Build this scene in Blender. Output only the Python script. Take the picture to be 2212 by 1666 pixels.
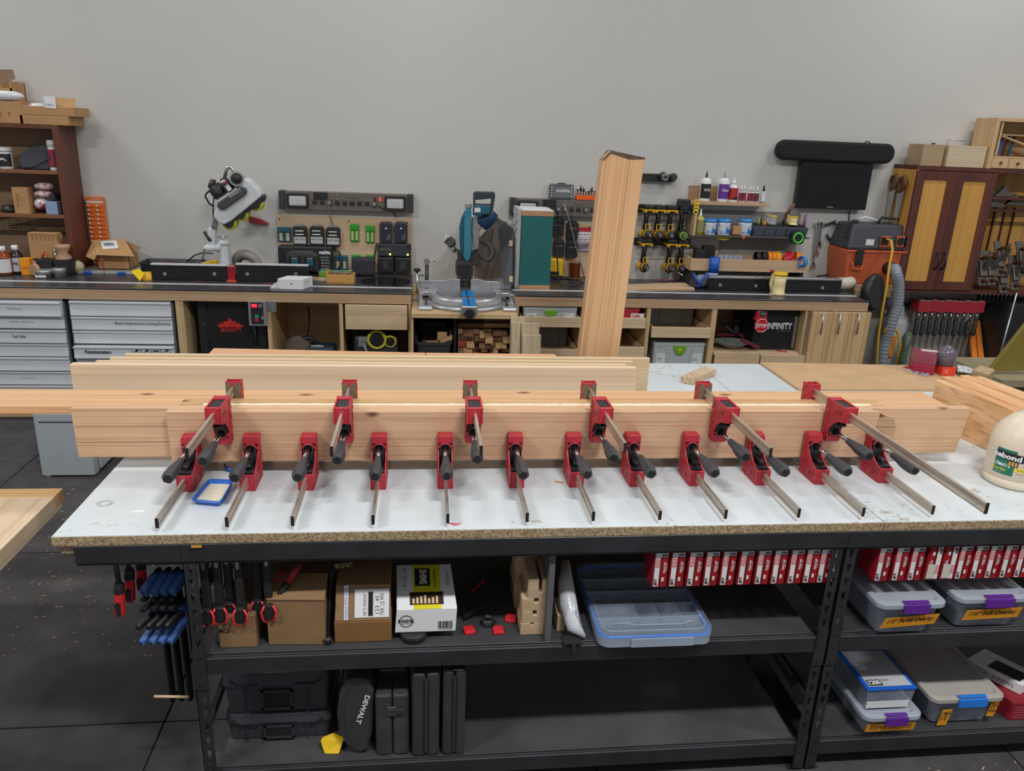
import bpy,bmesh,math,random
from mathutils import Vector,Matrix
random.seed(7)
for o in list(bpy.data.objects): bpy.data.objects.remove(o)
SC=bpy.context.scene;COL=SC.collection
R_=math.radians
# ---------------------------------------------------------------- camera
CAMH=2.06
FPX=1667.0
def _cam_axes(p,y,r):
    cy,sy,cp,sp,cr,sr=math.cos(y),math.sin(y),math.cos(p),math.sin(p),math.cos(r),math.sin(r)
    F=Vector((sy*cp,cy*cp,-sp));rt=Vector((cy,-sy,0));up=rt.cross(F)
    return cr*rt+sr*up,-sr*rt+cr*up,F
CR,CU,CF=_cam_axes(R_(17.97),R_(6.89),R_(2.35))
cam=bpy.data.cameras.new('camera');cam.sensor_width=36;cam.lens=FPX/2212*36;cam.clip_start=.02
camo=bpy.data.objects.new('camera',cam);COL.objects.link(camo)
m=Matrix((CR,CU,-CF)).transposed().to_4x4();m.translation=(0,0,CAMH);camo.matrix_world=m
SC.camera=camo
# ---------------------------------------------------------------- light
SC.view_settings.view_transform='Standard';SC.view_settings.look='None'
SC.view_settings.exposure=0.0;SC.view_settings.gamma=1;SC.view_settings.use_curve_mapping=False
W=bpy.data.worlds.new('world');SC.world=W;W.use_nodes=True
W.node_tree.nodes['Background'].inputs[0].default_value=(.93,.96,1,1)
W.node_tree.nodes['Background'].inputs[1].default_value=.31
def area(x,y,z,sx,sy,power,colr=(1,.985,.955)):
    l=bpy.data.lights.new('ceiling_lamp','AREA');l.shape='RECTANGLE';l.size=sx;l.size_y=sy;l.energy=power;l.color=colr
    o=bpy.data.objects.new('ceiling_lamp',l);COL.objects.link(o);o.location=(x,y,z);return o
for lx,ly,pw in ((-4.9,5.0,74),(-.3,4.7,42),(4.6,4.8,56),(-3.6,-.2,160),(1.2,-.2,178),(6.,-.2,145)):
    area(lx,ly,5.2,1.2,.3,pw)
# ---------------------------------------------------------------- pixel helpers (frame 2212 x 1666) -> world points
def ray(px,py): return CR*((px-1106)/FPX) - CU*((py-833)/FPX) + CF
def PY(px,py,Y): d=ray(px,py);d=d*(Y/d.y);return Vector((d.x,d.y,d.z+CAMH))
def PZ(px,py,Z): d=ray(px,py);d=d*((Z-CAMH)/d.z);return Vector((d.x,d.y,Z))
def fb(x0,y0,x1,y1,Y):
    """X0, X1, Z0, Z1 of a front rectangle standing at depth Y"""
    xm,ym=(x0+x1)/2,(y0+y1)/2
    return PY(x0,ym,Y).x,PY(x1,ym,Y).x,PY(xm,y1,Y).z,PY(xm,y0,Y).z
# ---------------------------------------------------------------- materials
def lin(c): c /= 255;return c/12.92 if c <= .04045 else ((c+.055)/1.055)**2.4
def C(r,g,b): return (lin(r),lin(g),lin(b),1)
MATS={}
def N(nt,t,**k):
    n=nt.nodes.new(t)
    for a,v in k.items():
        if a.startswith('i_'):
            n.inputs[a[2:].replace('_',' ')].default_value=v
        else: setattr(n,a,v)
    return n
def mat(name,rgb,rough=.5,metal=0,var=.06,vs=6,bump=0,bs=60,spec=None,trans=0,alpha=1,emit=0,stretch=None,coat=0,rgb2=None,sharp=None):
    """procedural: base colour with a soft noise variation (or a second colour in patches), optional bump"""
    if name in MATS: return MATS[name]
    M=bpy.data.materials.new(name);M.use_nodes=True;nt=M.node_tree;b=nt.nodes['Principled BSDF']
    tc=N(nt,'ShaderNodeTexCoord');mp=N(nt,'ShaderNodeMapping');nt.links.new(tc.outputs['Object'],mp.inputs[0])
    if stretch: mp.inputs['Scale'].default_value=stretch
    no=N(nt,'ShaderNodeTexNoise',i_Scale=vs,i_Detail=5.0);nt.links.new(mp.outputs[0],no.inputs['Vector'])
    cr=N(nt,'ShaderNodeValToRGB');nt.links.new(no.outputs[0],cr.inputs[0])
    c=C(*rgb);k=1-var;k2=1+var
    c2=C(*rgb2) if rgb2 else tuple(min(1,v*k2) for v in c[:3])+(1,)
    cr.color_ramp.elements[0].color=tuple(v*k for v in c[:3])+(1,) if not rgb2 else c
    cr.color_ramp.elements[1].color=c2
    lo,hi=sharp or (.3,.7)
    cr.color_ramp.elements[0].position=lo;cr.color_ramp.elements[1].position=hi
    nt.links.new(cr.outputs[0],b.inputs['Base Color'])
    b.inputs['Roughness'].default_value=rough;b.inputs['Metallic'].default_value=metal
    b.inputs['Transmission Weight'].default_value=trans;b.inputs['Alpha'].default_value=alpha
    b.inputs['Coat Weight'].default_value=coat
    if spec is not None: b.inputs['Specular IOR Level'].default_value=spec
    if emit: nt.links.new(cr.outputs[0],b.inputs['Emission Color']);b.inputs['Emission Strength'].default_value=emit
    if bump:
        n2=N(nt,'ShaderNodeTexNoise',i_Scale=bs,i_Detail=3.0);nt.links.new(mp.outputs[0],n2.inputs['Vector'])
        bp=N(nt,'ShaderNodeBump',i_Strength=bump,i_Distance=.002);nt.links.new(n2.outputs[0],bp.inputs['Height']);nt.links.new(bp.outputs[0],b.inputs['Normal'])
    MATS[name]=M;return M
def wood(name,c1,c2,axis=0,sc=1.0,rough=.55,knots=0,dark=None,seed=0.0,contrast=(.32,.68),line=.35):
    """stretched-noise grain along axis, darker thin growth lines, sparse dark knots"""
    if name in MATS: return MATS[name]
    M=bpy.data.materials.new(name);M.use_nodes=True;nt=M.node_tree;b=nt.nodes['Principled BSDF'];L=nt.links.new
    tc=N(nt,'ShaderNodeTexCoord');mp=N(nt,'ShaderNodeMapping');L(tc.outputs['Object'],mp.inputs[0])
    s=[9*sc]*3;s[axis]=.3*sc;mp.inputs['Scale'].default_value=s;mp.inputs['Location'].default_value=(seed,seed*1.7,seed*.6)
    no=N(nt,'ShaderNodeTexNoise',i_Scale=1.6,i_Detail=3.0,i_Distortion=.12);L(mp.outputs[0],no.inputs['Vector'])
    cr=N(nt,'ShaderNodeValToRGB');L(no.outputs[0],cr.inputs[0])
    cr.color_ramp.elements[0].color=C(*c2);cr.color_ramp.elements[1].color=C(*c1)
    cr.color_ramp.elements[0].position,cr.color_ramp.elements[1].position=contrast
    mp2=N(nt,'ShaderNodeMapping');L(tc.outputs['Object'],mp2.inputs[0])
    s=[60*sc]*3;s[axis]=.35*sc;mp2.inputs['Scale'].default_value=s
    n2=N(nt,'ShaderNodeTexNoise',i_Scale=1.5,i_Detail=2.0,i_Distortion=0.0);L(mp2.outputs[0],n2.inputs['Vector'])
    r2=N(nt,'ShaderNodeValToRGB');L(n2.outputs[0],r2.inputs[0])
    r2.color_ramp.elements[0].position=.36;r2.color_ramp.elements[1].position=.52
    v=1-line;r2.color_ramp.elements[0].color=(v,v*.93,v*.86,1);r2.color_ramp.elements[1].color=(1,1,1,1)
    mx=N(nt,'ShaderNodeMix',data_type='RGBA',blend_type='MULTIPLY');mx.inputs[0].default_value=1
    L(cr.outputs[0],mx.inputs[6]);L(r2.outputs[0],mx.inputs[7]);out=mx.outputs[2]
    if knots:
        mp3=N(nt,'ShaderNodeMapping');sx_=N(nt,'ShaderNodeSeparateXYZ');L(tc.outputs['Object'],sx_.inputs[0]);ad=N(nt,'ShaderNodeMath',operation='ADD');o2=[k for k in (0,1,2) if k != axis];L(sx_.outputs[o2[0]],ad.inputs[0]);L(sx_.outputs[o2[1]],ad.inputs[1]);cx_=N(nt,'ShaderNodeCombineXYZ');L(sx_.outputs[axis],cx_.inputs[0]);L(ad.outputs[0],cx_.inputs[1]);L(cx_.outputs[0],mp3.inputs[0])
        s=(.45,1,1);mp3.inputs['Scale'].default_value=s;mp3.inputs['Location'].default_value=(seed*2.3,seed,seed*3.1)
        vo=N(nt,'ShaderNodeTexVoronoi',i_Scale=knots,voronoi_dimensions='2D');L(mp3.outputs[0],vo.inputs['Vector'])
        r3=N(nt,'ShaderNodeValToRGB');L(vo.outputs['Distance'],r3.inputs[0])
        r3.color_ramp.elements[0].position=.012;r3.color_ramp.elements[1].position=.04
        d=C(*(dark or (96,62,36)));r3.color_ramp.elements[0].color=d;r3.color_ramp.elements[1].color=(1,1,1,1)
        m2=N(nt,'ShaderNodeMix',data_type='RGBA',blend_type='MULTIPLY');m2.inputs[0].default_value=.85
        L(out,m2.inputs[6]);L(r3.outputs[0],m2.inputs[7]);out=m2.outputs[2]
    L(out,b.inputs['Base Color']);b.inputs['Roughness'].default_value=rough
    bp=N(nt,'ShaderNodeBump',i_Strength=.12,i_Distance=.001);L(n2.outputs[0],bp.inputs['Height']);L(bp.outputs[0],b.inputs['Normal'])
    MATS[name]=M;return M
# ---------------------------------------------------------------- mesh helper
class MB:
    def __init__(s): s.bm=bmesh.new();s.smooth=[]
    def face(s,pts):
        return s.bm.faces.new([s.bm.verts.new(p) for p in pts])
    def hexa(s,p):
        """8 points: bottom ring 0-3, top ring 4-7"""
        v=[s.bm.verts.new(q) for q in p]
        for f in ((3,2,1,0),(4,5,6,7),(0,1,5,4),(1,2,6,5),(2,3,7,6),(3,0,4,7)): s.bm.faces.new([v[i] for i in f])
        return s
    def box(s,x0,x1,y0,y1,z0,z1):
        return s.hexa([(x0,y0,z0),(x1,y0,z0),(x1,y1,z0),(x0,y1,z0),(x0,y0,z1),(x1,y0,z1),(x1,y1,z1),(x0,y1,z1)])
    def slab(s,o,u,v,t):
        """parallelogram o,u,v thickened by vector t"""
        o,u,v,t=map(Vector,(o,u,v,t))
        return s.hexa([o,o+u,o+u+v,o+v,o+t,o+u+t,o+u+v+t,o+v+t])
    def prism(s,poly,d,holes=None):
        """3-D polygon extruded along vector d"""
        d=Vector(d);a=[s.bm.verts.new(p) for p in poly];b=[s.bm.verts.new(Vector(p)+d) for p in poly];n=len(a)
        s.bm.faces.new(a[::-1]);s.bm.faces.new(b)
        for i in range(n): s.bm.faces.new((a[i],a[(i+1) % n],b[(i+1) % n],b[i]))
        return s
    def rings(s,rings,close=False,caps=True,smooth=True):
        rs=[[s.bm.verts.new(p) for p in r] for r in rings];n=len(rs[0]);m=len(rs)
        for i in range(m if close else m-1):
            a,b=rs[i],rs[(i+1) % m]
            for j in range(n):
                f=s.bm.faces.new((a[j],a[(j+1) % n],b[(j+1) % n],b[j]));f.smooth=smooth
        if caps and not close:
            s.bm.faces.new(rs[0][::-1]);s.bm.faces.new(rs[-1])
        return s
    def cyl(s,p0,p1,r0,r1=None,n=16,caps=True,smooth=True):
        return s.lathe(p0,p1,[(0,r0),(1,r0 if r1 is None else r1)],n,caps,smooth)
    def lathe(s,p0,p1,prof,n=20,caps=True,smooth=True,ph=0,sx=1,sy=1):
        """profile [(t along p0->p1, radius)]"""
        p0,p1=Vector(p0),Vector(p1);d=(p1-p0);L=d.normalized()
        a=Vector((1,0,0)) if abs(L.x) < .7 else Vector((0,0,1))
        u=(a - L*a.dot(L)).normalized();w=L.cross(u)
        return s.rings([[p0+d*t+(u*math.cos(2*math.pi*j/n+ph)*sx+w*math.sin(2*math.pi*j/n+ph)*sy)*max(r,1e-5) for j in range(n)] for t,r in prof],caps=caps,smooth=smooth)
    def tube(s,pts,r,n=8,caps=True,close=False,rfun=None):
        pts=[Vector(p) for p in pts];rs=[];m=len(pts);u=None
        for i,p in enumerate(pts):
            a=pts[i-1] if (i or close) else p;b=pts[(i+1) % m] if (i < m-1 or close) else p
            t=(b-a).normalized()
            if u is None: u=(Vector((0,0,1)) if abs(t.z) < .8 else Vector((1,0,0)))
            u=(u - t*u.dot(t)).normalized();w=t.cross(u);rr=rfun(i) if rfun else r
            rs.append([p+(u*math.cos(2*math.pi*j/n)+w*math.sin(2*math.pi*j/n))*rr for j in range(n)])
        return s.rings(rs,close=close,caps=caps)
    def ball(s,c,r,n=12,sc=(1,1,1)):
        c=Vector(c);k=n//2
        return s.rings([[c+Vector((math.cos(2*math.pi*j/n)*math.sin(math.pi*i/k)*r*sc[0],math.sin(2*math.pi*j/n)*math.sin(math.pi*i/k)*r*sc[1],-math.cos(math.pi*i/k)*r*sc[2])) for j in range(n)] for i in range(1,k)])
    def build(s,name,m,parent=None,bevel=0,seg=2,solid=0,sub=0,world=True,label=None):
        bm=s.bm;bmesh.ops.recalc_face_normals(bm,faces=bm.faces)
        if parent is not None:
            off=Vector((0,0,0));q=parent
            while q is not None: off += q.location;q=q.parent
        else:
            lo=[min(v.co[i] for v in bm.verts) for i in range(3)];hi=[max(v.co[i] for v in bm.verts) for i in range(3)]
            off=Vector(((lo[0]+hi[0])/2,(lo[1]+hi[1])/2,lo[2]))
        for v in bm.verts: v.co -= off
        me=bpy.data.meshes.new(name);bm.to_mesh(me);bm.free();me.materials.append(m)
        o=bpy.data.objects.new(name,me);COL.objects.link(o)
        if parent is not None: o.parent=parent
        else: o.location=off
        if solid: q=o.modifiers.new('solid','SOLIDIFY');q.thickness=solid;q.offset=0
        if bevel:
            q=o.modifiers.new('bevel','BEVEL');q.width=bevel;q.segments=seg;q.limit_method='ANGLE';q.angle_limit=R_(40)
            q.use_clamp_overlap=True
        if sub: q=o.modifiers.new('sub','SUBSURF');q.levels=sub;q.render_levels=sub
        if label: o['label']=label
        return o
def tag(o,label=None,cat=None,group=None,kind=None):
    for k,v in (('label',label),('category',cat),('group',group),('kind',kind)):
        if v: o[k]=v
    return o
def thing(name,label,cat,loc=(0,0,0),group=None):
    o=bpy.data.objects.new(name,None);COL.objects.link(o);o.location=loc;o.empty_display_size=.05
    return tag(o,label,cat,group)
def dup(src,loc=None,rot=None,label=None,group=None,skip=()):
    def cp(o,par):
        c=o.copy();COL.objects.link(c);c.parent=par
        for ch in list(o.children):
            if ch.name.split('.')[0] not in skip: cp(ch,c)
        return c
    r=cp(src,None)
    if loc is not None: r.location=loc
    if rot is not None: r.rotation_euler=rot
    if label: r['label']=label
    if group: r['group']=group
    return r
def place(first,spots,group=None):
    """spots: (loc, rot, label); the prototype itself takes the first"""
    out=[]
    for i,(l,r,lab) in enumerate(spots):
        if i: out.append(dup(first,l,r,lab,group))
    l,r,lab=spots[0];first.location=l
    if r is not None: first.rotation_euler=r
    first['label']=lab
    if group: first['group']=group
    return [first]+out
_txt={}
def letter(s,o,u,v,m,parent,name='lettering',off=.0006,th=.0004,label=None,bold=0):
    """text stretched into the parallelogram o (lower left), u (width), v (height), standing just proud of it"""
    o,u,v=Vector(o),Vector(u),Vector(v)
    key=(s,bold)
    if key not in _txt:
        cu=bpy.data.curves.new('t','FONT');cu.body=s;cu.size=1;cu.resolution_u=2;cu.offset=.02*bold
        to=bpy.data.objects.new('t',cu);COL.objects.link(to);bpy.context.view_layer.update()
        me=bpy.data.meshes.new_from_object(to.evaluated_get(bpy.context.evaluated_depsgraph_get()))
        vs=[w.co.copy() for w in me.vertices];fs=[tuple(p.vertices) for p in me.polygons]
        bpy.data.objects.remove(to);bpy.data.curves.remove(cu);bpy.data.meshes.remove(me)
        x0,x1=min(w.x for w in vs),max(w.x for w in vs);y0,y1=min(w.y for w in vs),max(w.y for w in vs)
        _txt[key]=([((w.x-x0)/(x1-x0),(w.y-y0)/max(1e-6,y1-y0)) for w in vs],fs)
    pts,fs=_txt[key];n=u.cross(v).normalized();mb=MB()
    vv=[mb.bm.verts.new(o+u*a+v*b+n*(off+th)) for a,b in pts]
    for f in fs:
        try: mb.bm.faces.new([vv[i] for i in f])
        except ValueError: pass
    # keep orientation along n
    ob=mb.build(name,m,parent,label=label)
    return ob
def plate(o,u,v,th,m,name,parent,off=.0003,label=None,bevel=0):
    o,u,v=Vector(o),Vector(u),Vector(v);n=u.cross(v).normalized();mb=MB()
    mb.slab(o+n*off,u,v,n*th);return mb.build(name,m,parent,label=label,bevel=bevel)
def barcode(o,u,v,m,parent,n=16,name='barcode',off=.0006):
    o,u,v=Vector(o),Vector(u),Vector(v);nn=u.cross(v).normalized()*off;mb=MB();r=random.Random(n);t=0
    while t < .97:
        w=r.choice((.012,.02,.035));mb.slab(o+nn+u*t,u*w,v,nn*.5);t += w+r.choice((.015,.03,.04))
    return mb.build(name,m,parent)
X3,Y3,Z3=Vector((1,0,0)),Vector((0,1,0)),Vector((0,0,1))
def rbox(mb,x0,x1,y0,y1,z0,z1,r,n=5,taper=0):
    """box with rounded vertical corners; taper shrinks the bottom"""
    rings=[]
    for z,k in ((z0,taper),(z1,0)):
        ring=[]
        for cx,cy,a0 in ((x1-r-k,y1-r-k,0),(x0+r+k,y1-r-k,90),(x0+r+k,y0+r+k,180),(x1-r-k,y0+r+k,270)):
            for j in range(n+1):
                a=R_(a0+90*j/n);ring.append((cx+r*math.cos(a),cy+r*math.sin(a),z))
        rings.append(ring)
    return mb.rings(rings,smooth=False)
def rpoly(x0,x1,z0,z1,r,n=5):
    """rounded rectangle outline in x,z"""
    out=[]
    for cx,cz,a0 in ((x1-r,z1-r,0),(x0+r,z1-r,90),(x0+r,z0+r,180),(x1-r,z0+r,270)):
        for j in range(n+1): a=R_(a0+90*j/n);out.append((cx+r*math.cos(a),cz+r*math.sin(a)))
    return out
def fprism(mb,pts,y0,y1): return mb.prism([(x,y0,z) for x,z in pts],(0,y1-y0,0))
# ---------------------------------------------------------------- shared materials
BLACK=mat('black_plastic',(34,34,37),.45,var=.12)
DARK=mat('dark_grey_plastic',(52,53,57),.5,var=.1)
STEELBLK=mat('black_powder_coated_steel',(44,45,49),.42,var=.25,vs=9,bump=.1,bs=200,metal=.1)
CHROME=mat('bright_steel',(190,190,188),.25,1,var=.1,vs=30)
NICKEL=mat('nickel_plated_bar',(196,188,174),.34,.75,var=.25,vs=40,stretch=(1,.15,1))
RED=mat('red_clamp_plastic',(178,44,58),.42,var=.1,bump=.1,bs=300)
WHITE=mat('white_plastic',(222,224,226),.4,var=.03)
PAPER=mat('white_label_paper',(214,216,218),.6,var=.03)
INK=mat('black_ink',(24,24,26),.6,var=.02)
GREYPL=mat('grey_plastic',(128,130,134),.5)
CARD=mat('cardboard',(176,136,92),.8,var=.08,vs=12,bump=.1)
CARDD=mat('cardboard_inside',(150,112,74),.85,var=.1)
ALU=mat('brushed_aluminium',(186,188,192),.35,.9,var=.08,vs=60)
YELLOW=mat('yellow_plastic',(232,186,16),.45)
BLUE=mat('blue_plastic',(30,92,186),.45)
CLEAR=mat('clear_plastic',(226,232,238),.12,alpha=.26,var=.02)
FROST=mat('frosted_plastic',(190,200,212),.3,alpha=.55,var=.04)
PLY=wood('birch_plywood',(226,200,166),(206,174,138),0,.7,line=.12)
# ================================================================ SETTING
T=.96      # height of the work table
WY=6.3     # wall plane
wallm=mat('painted_wall',(196,195,191),.85,var=.035,vs=.7,bump=.06,bs=90)
mb=MB().box(-7,9,WY,WY+.2,0,6.2);tag(mb.build('wall_back',wallm),kind='structure')
mb=MB().box(-7,9,-4,WY,-.12,-.008);fl=mb.build('floor',mat('dark_subfloor',(20,20,20),.9));tag(fl,kind='structure')
rub=mat('black_rubber_mat',(64,61,62),.8,var=.3,vs=7,bump=.5,bs=180)
proto=None
for i in range(10):
    for j in range(-3,6):
        x=-7+i*1.52;y=-.05+(j)*1.22
        if y > WY-.1: continue
        if y+1.216 > WY: continue
        if proto is None:
            me=MB().box(0,1.514,0,1.214,-.008,0).build('rubber_mat',rub,fl,bevel=.002,seg=1);proto=me
            base=me.location.copy()
        o=proto if (i == 0 and j == -3) else proto.copy()
        if o is not proto: COL.objects.link(o)
        o.parent=fl;o.location=Vector((x,y,0)) - Vector((0,0,0)) - fl.location + (Vector((0,0,0)) + fl.location*1.0)*0 + Vector((0,0,0))
        # mesh was made relative to the floor origin: put the copy back by its own offset
        o.location=Vector((x,y,0))
# sawdust and chips scattered on the mats
mb=MB();rr=random.Random(3)
for k in range(1500):
    x,y=(rr.uniform(-1.36,-.7),rr.uniform(1.3,1.98)) if k < 300 else ((rr.uniform(-2.4,-.8),rr.uniform(2.75,4.35)) if k < 900 else (rr.uniform(.9,3.4),rr.uniform(1.6,1.99)))
    a=rr.uniform(0,6.28);l=rr.choice((.003,.004,.006,.012,.02));w=rr.uniform(.001,.003)
    u=Vector((math.cos(a),math.sin(a),0))*l;v=Vector((-math.sin(a),math.cos(a),0))*w
    mb.slab((x,y,.0005),u,v,(0,0,.0012))
tag(mb.build('wood_chips',mat('pale_wood_chips',(196,178,152),.8,var=.3,vs=40)),'pale sawdust chips and splinters scattered over the black floor mats','chips',kind='stuff')

# ================================================================ MAIN TABLE TOP
melam=mat('white_melamine',(203,211,216),.24,var=.03,vs=3)
nt=melam.node_tree;b=nt.nodes['Principled BSDF']   # scuffs and glue stains
tc=N(nt,'ShaderNodeTexCoord')
n1=N(nt,'ShaderNodeTexNoise',i_Scale=26.0,i_Detail=8.0,i_Distortion=1.5);nt.links.new(tc.outputs['Object'],n1.inputs['Vector'])
n0=N(nt,'ShaderNodeTexNoise',i_Scale=2.2,i_Detail=2.0);nt.links.new(tc.outputs['Object'],n0.inputs['Vector'])
mu=N(nt,'ShaderNodeMath',operation='MULTIPLY');nt.links.new(n1.outputs[0],mu.inputs[0]);nt.links.new(n0.outputs[0],mu.inputs[1])
r1=N(nt,'ShaderNodeValToRGB');nt.links.new(mu.outputs[0],r1.inputs[0])
r1.color_ramp.elements[0].position=.35;r1.color_ramp.elements[0].color=(1,1,1,1);r1.color_ramp.elements[1].position=.42;r1.color_ramp.elements[1].color=C(205,182,158)
mm=N(nt,'ShaderNodeMix',data_type='RGBA',blend_type='MULTIPLY');mm.inputs[0].default_value=.8
src=b.inputs['Base Color'].links[0].from_socket;nt.links.new(src,mm.inputs[6]);nt.links.new(r1.outputs[0],mm.inputs[7]);nt.links.new(mm.outputs[2],b.inputs['Base Color'])
nt.links.new(N(nt,'ShaderNodeMapRange').outputs[0],b.inputs['Roughness']) if False else None
osb=mat('raw_particle_board_edge',(122,102,76),.9,var=.35,vs=140,bump=.9,bs=260,rgb2=(182,160,128),sharp=(.35,.62))
TT=.028
tbl=thing('work_table','long white melamine work table top with raw particle board edge','table',(0.2,2.9,T-TT))
def sheet(x0,x1,y0,y1):
    MB().box(x0,x1,y0+.0015,y1,T-.0016,T).build('melamine_face',melam,tbl)
    mb=MB();n=int((x1-x0)/.006);r=random.Random(int(x0*100))       # core with a slightly ragged front edge
    top,bot=[],[]
    a=[mb.bm.verts.new((x0+(x1-x0)*i/n,y0-r.uniform(0,.0022),T-.0017)) for i in range(n+1)]
    c=[mb.bm.verts.new((x0+(x1-x0)*i/n,y0-r.uniform(0,.0022),T-TT)) for i in range(n+1)]
    for i in range(n): mb.bm.faces.new((a[i],a[i+1],c[i+1],c[i]))
    d=[mb.bm.verts.new((x0,y1,T-.0017)),mb.bm.verts.new((x1,y1,T-.0017)),mb.bm.verts.new((x1,y1,T-TT)),mb.bm.verts.new((x0,y1,T-TT))]
    mb.bm.faces.new(d);mb.bm.faces.new((a[0],c[0],d[3],d[0]));mb.bm.faces.new((a[n],d[1],d[2],c[n]))
    mb.bm.faces.new(a+[d[1],d[0]]);mb.bm.faces.new(c+[d[2],d[3]])
    mb.build('particle_board_core',osb,tbl)
sheet(-1.015,1.424,2.01,3.22);sheet(1.427,3.3,2.01,3.22)
sheet(-1.015,1.424,3.223,3.75);sheet(1.427,2.66,3.223,3.75)
MB().box(-1.0,-.965,2.022,2.6,T-TT-.03,T-TT-.0005).build('packing_strip',osb,tbl)
# glue puddles, tape and marks lying on the table
mb=MB();r=random.Random(5)
for cx,cy,rx,rz in ((PZ(226,1088,T).x,PZ(226,1088,T).y,.023,.02),):
    for k in range(3):
        mb.tube([(cx+(rx-.004*k)*math.cos(a/24*6.283)+r.uniform(-.001,.001),cy+(rz-.004*k)*math.sin(a/24*6.283),T+.0009) for a in range(24)],.0009,5,close=True)
tag(mb.build('glue_ring',mat('dried_clear_glue',(198,198,192),.2)),'dried round glue blob near the left edge of the white table','glue')
p=PZ(298,1104,T);mb=MB().tube([(p.x+.024*math.cos(a/12*3.3+.1),p.y+.016*math.sin(a/12*3.3),T+.001) for a in range(13)],.0012,5)
mb.slab((p.x-.02,p.y-.012,T+.0002),(.04,0,0),(0,.018,0),(0,0,.0006))
tag(mb.build('glue_drip',WHITE),'small white crescent of dried glue right of the round glue blob','glue')
p=PZ(982,1133,T);mb=MB().tube([(p.x-.018+.036*t/6,p.y+.004*math.sin(t*1.3),T+.0015) for t in range(7)],.0028,6,rfun=lambda i: .001+.0026*math.sin(i/6*3.1))
tag(mb.build('tape_scrap',mat('pink_tape',(226,96,112),.5)),'crumpled pink scrap of tape near the front edge of the table','scrap')
p=PZ(1206,1042,T);tag(MB().slab((p.x-.012,p.y,T+.0003),(.024,-.012,0),(.004,.006,0),(0,0,.003)).build('wood_splinter',CARD),'thin brown wood splinter on the white table behind the clamps','splinter')
for k,(px,py) in enumerate(((895,1088),(905,1090),(920,1092),(845,1130),(868,1132))): pass

# ================================================================ STEEL RACKS UNDER THE TABLE
def post(par,x,y,z0,z1,flip=1,w=.038):
    """angle post: perforated front flange and a side flange with teardrop holes"""
    mb=MB();pitch=.0508;n=int((z1-z0)/pitch);t=.002
    for ax in (0,1):
        def q(a,b0,z):   # a = across, b0 = thickness
            return (x+flip*a,y+b0,z) if ax == 0 else (x+flip*b0,y+a,z)
        def seg(a0,a1,za,zb):
            p=[q(a0,0,za),q(a1,0,za),q(a1,t,za),q(a0,t,za),q(a0,0,zb),q(a1,0,zb),q(a1,t,zb),q(a0,t,zb)];mb.hexa(p)
        seg(0,w*.36,z0,z1);seg(w*.72,w,z0,z1)
        for k in range(n+1):
            zc=z0+k*pitch;seg(w*.36,w*.72,zc,min(z1,zc+pitch*.42))
            if k < n:   # slanted lower lip of each teardrop
                a=zc+pitch*.42;mb.prism([q(w*.36,0,a),q(w*.5,0,a),q(w*.36,0,a+pitch*.4)],Vector(q(0,t,0))-Vector(q(0,0,0)))
                mb.prism([q(w*.72,0,a),q(w*.6,0,a),q(w*.72,0,a+pitch*.4)],Vector(q(0,t,0))-Vector(q(0,0,0)))
    return mb.build('post',STEELBLK,par)
def beam(par,x0,x1,y,zt,h=.066):
    """stepped shelf beam: face, ledge and lip"""
    s=.016;mb=MB()
    prof=[(y,zt-h),(y,zt-.012),(y+.003,zt-.009),(y+.012,zt-.009),(y+.012,zt),(y+.015,zt),(y+.015,zt-h)]
    mb.prism([(x0,a,b) for a,b in prof],(x1-x0,0,0));ob=mb.build('beam',STEELBLK,par,bevel=.0012,seg=1)
    for x,sg in ((x0,1),(x1,-1)):
        mb=MB().prism([(x,y-.004,zt+.028),(x-sg*.036,y-.004,zt+.022),(x-sg*.036,y-.004,zt-h-.05),(x,y-.004,zt-h-.05)],(0,.003,0))
        for dz in (.0,-.05,-.1): mb.box(min(x-sg*.012,x-sg*.022),max(x-sg*.012,x-sg*.022),y-.0065,y-.004,zt+dz-.004,zt+dz+.006)
        mb.build('bracket',STEELBLK,par)
    return ob
def rack(x0,x1,label):
    r=thing('steel_shelving_rack',label,'shelving',((x0+x1)/2,2.3,0))
    y0,y1=2.014,2.62
    for x,f in ((x0,1),(x1,-1)):
        for y in (y0,y1-.04): post(r,x,y,.0,T-TT-.004,f)
        MB().box(min(x,x+f*.05),max(x,x+f*.05),y0,y0+.05,0,.004).build('foot_plate',STEELBLK,r)
        for z in (.25,.68): MB().box(min(x+f*.004,x+f*.02),max(x+f*.004,x+f*.02),y0+.04,y1-.04,z,z+.03).build('side_brace',STEELBLK,r)
    for zt in (.128,.552): 
        beam(r,x0+.037,x1-.037,y0-.001,zt);MB().box(x0+.037,x1-.037,y1-.015,y1,zt-.066,zt).build('beam',STEELBLK,r)
    MB().box(x0+.0,x1+.0065,y0-.006,y0+.008,T-TT-.058,T-TT-.002).box(x0,x1,y0-.002,y0+.03,T-TT-.066,T-TT-.06).build('top_beam',STEELBLK,r,bevel=.0015,seg=1)
    MB().box(x0,x1,y1-.015,y1,T-TT-.066,T-TT-.002).build('top_beam',STEELBLK,r)
    for zt in (.128,.552): MB().box(x0+.04,x1-.04,y0+.013,y1-.017,zt-.014,zt-.0085).build('shelf_board',mat('dusty_black_shelf',(60,61,64),.55,var=.3,vs=3,bump=.1,rgb2=(88,88,90),sharp=(.5,.9)),r)
    return r
rack(-.678,1.313,'left bay of the black steel rack under the white table');rack(1.320,3.27,'right bay of the black steel rack holding the lidded plastic bins')
MB_=MB().box(-.962,-.6785,2.008,2.022,T-TT-.058,T-TT-.002).box(-.962,-.6785,2.012,2.05,T-TT-.066,T-TT-.06)
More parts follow.
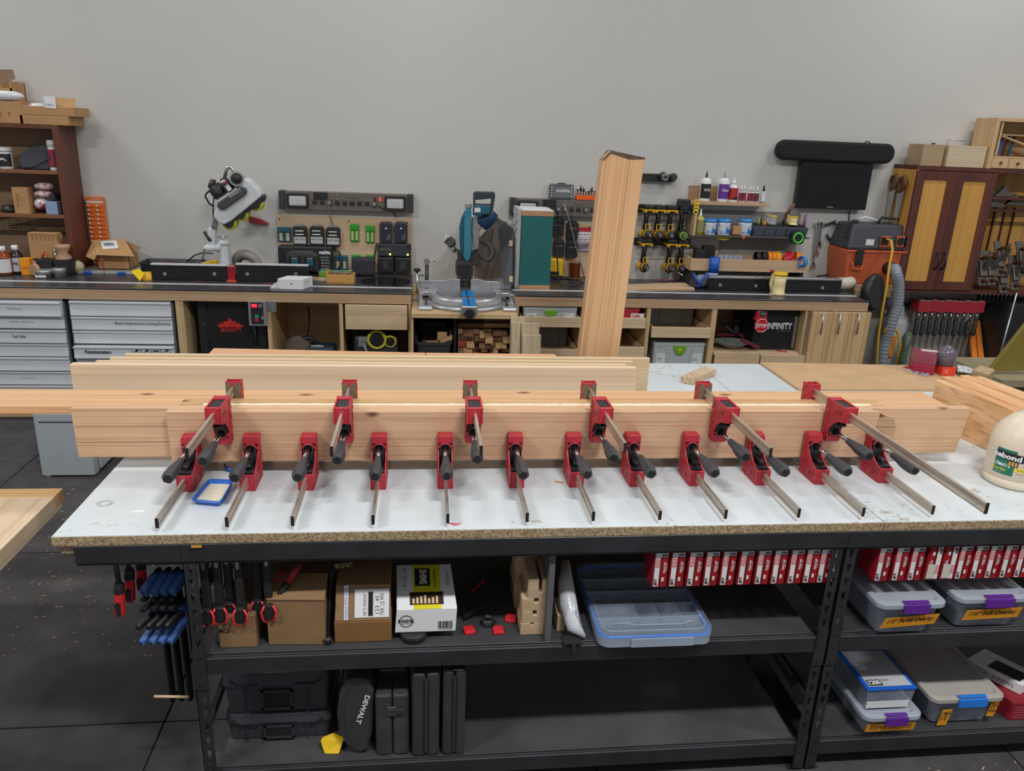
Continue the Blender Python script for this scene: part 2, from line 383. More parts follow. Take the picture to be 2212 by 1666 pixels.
tag(MB_.build('steel_angle',STEELBLK,bevel=.0015,seg=1),'black steel angle under the left overhang of the white table','bracket')
plate((PY(412,1170,2.003).x,2.003,T-TT-.002),(.028,0,0),(0,0,-.008),-.001,mat('orange_tape',(204,150,62),.6),'tape_scrap',None)
tag(bpy.data.objects['tape_scrap.001'],'torn orange tape scrap stuck under the table front edge','scrap')

# ================================================================ LUMBER
FIRX=(216,178,142)
def fir(nm,seed,c1=FIRX,c2=(206,160,112),ax=0,kn=3.0,line=.17): return wood(nm,c1,c2,ax,1.5,.55,kn,seed=seed,line=line,contrast=(.2,.8))
BZ=T+.047
BT=BZ+.174
pp=PY
m1=fir('fir_board_face',3.1,(214,178,146),(200,160,126),line=.15)
xl,xr=PY(365,940,2.41).x,PY(1932,940,2.41).x
mb=MB().prism([(xl,2.41,BZ),(xr-.006,2.41,BZ),(xr+.002,2.41,BT-.055),(xr-.012,2.41,BT-.03),(xr-.075,2.41,BT),(xl-.004,2.41,BT)],(0,.031,0))
fb0=tag(mb.build('fir_board',m1,bevel=.0015,seg=1),'front fir board of the clamped glue up, rounded at its right end','board')
MB().prism([(xr-.085,2.4094,BZ+.003),(xr-.009,2.4094,BZ+.003),(xr-.001,2.4094,BT-.057),(xr-.014,2.4094,BT-.032),(xr-.07,2.4094,BT-.006)],(0,.0004,0)).build('weathered_end',fir('weathered_fir',2.0,(200,166,130),(172,142,108),line=.4),fb0)
xl2,xr2=PY(163,935,2.445).x,PY(2080,930,2.445).x
tag(MB().hexa([(xl2,2.4425,BZ+.004),(xr2-.012,2.4425,BZ),(xr2-.012,2.474,BZ),(xl2,2.474,BZ+.004),(xl2-.004,2.4425,BT),(xr2+.01,2.4425,BT),(xr2+.01,2.474,BT),(xl2-.004,2.474,BT)]).build('fir_board',fir('fir_long_board',8.4,(216,180,146),(202,164,128),kn=3.2),bevel=.001,seg=1),'longest fir board of the glue up with ends sticking out both sides','board')
xl3,xr3=PY(392,872,2.5).x,PY(1903,872,2.5).x
tag(MB().box(xl3,xr3,2.4795,2.5385,BZ,BT+.001).build('fir_board',fir('fir_rear_board',5.2,(216,178,134),(190,148,104)),bevel=.001,seg=1),'rear fir board of the glue up against the upper clamp heads','board')
mb=MB();r=random.Random(2);n=150
for i in range(n):
    x0=PY(440,878,2.476).x+(PY(1880,878,2.476).x-PY(440,878,2.476).x)*i/n;w=(PY(1880,878,2.476).x-PY(440,878,2.476).x)/n
    mb.box(x0,x0+w*1.02,2.4735-r.uniform(0,.004),2.481+r.uniform(0,.003),BT-.001,BT+.0018+r.uniform(0,.0012))
tag(mb.build('glue_squeeze_out',mat('wet_white_glue',(252,244,216),.2)),'line of wet cream glue squeezed out along the top seam','glue')
# wide plank lying flat behind
plk=MB().box(-2.35,PY(2026,850,2.7).x,2.62,2.80,CAMH-.965,CAMH-.935)
tag(plk.build('fir_plank',fir('fir_plank_flat',1.3,(224,182,142),(208,162,118),kn=2.6,line=.2),bevel=.002,seg=1),'wide fir plank lying flat behind the clamps and running off the left','plank')
for x,nm in ((-.95,'left'),(1.55,'right')):
    tag(MB().box(x,x+.12,2.66,2.78,T,CAMH-.9655).build('spacer_block',PLY),'wood spacer block under the %s part of the flat plank' % nm,'block')
for zc in (BT-.062,BT-.118): MB().box(xl2+.002,xl-.004,2.4419,2.4423,zc,zc+.0012).build('seam_line',mat('dark_seam',(110,78,50),.8),bpy.data.objects['fir_board.001'])
# pale plywood strips on edge
st=[(152,1376,3.0,.905,.0,(232,208,178)),(208,1352,3.024,.893,.0,(226,204,172)),(240,1366,3.048,.889,0,(224,200,168)),(273,1402,3.072,.878,0,(222,202,166))]
names=('front pale maple board standing on edge behind the flat plank','second pale board on edge, just behind the front maple board','third pale board on edge in the row behind the clamps','rearmost and tallest pale board on edge, longest to the right')
for i,(a,b_,y,zr,_,c) in enumerate(st):
    th=(.032,.019,.019,.022)[i];yy=(3.0,3.036,3.060,3.084)[i];mz=(.902,.899,.892,.884)[i]
    xa,xb=PY(a,800,yy).x,PY(b_,800,yy).x
    tag(MB().box(xa,xb,yy,yy+th,T+.0005,CAMH-mz).build('maple_board',wood('maple_%d' % i,c,tuple(int(v*.95) for v in c),0,.6,.5,seed=i*3.3,line=.08),bevel=.001,seg=1),names[i],'board')
# brown boards behind them
mdf=mat('mdf',(196,160,124),.75,var=.05,vs=5)
za=CAMH-.93
tag(MB().prism([PZ(462,752,za),PZ(918,762,za),PZ(924,775,za),PZ(440,775,za)],(0,0,-.1695)).build('brown_board',mat('cherry_board',(206,160,120),.6,var=.08,vs=6,stretch=(.3,3,3)),bevel=.001,seg=1),'reddish brown board lying behind the pale boards, left of the seam','board')
tag(MB().prism([PZ(919.5,762,za),PZ(1198,765,za),PZ(1214,778,za),PZ(925.5,776,za)],(0,0,-.1695)).build('brown_board',mat('cherry_board',(206,160,120)),bevel=.001,seg=1),'reddish brown board lying behind the pale boards, right of the seam','board')
# loose maple offcut on the far white top
p0,p1,p2_,p3=PZ(1472,812,T+.035),PZ(1498,817,T+.035),PZ(1548,797,T+.035),PZ(1520,791,T+.035)
tag(MB().prism([p0,p1,p2_,p3],(0,0,-.034)).build('wood_offcut',wood('offcut_maple',(214,190,160),(196,168,136),1,1),bevel=.0015,seg=1),'short pale wood offcut lying on the far white table','offcut')
# mdf sheet on the far right
tag(MB().prism([(1.765,3.3,T+.0003),(2.70,3.3,T+.0003),PZ(2040,800,T),PZ(1990,794,T),(1.765,3.742,T+.0003)],(0,0,.012)).build('mdf_sheet',mat('mdf_sheet_brown',(190,156,118),.7,var=.08,vs=8),bevel=.001,seg=1),'brown mdf sheet lying on the far right of the table','sheet')
# big laminated timber at the right
mt=wood('timber_fir',(232,188,142),(214,160,108),1,.8,.55,2.6,dark=(120,70,40),seed=4,line=.25)
tim=thing('laminated_timber','thick laminated fir timber lying on the table beside the glue jug','timber',(2.3,2.5,T))
zt=T+.19;A=Vector((2.14,2.88,0));D=Vector((.10,-.62,0));Wd=Vector((.262,.05,0))
for k in range(5):
    f0,f1=k/5,(k+1)/5-.006;dz=(.0,.003,-.002,.002,-.003)[k];dl=(.0,.03,.012,.035,.02)[k]
    d=D.normalized()
    MB().prism([A+Wd*f0-d*dl,A+Wd*f1-d*dl,A+Wd*f1+D,A+Wd*f0+D],(0,0,1)).bm.free()
    mb=MB();pts=[A+Wd*f0-d*dl,A+Wd*f1-d*dl,A+Wd*f1+D,A+Wd*f0+D]
    mb.prism([Vector((q.x,q.y,T+.0005)) for q in pts],(0,0,.19+dz));mb.build('plank',mt,tim,bevel=.0015,seg=1)
# upright fir post leaning on the far table edge
pb0,pb1=PZ(1252,776,T+.0),PZ(1335,776,T+.0)
fm=wood('fir_post',(222,178,134),(208,162,116),2,1.2,.6,1.6,dark=(110,66,36),seed=2.2,line=.3)
Yb,Yt=3.9,4.05
a0,a1=PY(1250,790,Yb),PY(1334,790,Yb);t0,t1=PY(1303,344,Yt),PY(1394,342,Yt)
ps=thing('fir_post','tall fir beam standing upright behind the far table','post',((a0.x+a1.x)/2,Yb,0))
def down(p,q,z): k=(z-p.z)/(q.z-p.z);return p+(q-p)*k
b0,b1=down(a0,t0,.001),down(a1,t1,.001);dy=Vector((0,.085,0));tm=PY(1320,325,Yt)
c0,c1=PY(1299,352,Yt),PY(1392,350,Yt)
MB().prism([b0,b1,c1,PY(1394,341,Yt),tm,PY(1302,346,Yt)],dy).build('beam',fm,ps,bevel=.004)
RQ=(t1-a1).to_track_quat('Z','Y').to_matrix().to_4x4();RQ=Vector((0,0,1)).rotation_difference(t1-a1).to_matrix().to_4x4();o=bpy.data.objects['beam'];o=[c for c in ps.children][0];o.data.transform(RQ.inverted());o.rotation_euler=RQ.to_euler()
mb=MB().prism([PY(1302,347,Yt)-dy*.02,PY(1393,344,Yt)-dy*.02,PY(1394,341,Yt)-dy*.02,tm-dy*.02,PY(1302,346,Yt)-dy*.02],dy*1.04);mb.build('end_grain',mat('weathered_end',(92,76,62),.85,var=.2,vs=30),ps)
# left low bench top
zl=CAMH-1.25;q0=PZ(136,1055,zl)
lt=thing('assembly_table','low table with a pale solid wood top at the left edge','table',(q0.x-.8,1.8,0))
tw=wood('low_top_maple',(226,207,182),(212,188,156),1,.6,.45,2.0,dark=(150,110,70),seed=6,line=.12)
for k in range(12):
    x1=q0.x-k*.11;MB().box(x1-.1095,x1,q0.y-1.7,q0.y-.0705,zl-.045,zl).build('plank',tw,lt,bevel=.001,seg=1)
MB().box(q0.x-1.33,q0.x,q0.y-.07,q0.y,zl-.045,zl).build('end_strip',wood('amber_end_strip',(224,188,136),(208,166,110),0,1,.45,line=.15),lt,bevel=.001,seg=1);MB().box(q0.x-1.33,q0.x+.0,q0.y-1.7,q0.y-.02,zl-.06,zl-.046).build('apron',tw,lt)
for dx in (-.6,-1.2):
    for dyy in (-.2,-1.5): MB().box(q0.x+dx-.04,q0.x+dx+.04,q0.y+dyy-.04,q0.y+dyy+.04,0,zl-.06).build('leg',tw,lt)

# ================================================================ PARALLEL CLAMPS
redd=RED
def clamp_proto():
    r=thing('parallel_clamp','red parallel clamp','clamp')
    bz0,bz1=.016,.046
    # I-shaped bar
    zz=[(-.0045,bz0),(.0045,bz0),(.0045,bz0+.007),(.0022,bz0+.011),(.0022,bz1-.011),(.0045,bz1-.007),(.0045,bz1),(-.0045,bz1),(-.0045,bz1-.007),(-.0022,bz1-.011),(-.0022,bz0+.011),(-.0045,bz0+.007)]
    bar=MB().prism([(x,0,z) for x,z in zz],(0,.60,0)).build('bar',NICKEL,r,bevel=.0006,seg=1)
    mb=MB().cyl((-.0035,.035,.034),(.0035,.035,.034),.0028,n=10);mb.build('stop_pin',CHROME,bar)
    mb=MB();mb.box(-.0048,.0048,-.0006,.0002,bz0-.0003,bz1+.0003);mb.build('end_cap',mat('dark_bar_end',(60,58,56),.5,.6),bar)
    # moving jaw: two side plates, back, top and lower block round a curved recess
    W2=.0245;y0,y1=.262,.382;H=.152
    def arc(n=9): # concave front curve from top lip down to the lower block
        return [(.372-.062*math.sin(math.pi*.5*i/n)-.012*(i/n),.132-.075*(1-math.cos(math.pi*.5*i/n))) for i in range(n+1)]
    cv=[(.342,H-.004),(.340,H-.024)]+[(.345,.118),(.338,.10),(.325,.083),(.305,.068),(.285,.058),(y0,.054)]
    prof=[(y0,.0),(y1,.0),(y1,H),(.350,H)]+cv
    for s in (-1,1):
        mb=MB().prism([(s*W2,y,z) for y,z in prof],(-s*.005,0,0));side=mb.build('side_plate' if False else 'jaw_side',redd,r,bevel=.001,seg=1)
        mb=MB()   # raised ribs and emblem panel on the side
        def rib(a,b,w=.0022):
            a=Vector((s*W2,a[0],a[1]));b=Vector((s*W2,b[0],b[1]));d=(b-a).normalized();n=d.cross(Vector((s,0,0)))*w
            mb.slab(a-n/2,b-a,n,(s*.0013,0,0))
        zs=[.004,.04,.075,.11,.148]
        rib((.352,.004),(.352,.148))
        for i in range(4): rib((.354,zs[i]),(.380,zs[i+1])); 
        for i in (0,2): rib((.380,zs[i]),(.354,zs[i+1]))
        rib((.350,.012),(.318,.052));rib((.27,.006),(.345,.006))
        mb.build('side_rib',redd,side)['kind']='stuff'
        if s: letter('JET',(s*(W2+.0002),.272 if s > 0 else .318,.014),(0,.046*s,0),(0,0,.02),mat('red_moulded_text',(150,26,40),.5),side,name='emblem')
    mb=MB();a=W2-.0048
    mb.box(-a,a,y0,y0+.007,.0,.054);mb.box(-a,a,y0+.005,y0+.012,0,.006);mb.box(-a,a,y1-.03,y1-.018,0,.006);mb.box(-a,-a+.002,y0,y1-.001,0,.05);mb.box(-a,a,y1-.019,y1-.0012,.0,H-.0235);mb.prism([(-a,.342,H),(-a,y1-.001,H),(-a,y1-.001,H-.022),(-a,.340,H-.024)],(2*a,0,0))
    mb.build('jaw_body',redd,r,bevel=.001,seg=1)
    # recess rim (arched) and black core
    mb=MB();mb.tube([(a*math.cos(t/10*math.pi),.337+.001*t*0,.112+.016*math.sin(t/10*math.pi)) for t in range(11)],.003,6);mb.build('recess_rim',redd,r)
    mb=MB().box(-a+.0005,a-.0005,.276,y1-.031,.004,.060);mb.box(-a+.002,a-.002,.335,y1-.021,.06,.127);mb.build('core',BLACK,r,bevel=.003)
    mb=MB().prism([(-.0085,.29,.078),(-.0085,.335,.078),(-.0085,.335,.070),(-.0085,.30,.068),(-.0085,.286,.070)],(.017,0,0));mb.build('release_lever',BLACK,r,bevel=.002)
    mb=MB().box(-.0225,.0225,y1,y1+.0025,.003,H-.003);mb.build('jaw_pad',mat('brown_jaw_pad',(112,98,80),.6,var=.15,vs=50),r)
    zs=.122-.01
    mb=MB().cyl((0,.335,zs),(0,.35,zs),.0125,n=16);mb.build('collar',BLACK,r)
    sp=MB().cyl((0,.240,zs),(0,.345,zs),.0072,n=14)
    sp.build('spindle',CHROME,r)
    prof=[(0,.015),(.04,.019),(.16,.0208),(.34,.0208),(.5,.019),(.7,.0145),(.88,.0125),(1,.0115)]
    mb=MB().lathe((0,.118,zs),(0,.252,zs),prof,6,smooth=False,ph=.26);h=mb.build('handle',mat('black_rubber_grip',(58,58,62),.6,var=.12,bump=.15,bs=260),r,bevel=.003)
    mb=MB().lathe((0,.1165,zs),(0,.119,zs),[(0,.0122),(1,.0122)],6,smooth=False,ph=.26);mb.build('handle_socket',INK,h)
    # fixed jaw
    fy0,fy1=.522,.562
    mb=MB()
    for s in (-1,1): mb.box(min(s*W2,s*(W2-.004)),max(s*W2,s*(W2-.004)),fy0,fy1,0,H)
    mb.box(-a-.001,a+.001,fy1-.005,fy1,.002,H);mb.box(-a-.001,a+.001,fy0,fy0+.006,.0,H-.0);mb.box(-a-.001,a+.001,fy0,fy1,.018,.024)
    j=mb.build('fixed_jaw',redd,r,bevel=.001,seg=1)
    mb=MB()
    for s in (-1,1): mb.box(min(s*.0235,s*.005),max(s*.0235,s*.005),fy0-.0025,fy0-.0002,.004,H-.003)
    mb.build('jaw_pad',MATS['brown_jaw_pad'],j)
    mb=MB()
    for s in (-1,1):
        for i in range(4):
            z=.004+i*.036;p=Vector((s*W2,fy0+.004,z));q=Vector((s*W2,fy1-.004,z+.034));d=(q-p);n=d.normalized().cross(Vector((s,0,0)))*.002;mb.slab(p,d,n,(s*.0012,0,0))
    mb.build('side_rib',redd,j)['kind']='stuff'
    return r
CP=clamp_proto()
ends=[343,492,633,806,967,1138,1281,1425,1565,1722,1858,2008]
ords=['first','second','third','fourth','fifth','sixth','seventh','eighth','ninth','tenth','eleventh','twelfth']
spots=[]
for i,px in enumerate(ends):
    x=PZ(px,(1150,1149,1147,1144,1141,1139,1138,1136,1131,1128,1123,1119)[i],T).x
    spots.append(((x,2.022+(.006 if i > 10 else 0)-.002,T+.0004),(0,0,0),('lower row red bar clamp lying on the table, %s of twelve from the left' % ords[i]) if 0 < i < 11 else ('leftmost lower red bar clamp lying on the table beside the blue tray' if i == 0 else 'rightmost lower red bar clamp lying on the table under the longest bar')))
LOW=place(CP,spots,'lower row of red parallel clamps')
# upper, inverted row
tops=[(397,971,.0),(708,967,0),(1038,965,0),(1362,959,0),(1665,970,0),(2124,1090,0)]
zc=CAMH-.822
upl=['leftmost upper red bar clamp, its bar hanging over the first lower clamp','second upper red bar clamp from the left, over the glue seam','third upper red bar clamp from the left, near the middle of the glue up','fourth upper red bar clamp from the left, bar crossing a lower handle','fifth upper red bar clamp from the left, beside its angled black handle','rightmost upper clamp with the longest bar reaching the front of the table']
xs_top=[PY(459,881,2.285),PY(737,881,2.285),PY(1027,881,2.285),PY(1310,882,2.285),PY(1584,882,2.285),PY(1840,884,2.285)]
for i in range(6):
    c=dup(LOW[0],(xs_top[i].x,2.022,zc),(0,math.pi,0),upl[i],'upper row of inverted red parallel clamps')
    yend=PZ(tops[i][0],tops[i][1]+8,zc-.03).y
    for ch in c.children:
        if ch.name.startswith('bar'):     # the bar slides: its length past the jaw differs, so it gets its own mesh end
            me=ch.data.copy();ch.data=me;d=yend-2.022
            for v in me.vertices:
                if v.co.y < .1: v.co.y += d
            for g in ch.children: g.location.y += d
        if i == 5 and ch.name.startswith('fixed_jaw'):
            for g in ch.children:
                if g.name.startswith('jaw_pad'): g.data=g.data.copy();g.data.materials.clear();g.data.materials.append(redd)
# handles point at slightly different turns
for c in [o for o in COL.objects if o.name.startswith('handle') and o.parent and o.parent.name.startswith('parallel_clamp')]:
    pass
# ================================================================ WALL BENCH
BY=5.47;WB=.96
oak=wood('bench_edge_oak',(190,160,128),(168,138,106),0,1,.6,line=.2)
plyv=wood('bench_plywood',(206,180,138),(188,160,118),2,.8,.6,line=.15)
plyd=wood('drawer_plywood',(216,192,160),(200,174,142),0,.8,.6,.4,line=.12)
lamm=mat('black_laminate',(56,56,60),.3,var=.25,vs=5)
slat=mat('grey_metal_cabinet',(92,94,98),.45,var=.06)
def XB(px,py=700,y=BY): return PY(px,py,y).x
def ZB(px,py,y=BY): return PY(px,py,y).z
def bench(name,label,x0,x1,right_end):
    b=thing('workbench',label,'workbench',((x0+x1)/2,5.9,0))
    MB().box(x0,x1,BY,6.24,WB-.012,WB).build('black_top',lamm,b,bevel=.001,seg=1)
    MB().box(x0,x1,BY-.002,BY+.02,WB-.08,WB-.0125).build('wood_edge',oak,b,bevel=.002,seg=1)
    MB().box(x0,x1,BY+.021,6.24,WB-.05,WB-.0125).build('substrate',plyv,b)
    MB().box(x0,x1-.0,5.645,5.662,WB+.0002,WB+.0022).box(x0,x1,5.668,5.685,WB+.0002,WB+.0022).build('t_track',mat('pale_track',(200,202,206),.35),b)
    MB().box(x0+.01,x1-.02,6.15,6.165,.08,WB-.0505).build('back_panel',plyd,b)
    MB().box(x0+.01,x1-.02,BY+.03,6.149,.08,.098).build('bottom_panel',plyv,b)
    MB().box(x0+.01,x1-.02,BY+.07,BY+.085,0,.08).build('toe_kick',plyv,b)
    return b
def divider(b,pa,pb,z0=.0985,z1=WB-.081,y0=BY+.004,y1=6.149,py=700):
    MB().box(XB(pa,py),XB(pb,py),y0,y1,z0,z1).build('divider',plyv,b)
bl=bench('l','long left wall bench with black top and steel drawer units',-4.2,-.087,0)
for a,b_ in ((382,399),(577,586),(733,741),(882,887.5)): divider(bl,a,b_)
# steel small-parts drawer units
def flute(x0,x1,z0,z1,out=0.0):
    mb=MB();y=BY-.006-out;h=z1-z0
    mb.prism([(x0,y-.012,z1),(x0,y-.012,z1-.006),(x0,y-.002,z1-.022),(x0,y-.004,z0+h*.45),(x0,y-.010,z0+.004),(x0,y-.008,z0),(x0,BY+.38-out,z0),(x0,BY+.38-out,z1)],(x1-x0,0,0))
    return mb
draw=mat('grey_drawer_front',(204,208,214),.35,var=.05,vs=4)
def unit(label,x0,x1,rows,outs):
    u=thing('drawer_unit',label,'drawer unit',((x0+x1)/2,BY+.2,.099))
    MB().box(x0,x0+.008,BY,BY+.41,.099,WB-.082).box(x1-.008,x1,BY,BY+.41,.099,WB-.082).box(x0,x1,BY,BY+.41,.099,.106).box(x0,x1,BY,BY+.41,WB-.096,WB-.082).box(x0,x1,BY+.402,BY+.41,.106,WB-.096).build('cabinet_body',slat,u)
    ds=[]
    for (a,b_),o in zip(rows,outs):
        ds.append(flute(x0+.012,x1-.012,a,b_,o).build('drawer',draw,u,bevel=.001,seg=1))
        MB().box(x0+.012,x1-.012,BY-.0185-o,BY-.0175-o,b_-.012,b_-.001).build('drawer_lip',mat('light_grey_lip',(206,209,214),.3),ds[-1])
    return u,ds
def rowz(px,ys): return [(ZB(px,y1_),ZB(px,y0_)) for y0_,y1_ in ys]
ua,ub=XB(-90,720),XB(148,720)
rz=rowz(75,((650,681),(683,709),(712,740),(742,769),(771,800),(802,830),(832,856),(858,884),(886,905)))
U1,D1=unit('left grey steel drawer unit with handwritten drawers under the bench',ua,ub,[r for r in rz if r[0] > .11],(.03,0,.008,.0,.006,0,0,0,0))
uc,ud=XB(156,720),XB(379,720)
rz=rowz(270,((652,683),(685,713),(715,742),(746,772),(775,800),(803,828),(832,856),(858,884),(886,905)))
U2,D2=unit('right grey steel drawer unit with printed and handwritten drawer names',uc,ud,[r for r in rz if r[0] > .11],(0,0,0,.03,0,0,0,0,0))
def wr(s,px0,py,px1,h,par,y,m=INK,nm='lettering',bold=0):
    a,b_=PY(px0,py,y),PY(px1,py,y);return letter(s,(a.x,y,a.z),(b_.x-a.x,0,0),(0,0,h),m,par,nm,bold=bold)
wr('Cont. Holes',27,730,56,.025,D1[2],BY-.021)
fade=mat('faded_ink',(150,152,158),.6)
wr('Frame Parts',15,668,45,.014,D1[0],BY-.045,fade);wr('Misc. Parts',22,696,72,.01,D1[1],BY-.018,fade);wr('Wood Plugs',44,818,72,.012,D1[5],BY-.018,fade)
wr('Blum Undermount Locking Devices',249,703,368,.026,D2[1],BY-.018)
wr('Potentiometers',184,764,240,.027,D2[3],BY-.047,bold=1)
for k,px in enumerate((293,315,337,358)):
    c=PY(px,759,BY-.046);mb=MB()
    ring=[Vector((c.x+.031*math.cos(t/20*6.283),c.y,c.z+.027*math.sin(t/20*6.283))) for t in range(20)]
    mb.tube(ring,.0012,4,close=True)
    mb.slab((c.x-.018,c.y-.001,c.z-.006),(.02,0,.004),(0,0,.003),(0,.001,0)); 
    if k != 2: mb.lathe((c.x+.008,c.y-.002,c.z+.006),(c.x+.008,c.y,c.z+.006),[(0,.009),(1,.009)],10)
    else: mb.slab((c.x-.02,c.y-.001,c.z-.001),(.04,0,0),(0,0,.007),(0,.001,0))
    mb.build('printed_symbol',INK,D2[3])['kind']='stuff'
# wooden pull-out front and vacuum behind
x0,x1,z0,z1=fb(746,652,880,712,BY-.02);z1=min(z1,WB-.084)
pf=thing('drawer','pale wood drawer front hanging from side slides under the bench','drawer',((x0+x1)/2,BY-.02,z0))
MB().box(x0,x1,BY-.028,BY-.008,z0,z1).build('drawer_front',plyd,pf,bevel=.002,seg=1);MB().box(x0+.02,x1-.02,BY-.007,BY+.42,z0+.02,z0+.09).build('drawer_box',plyd,pf)
for a_ in (x0+.002,x1-.012): MB().box(a_,a_+.01,BY-.002,BY+.4,z0+.03,z0+.05).build('slide',ALU,pf)
# router table controller compartment: black steel enclosure
x0,x1,z0,z1=fb(440,652,575,790,BY+.1)
en=thing('router_enclosure','black steel router box with red maple leaf logo under the bench','router box',((x0+x1)/2,BY+.1,.1))
MB().box(x0-.03,x1,BY+.10,BY+.52,.0995,WB-.083).build('box_body',BLACK,en,bevel=.004)
MB().box(x0+.02,XB(545,700,BY+.1),BY+.094,BY+.0995,.16,WB-.11).build('door_panel',mat('black_door_panel',(30,30,32),.35),en,bevel=.002)
rl=mat('red_print',(196,44,40),.5)
a=PY(476,719,BY+.09);b_=PY(520,719,BY+.09)
letter('JESSEM',(a.x,BY+.0935,a.z),(b_.x-a.x,0,0),(0,0,.042),rl,en,bold=1)
c=PY(497,703,BY+.09);s=(b_.x-a.x)/2;lf=[(0,.075),(.02,.045),(.045,.05),(.04,.028),(.07,.038),(.066,.02),(.095,.022),(.075,.0),(-.075,0),(-.095,.022),(-.066,.02),(-.07,.038),(-.04,.028),(-.045,.05),(-.02,.045)]
MB().prism([(c.x+x,BY+.0925,c.z-.018+z) for x,z in lf],(0,.001,0)).build('leaf_emblem',rl,en)
for px,py in ((448,659),(448,669),(442,699),(453,741),(453,749),(547,708)):
    q=PY(px,py,BY+.1);MB().cyl((q.x,BY+.094,q.z),(q.x,BY+.0995,q.z),.006,n=10).build('screw',CHROME,en)
q0,q1=PY(551,706,BY+.09),PY(553,742,BY+.09);MB().tube([(q0.x,BY+.085,q0.z),(q0.x,BY+.082,(q0.z+q1.z)/2),(q1.x,BY+.085,q1.z)],.011,10).build('door_handle',BLACK,en)
x0,x1,z0,z1=fb(538,650,576,703,BY-.02)
cb=thing('control_box','grey switch box with red digital display on the bench front','switch',((x0+x1)/2,BY,z0))
MB().box(x0,x1,BY-.04,BY-.003,z0,z1).build('housing',GREYPL,cb,bevel=.004);MB().box(x0+.018,x1-.018,BY-.0435,BY-.0405,z0+.015,z1-.008).build('face_panel',BLACK,cb)
def dot(px,py,y,r,m,par,nm='button',t=.006,n=14):
    q=PY(px,py,y);return MB().cyl((q.x,y-t,q.z),(q.x,y,q.z),r,n=n).build(nm,m,par)
def rect(px0,py0,px1,py1,y,m,par,nm,t=.004,bevel=0,label=None):
    a,b_,c,d=fb(px0,py0,px1,py1,y);return MB().box(a,b_,y-t,y,c,d).build(nm,m,par,bevel=bevel,label=label)
rect(543,657,555,664,BY-.044,mat('red_led_display',(255,40,60),.4,emit=1.2),cb,'display');dot(562,661,BY-.044,.014,ALU,cb,'dial')
rect(551,680,559,687,BY-.044,mat('green_button',(30,150,110),.4),cb,'start_button',.006);rect(551,688,559,695,BY-.044,RED,cb,'stop_button',.006);rect(565,683,569,690,BY-.044,GREYPL,cb,'connector')
# hinge plate
hb=thing('hinge_plate','bent steel bracket screwed to the divider beside the switch box','bracket',(XB(588,660),BY-.01,ZB(588,675)))
rect(575,652,587,671,BY-.003,ALU,hb,'plate',.003);rect(585,650,597,674,BY-.003,ALU,hb,'plate',.004,bevel=.003)
for px,py in ((591,654),(591,661),(591,669)): dot(px,py,BY-.0075,.0035,CHROME,hb,'screw',.002,8)
# grinder-like tools inside second compartment
mk=mat('dark_teal_tool',(40,62,72),.5);gl=mat('dusty_grey',(104,96,88),.8)
q=PY(670,757,BY+.28); 
cs=thing('circular_saw','dark corded circular saw with handle stored on the cabinet floor','power tool',(q.x,BY+.28,.0985))
zf=q.z-.05;c=PY(655,745,BY+.25)
MB().box(XB(630,750,BY+.25),XB(732,750,BY+.3),BY+.14,BY+.42,.0986,ZB(680,764,BY+.2)).build('wooden_step',plyd,None) if False else None
MB().lathe((c.x-.04,BY+.22,c.z-.03),(c.x-.04,BY+.29,c.z-.03),[(0,.085),(.2,.1),(.8,.1),(1,.08)],20).build('blade_guard',gl,cs)
MB().box(c.x+.02,c.x+.24,BY+.2,BY+.36,c.z-.12,c.z+.0).build('motor_housing',mk,cs,bevel=.03,seg=3)
MB().tube([(c.x-.10,BY+.24,c.z-.06),(c.x-.06,BY+.24,c.z+.04),(c.x+.06,BY+.24,c.z+.06),(c.x+.13,BY+.25,c.z-.01)],.016,8).build('handle',BLACK,cs)
MB().box(c.x-.16,c.x+.26,BY+.18,BY+.40,c.z-.145,c.z-.135).build('base_plate',ALU,cs)
MB().tube([(c.x+.02,BY+.3,c.z+.04),(c.x+.04,BY+.34,c.z+.16),(c.x+.03,BY+.38,c.z+.26)],.006,6).build('cord',BLACK,cs)
a=PY(672,745,BY+.19);letter('makita',(a.x,BY+.199,a.z-.02),(.09,0,0),(0,0,.022),WHITE,cs,bold=1)
shf=c.z-.1455;tag(MB().box(XB(587,700)+.002,XB(732,700)-.002,BY+.03,6.14,shf-.016,shf-.0005).build('shelf_board',plyd),'plywood shelf carrying the saw in the open bench compartment','shelf')
# dust extractor with two yellow rings
x0,x1,z0,z1=fb(765,725,860,800,BY+.06)
vc=thing('dust_extractor','dark dust extractor with two yellow dials under the wooden drawer front','vacuum',((x0+x1)/2,BY+.1,.1))
MB().box(x0,x1,BY+.06,BY+.46,.0995,z1).build('body',DARK,vc,bevel=.025,seg=3)
yl=mat('lime_yellow_plastic',(196,190,52),.45)
for px,py,r in ((814,734,.062),(843,738,.039)):
    q=PY(px,py,BY+.05);ring=[(q.x+r*math.cos(t/24*6.283),BY+.05,q.z+r*math.sin(t/24*6.283)) for t in range(24)]
    dr=MB().tube(ring,r*.2,6,close=True).build('dial_ring',yl,vc);MB().cyl((q.x,BY+.04,q.z),(q.x,BY+.059,q.z),r*.82,n=20).build('dial',BLACK,dr)
    MB().box(q.x-r*.15,q.x+r*.15,BY+.03,BY+.0395,q.z-r*.7,q.z+r*.7).build('grip',BLACK,dr,bevel=.003)
rect(774,727,792,749,BY+.06,GREYPL,vc,'socket',.01,.003);q=PY(785,738,BY+.04);MB().tube([(q.x,BY+.05,q.z),(q.x,BY+.0,q.z),(q.x+.05,BY-.02,q.z-.12),(q.x+.12,BY+.0,q.z-.25)],.007,6).build('cord',GREYPL,vc)
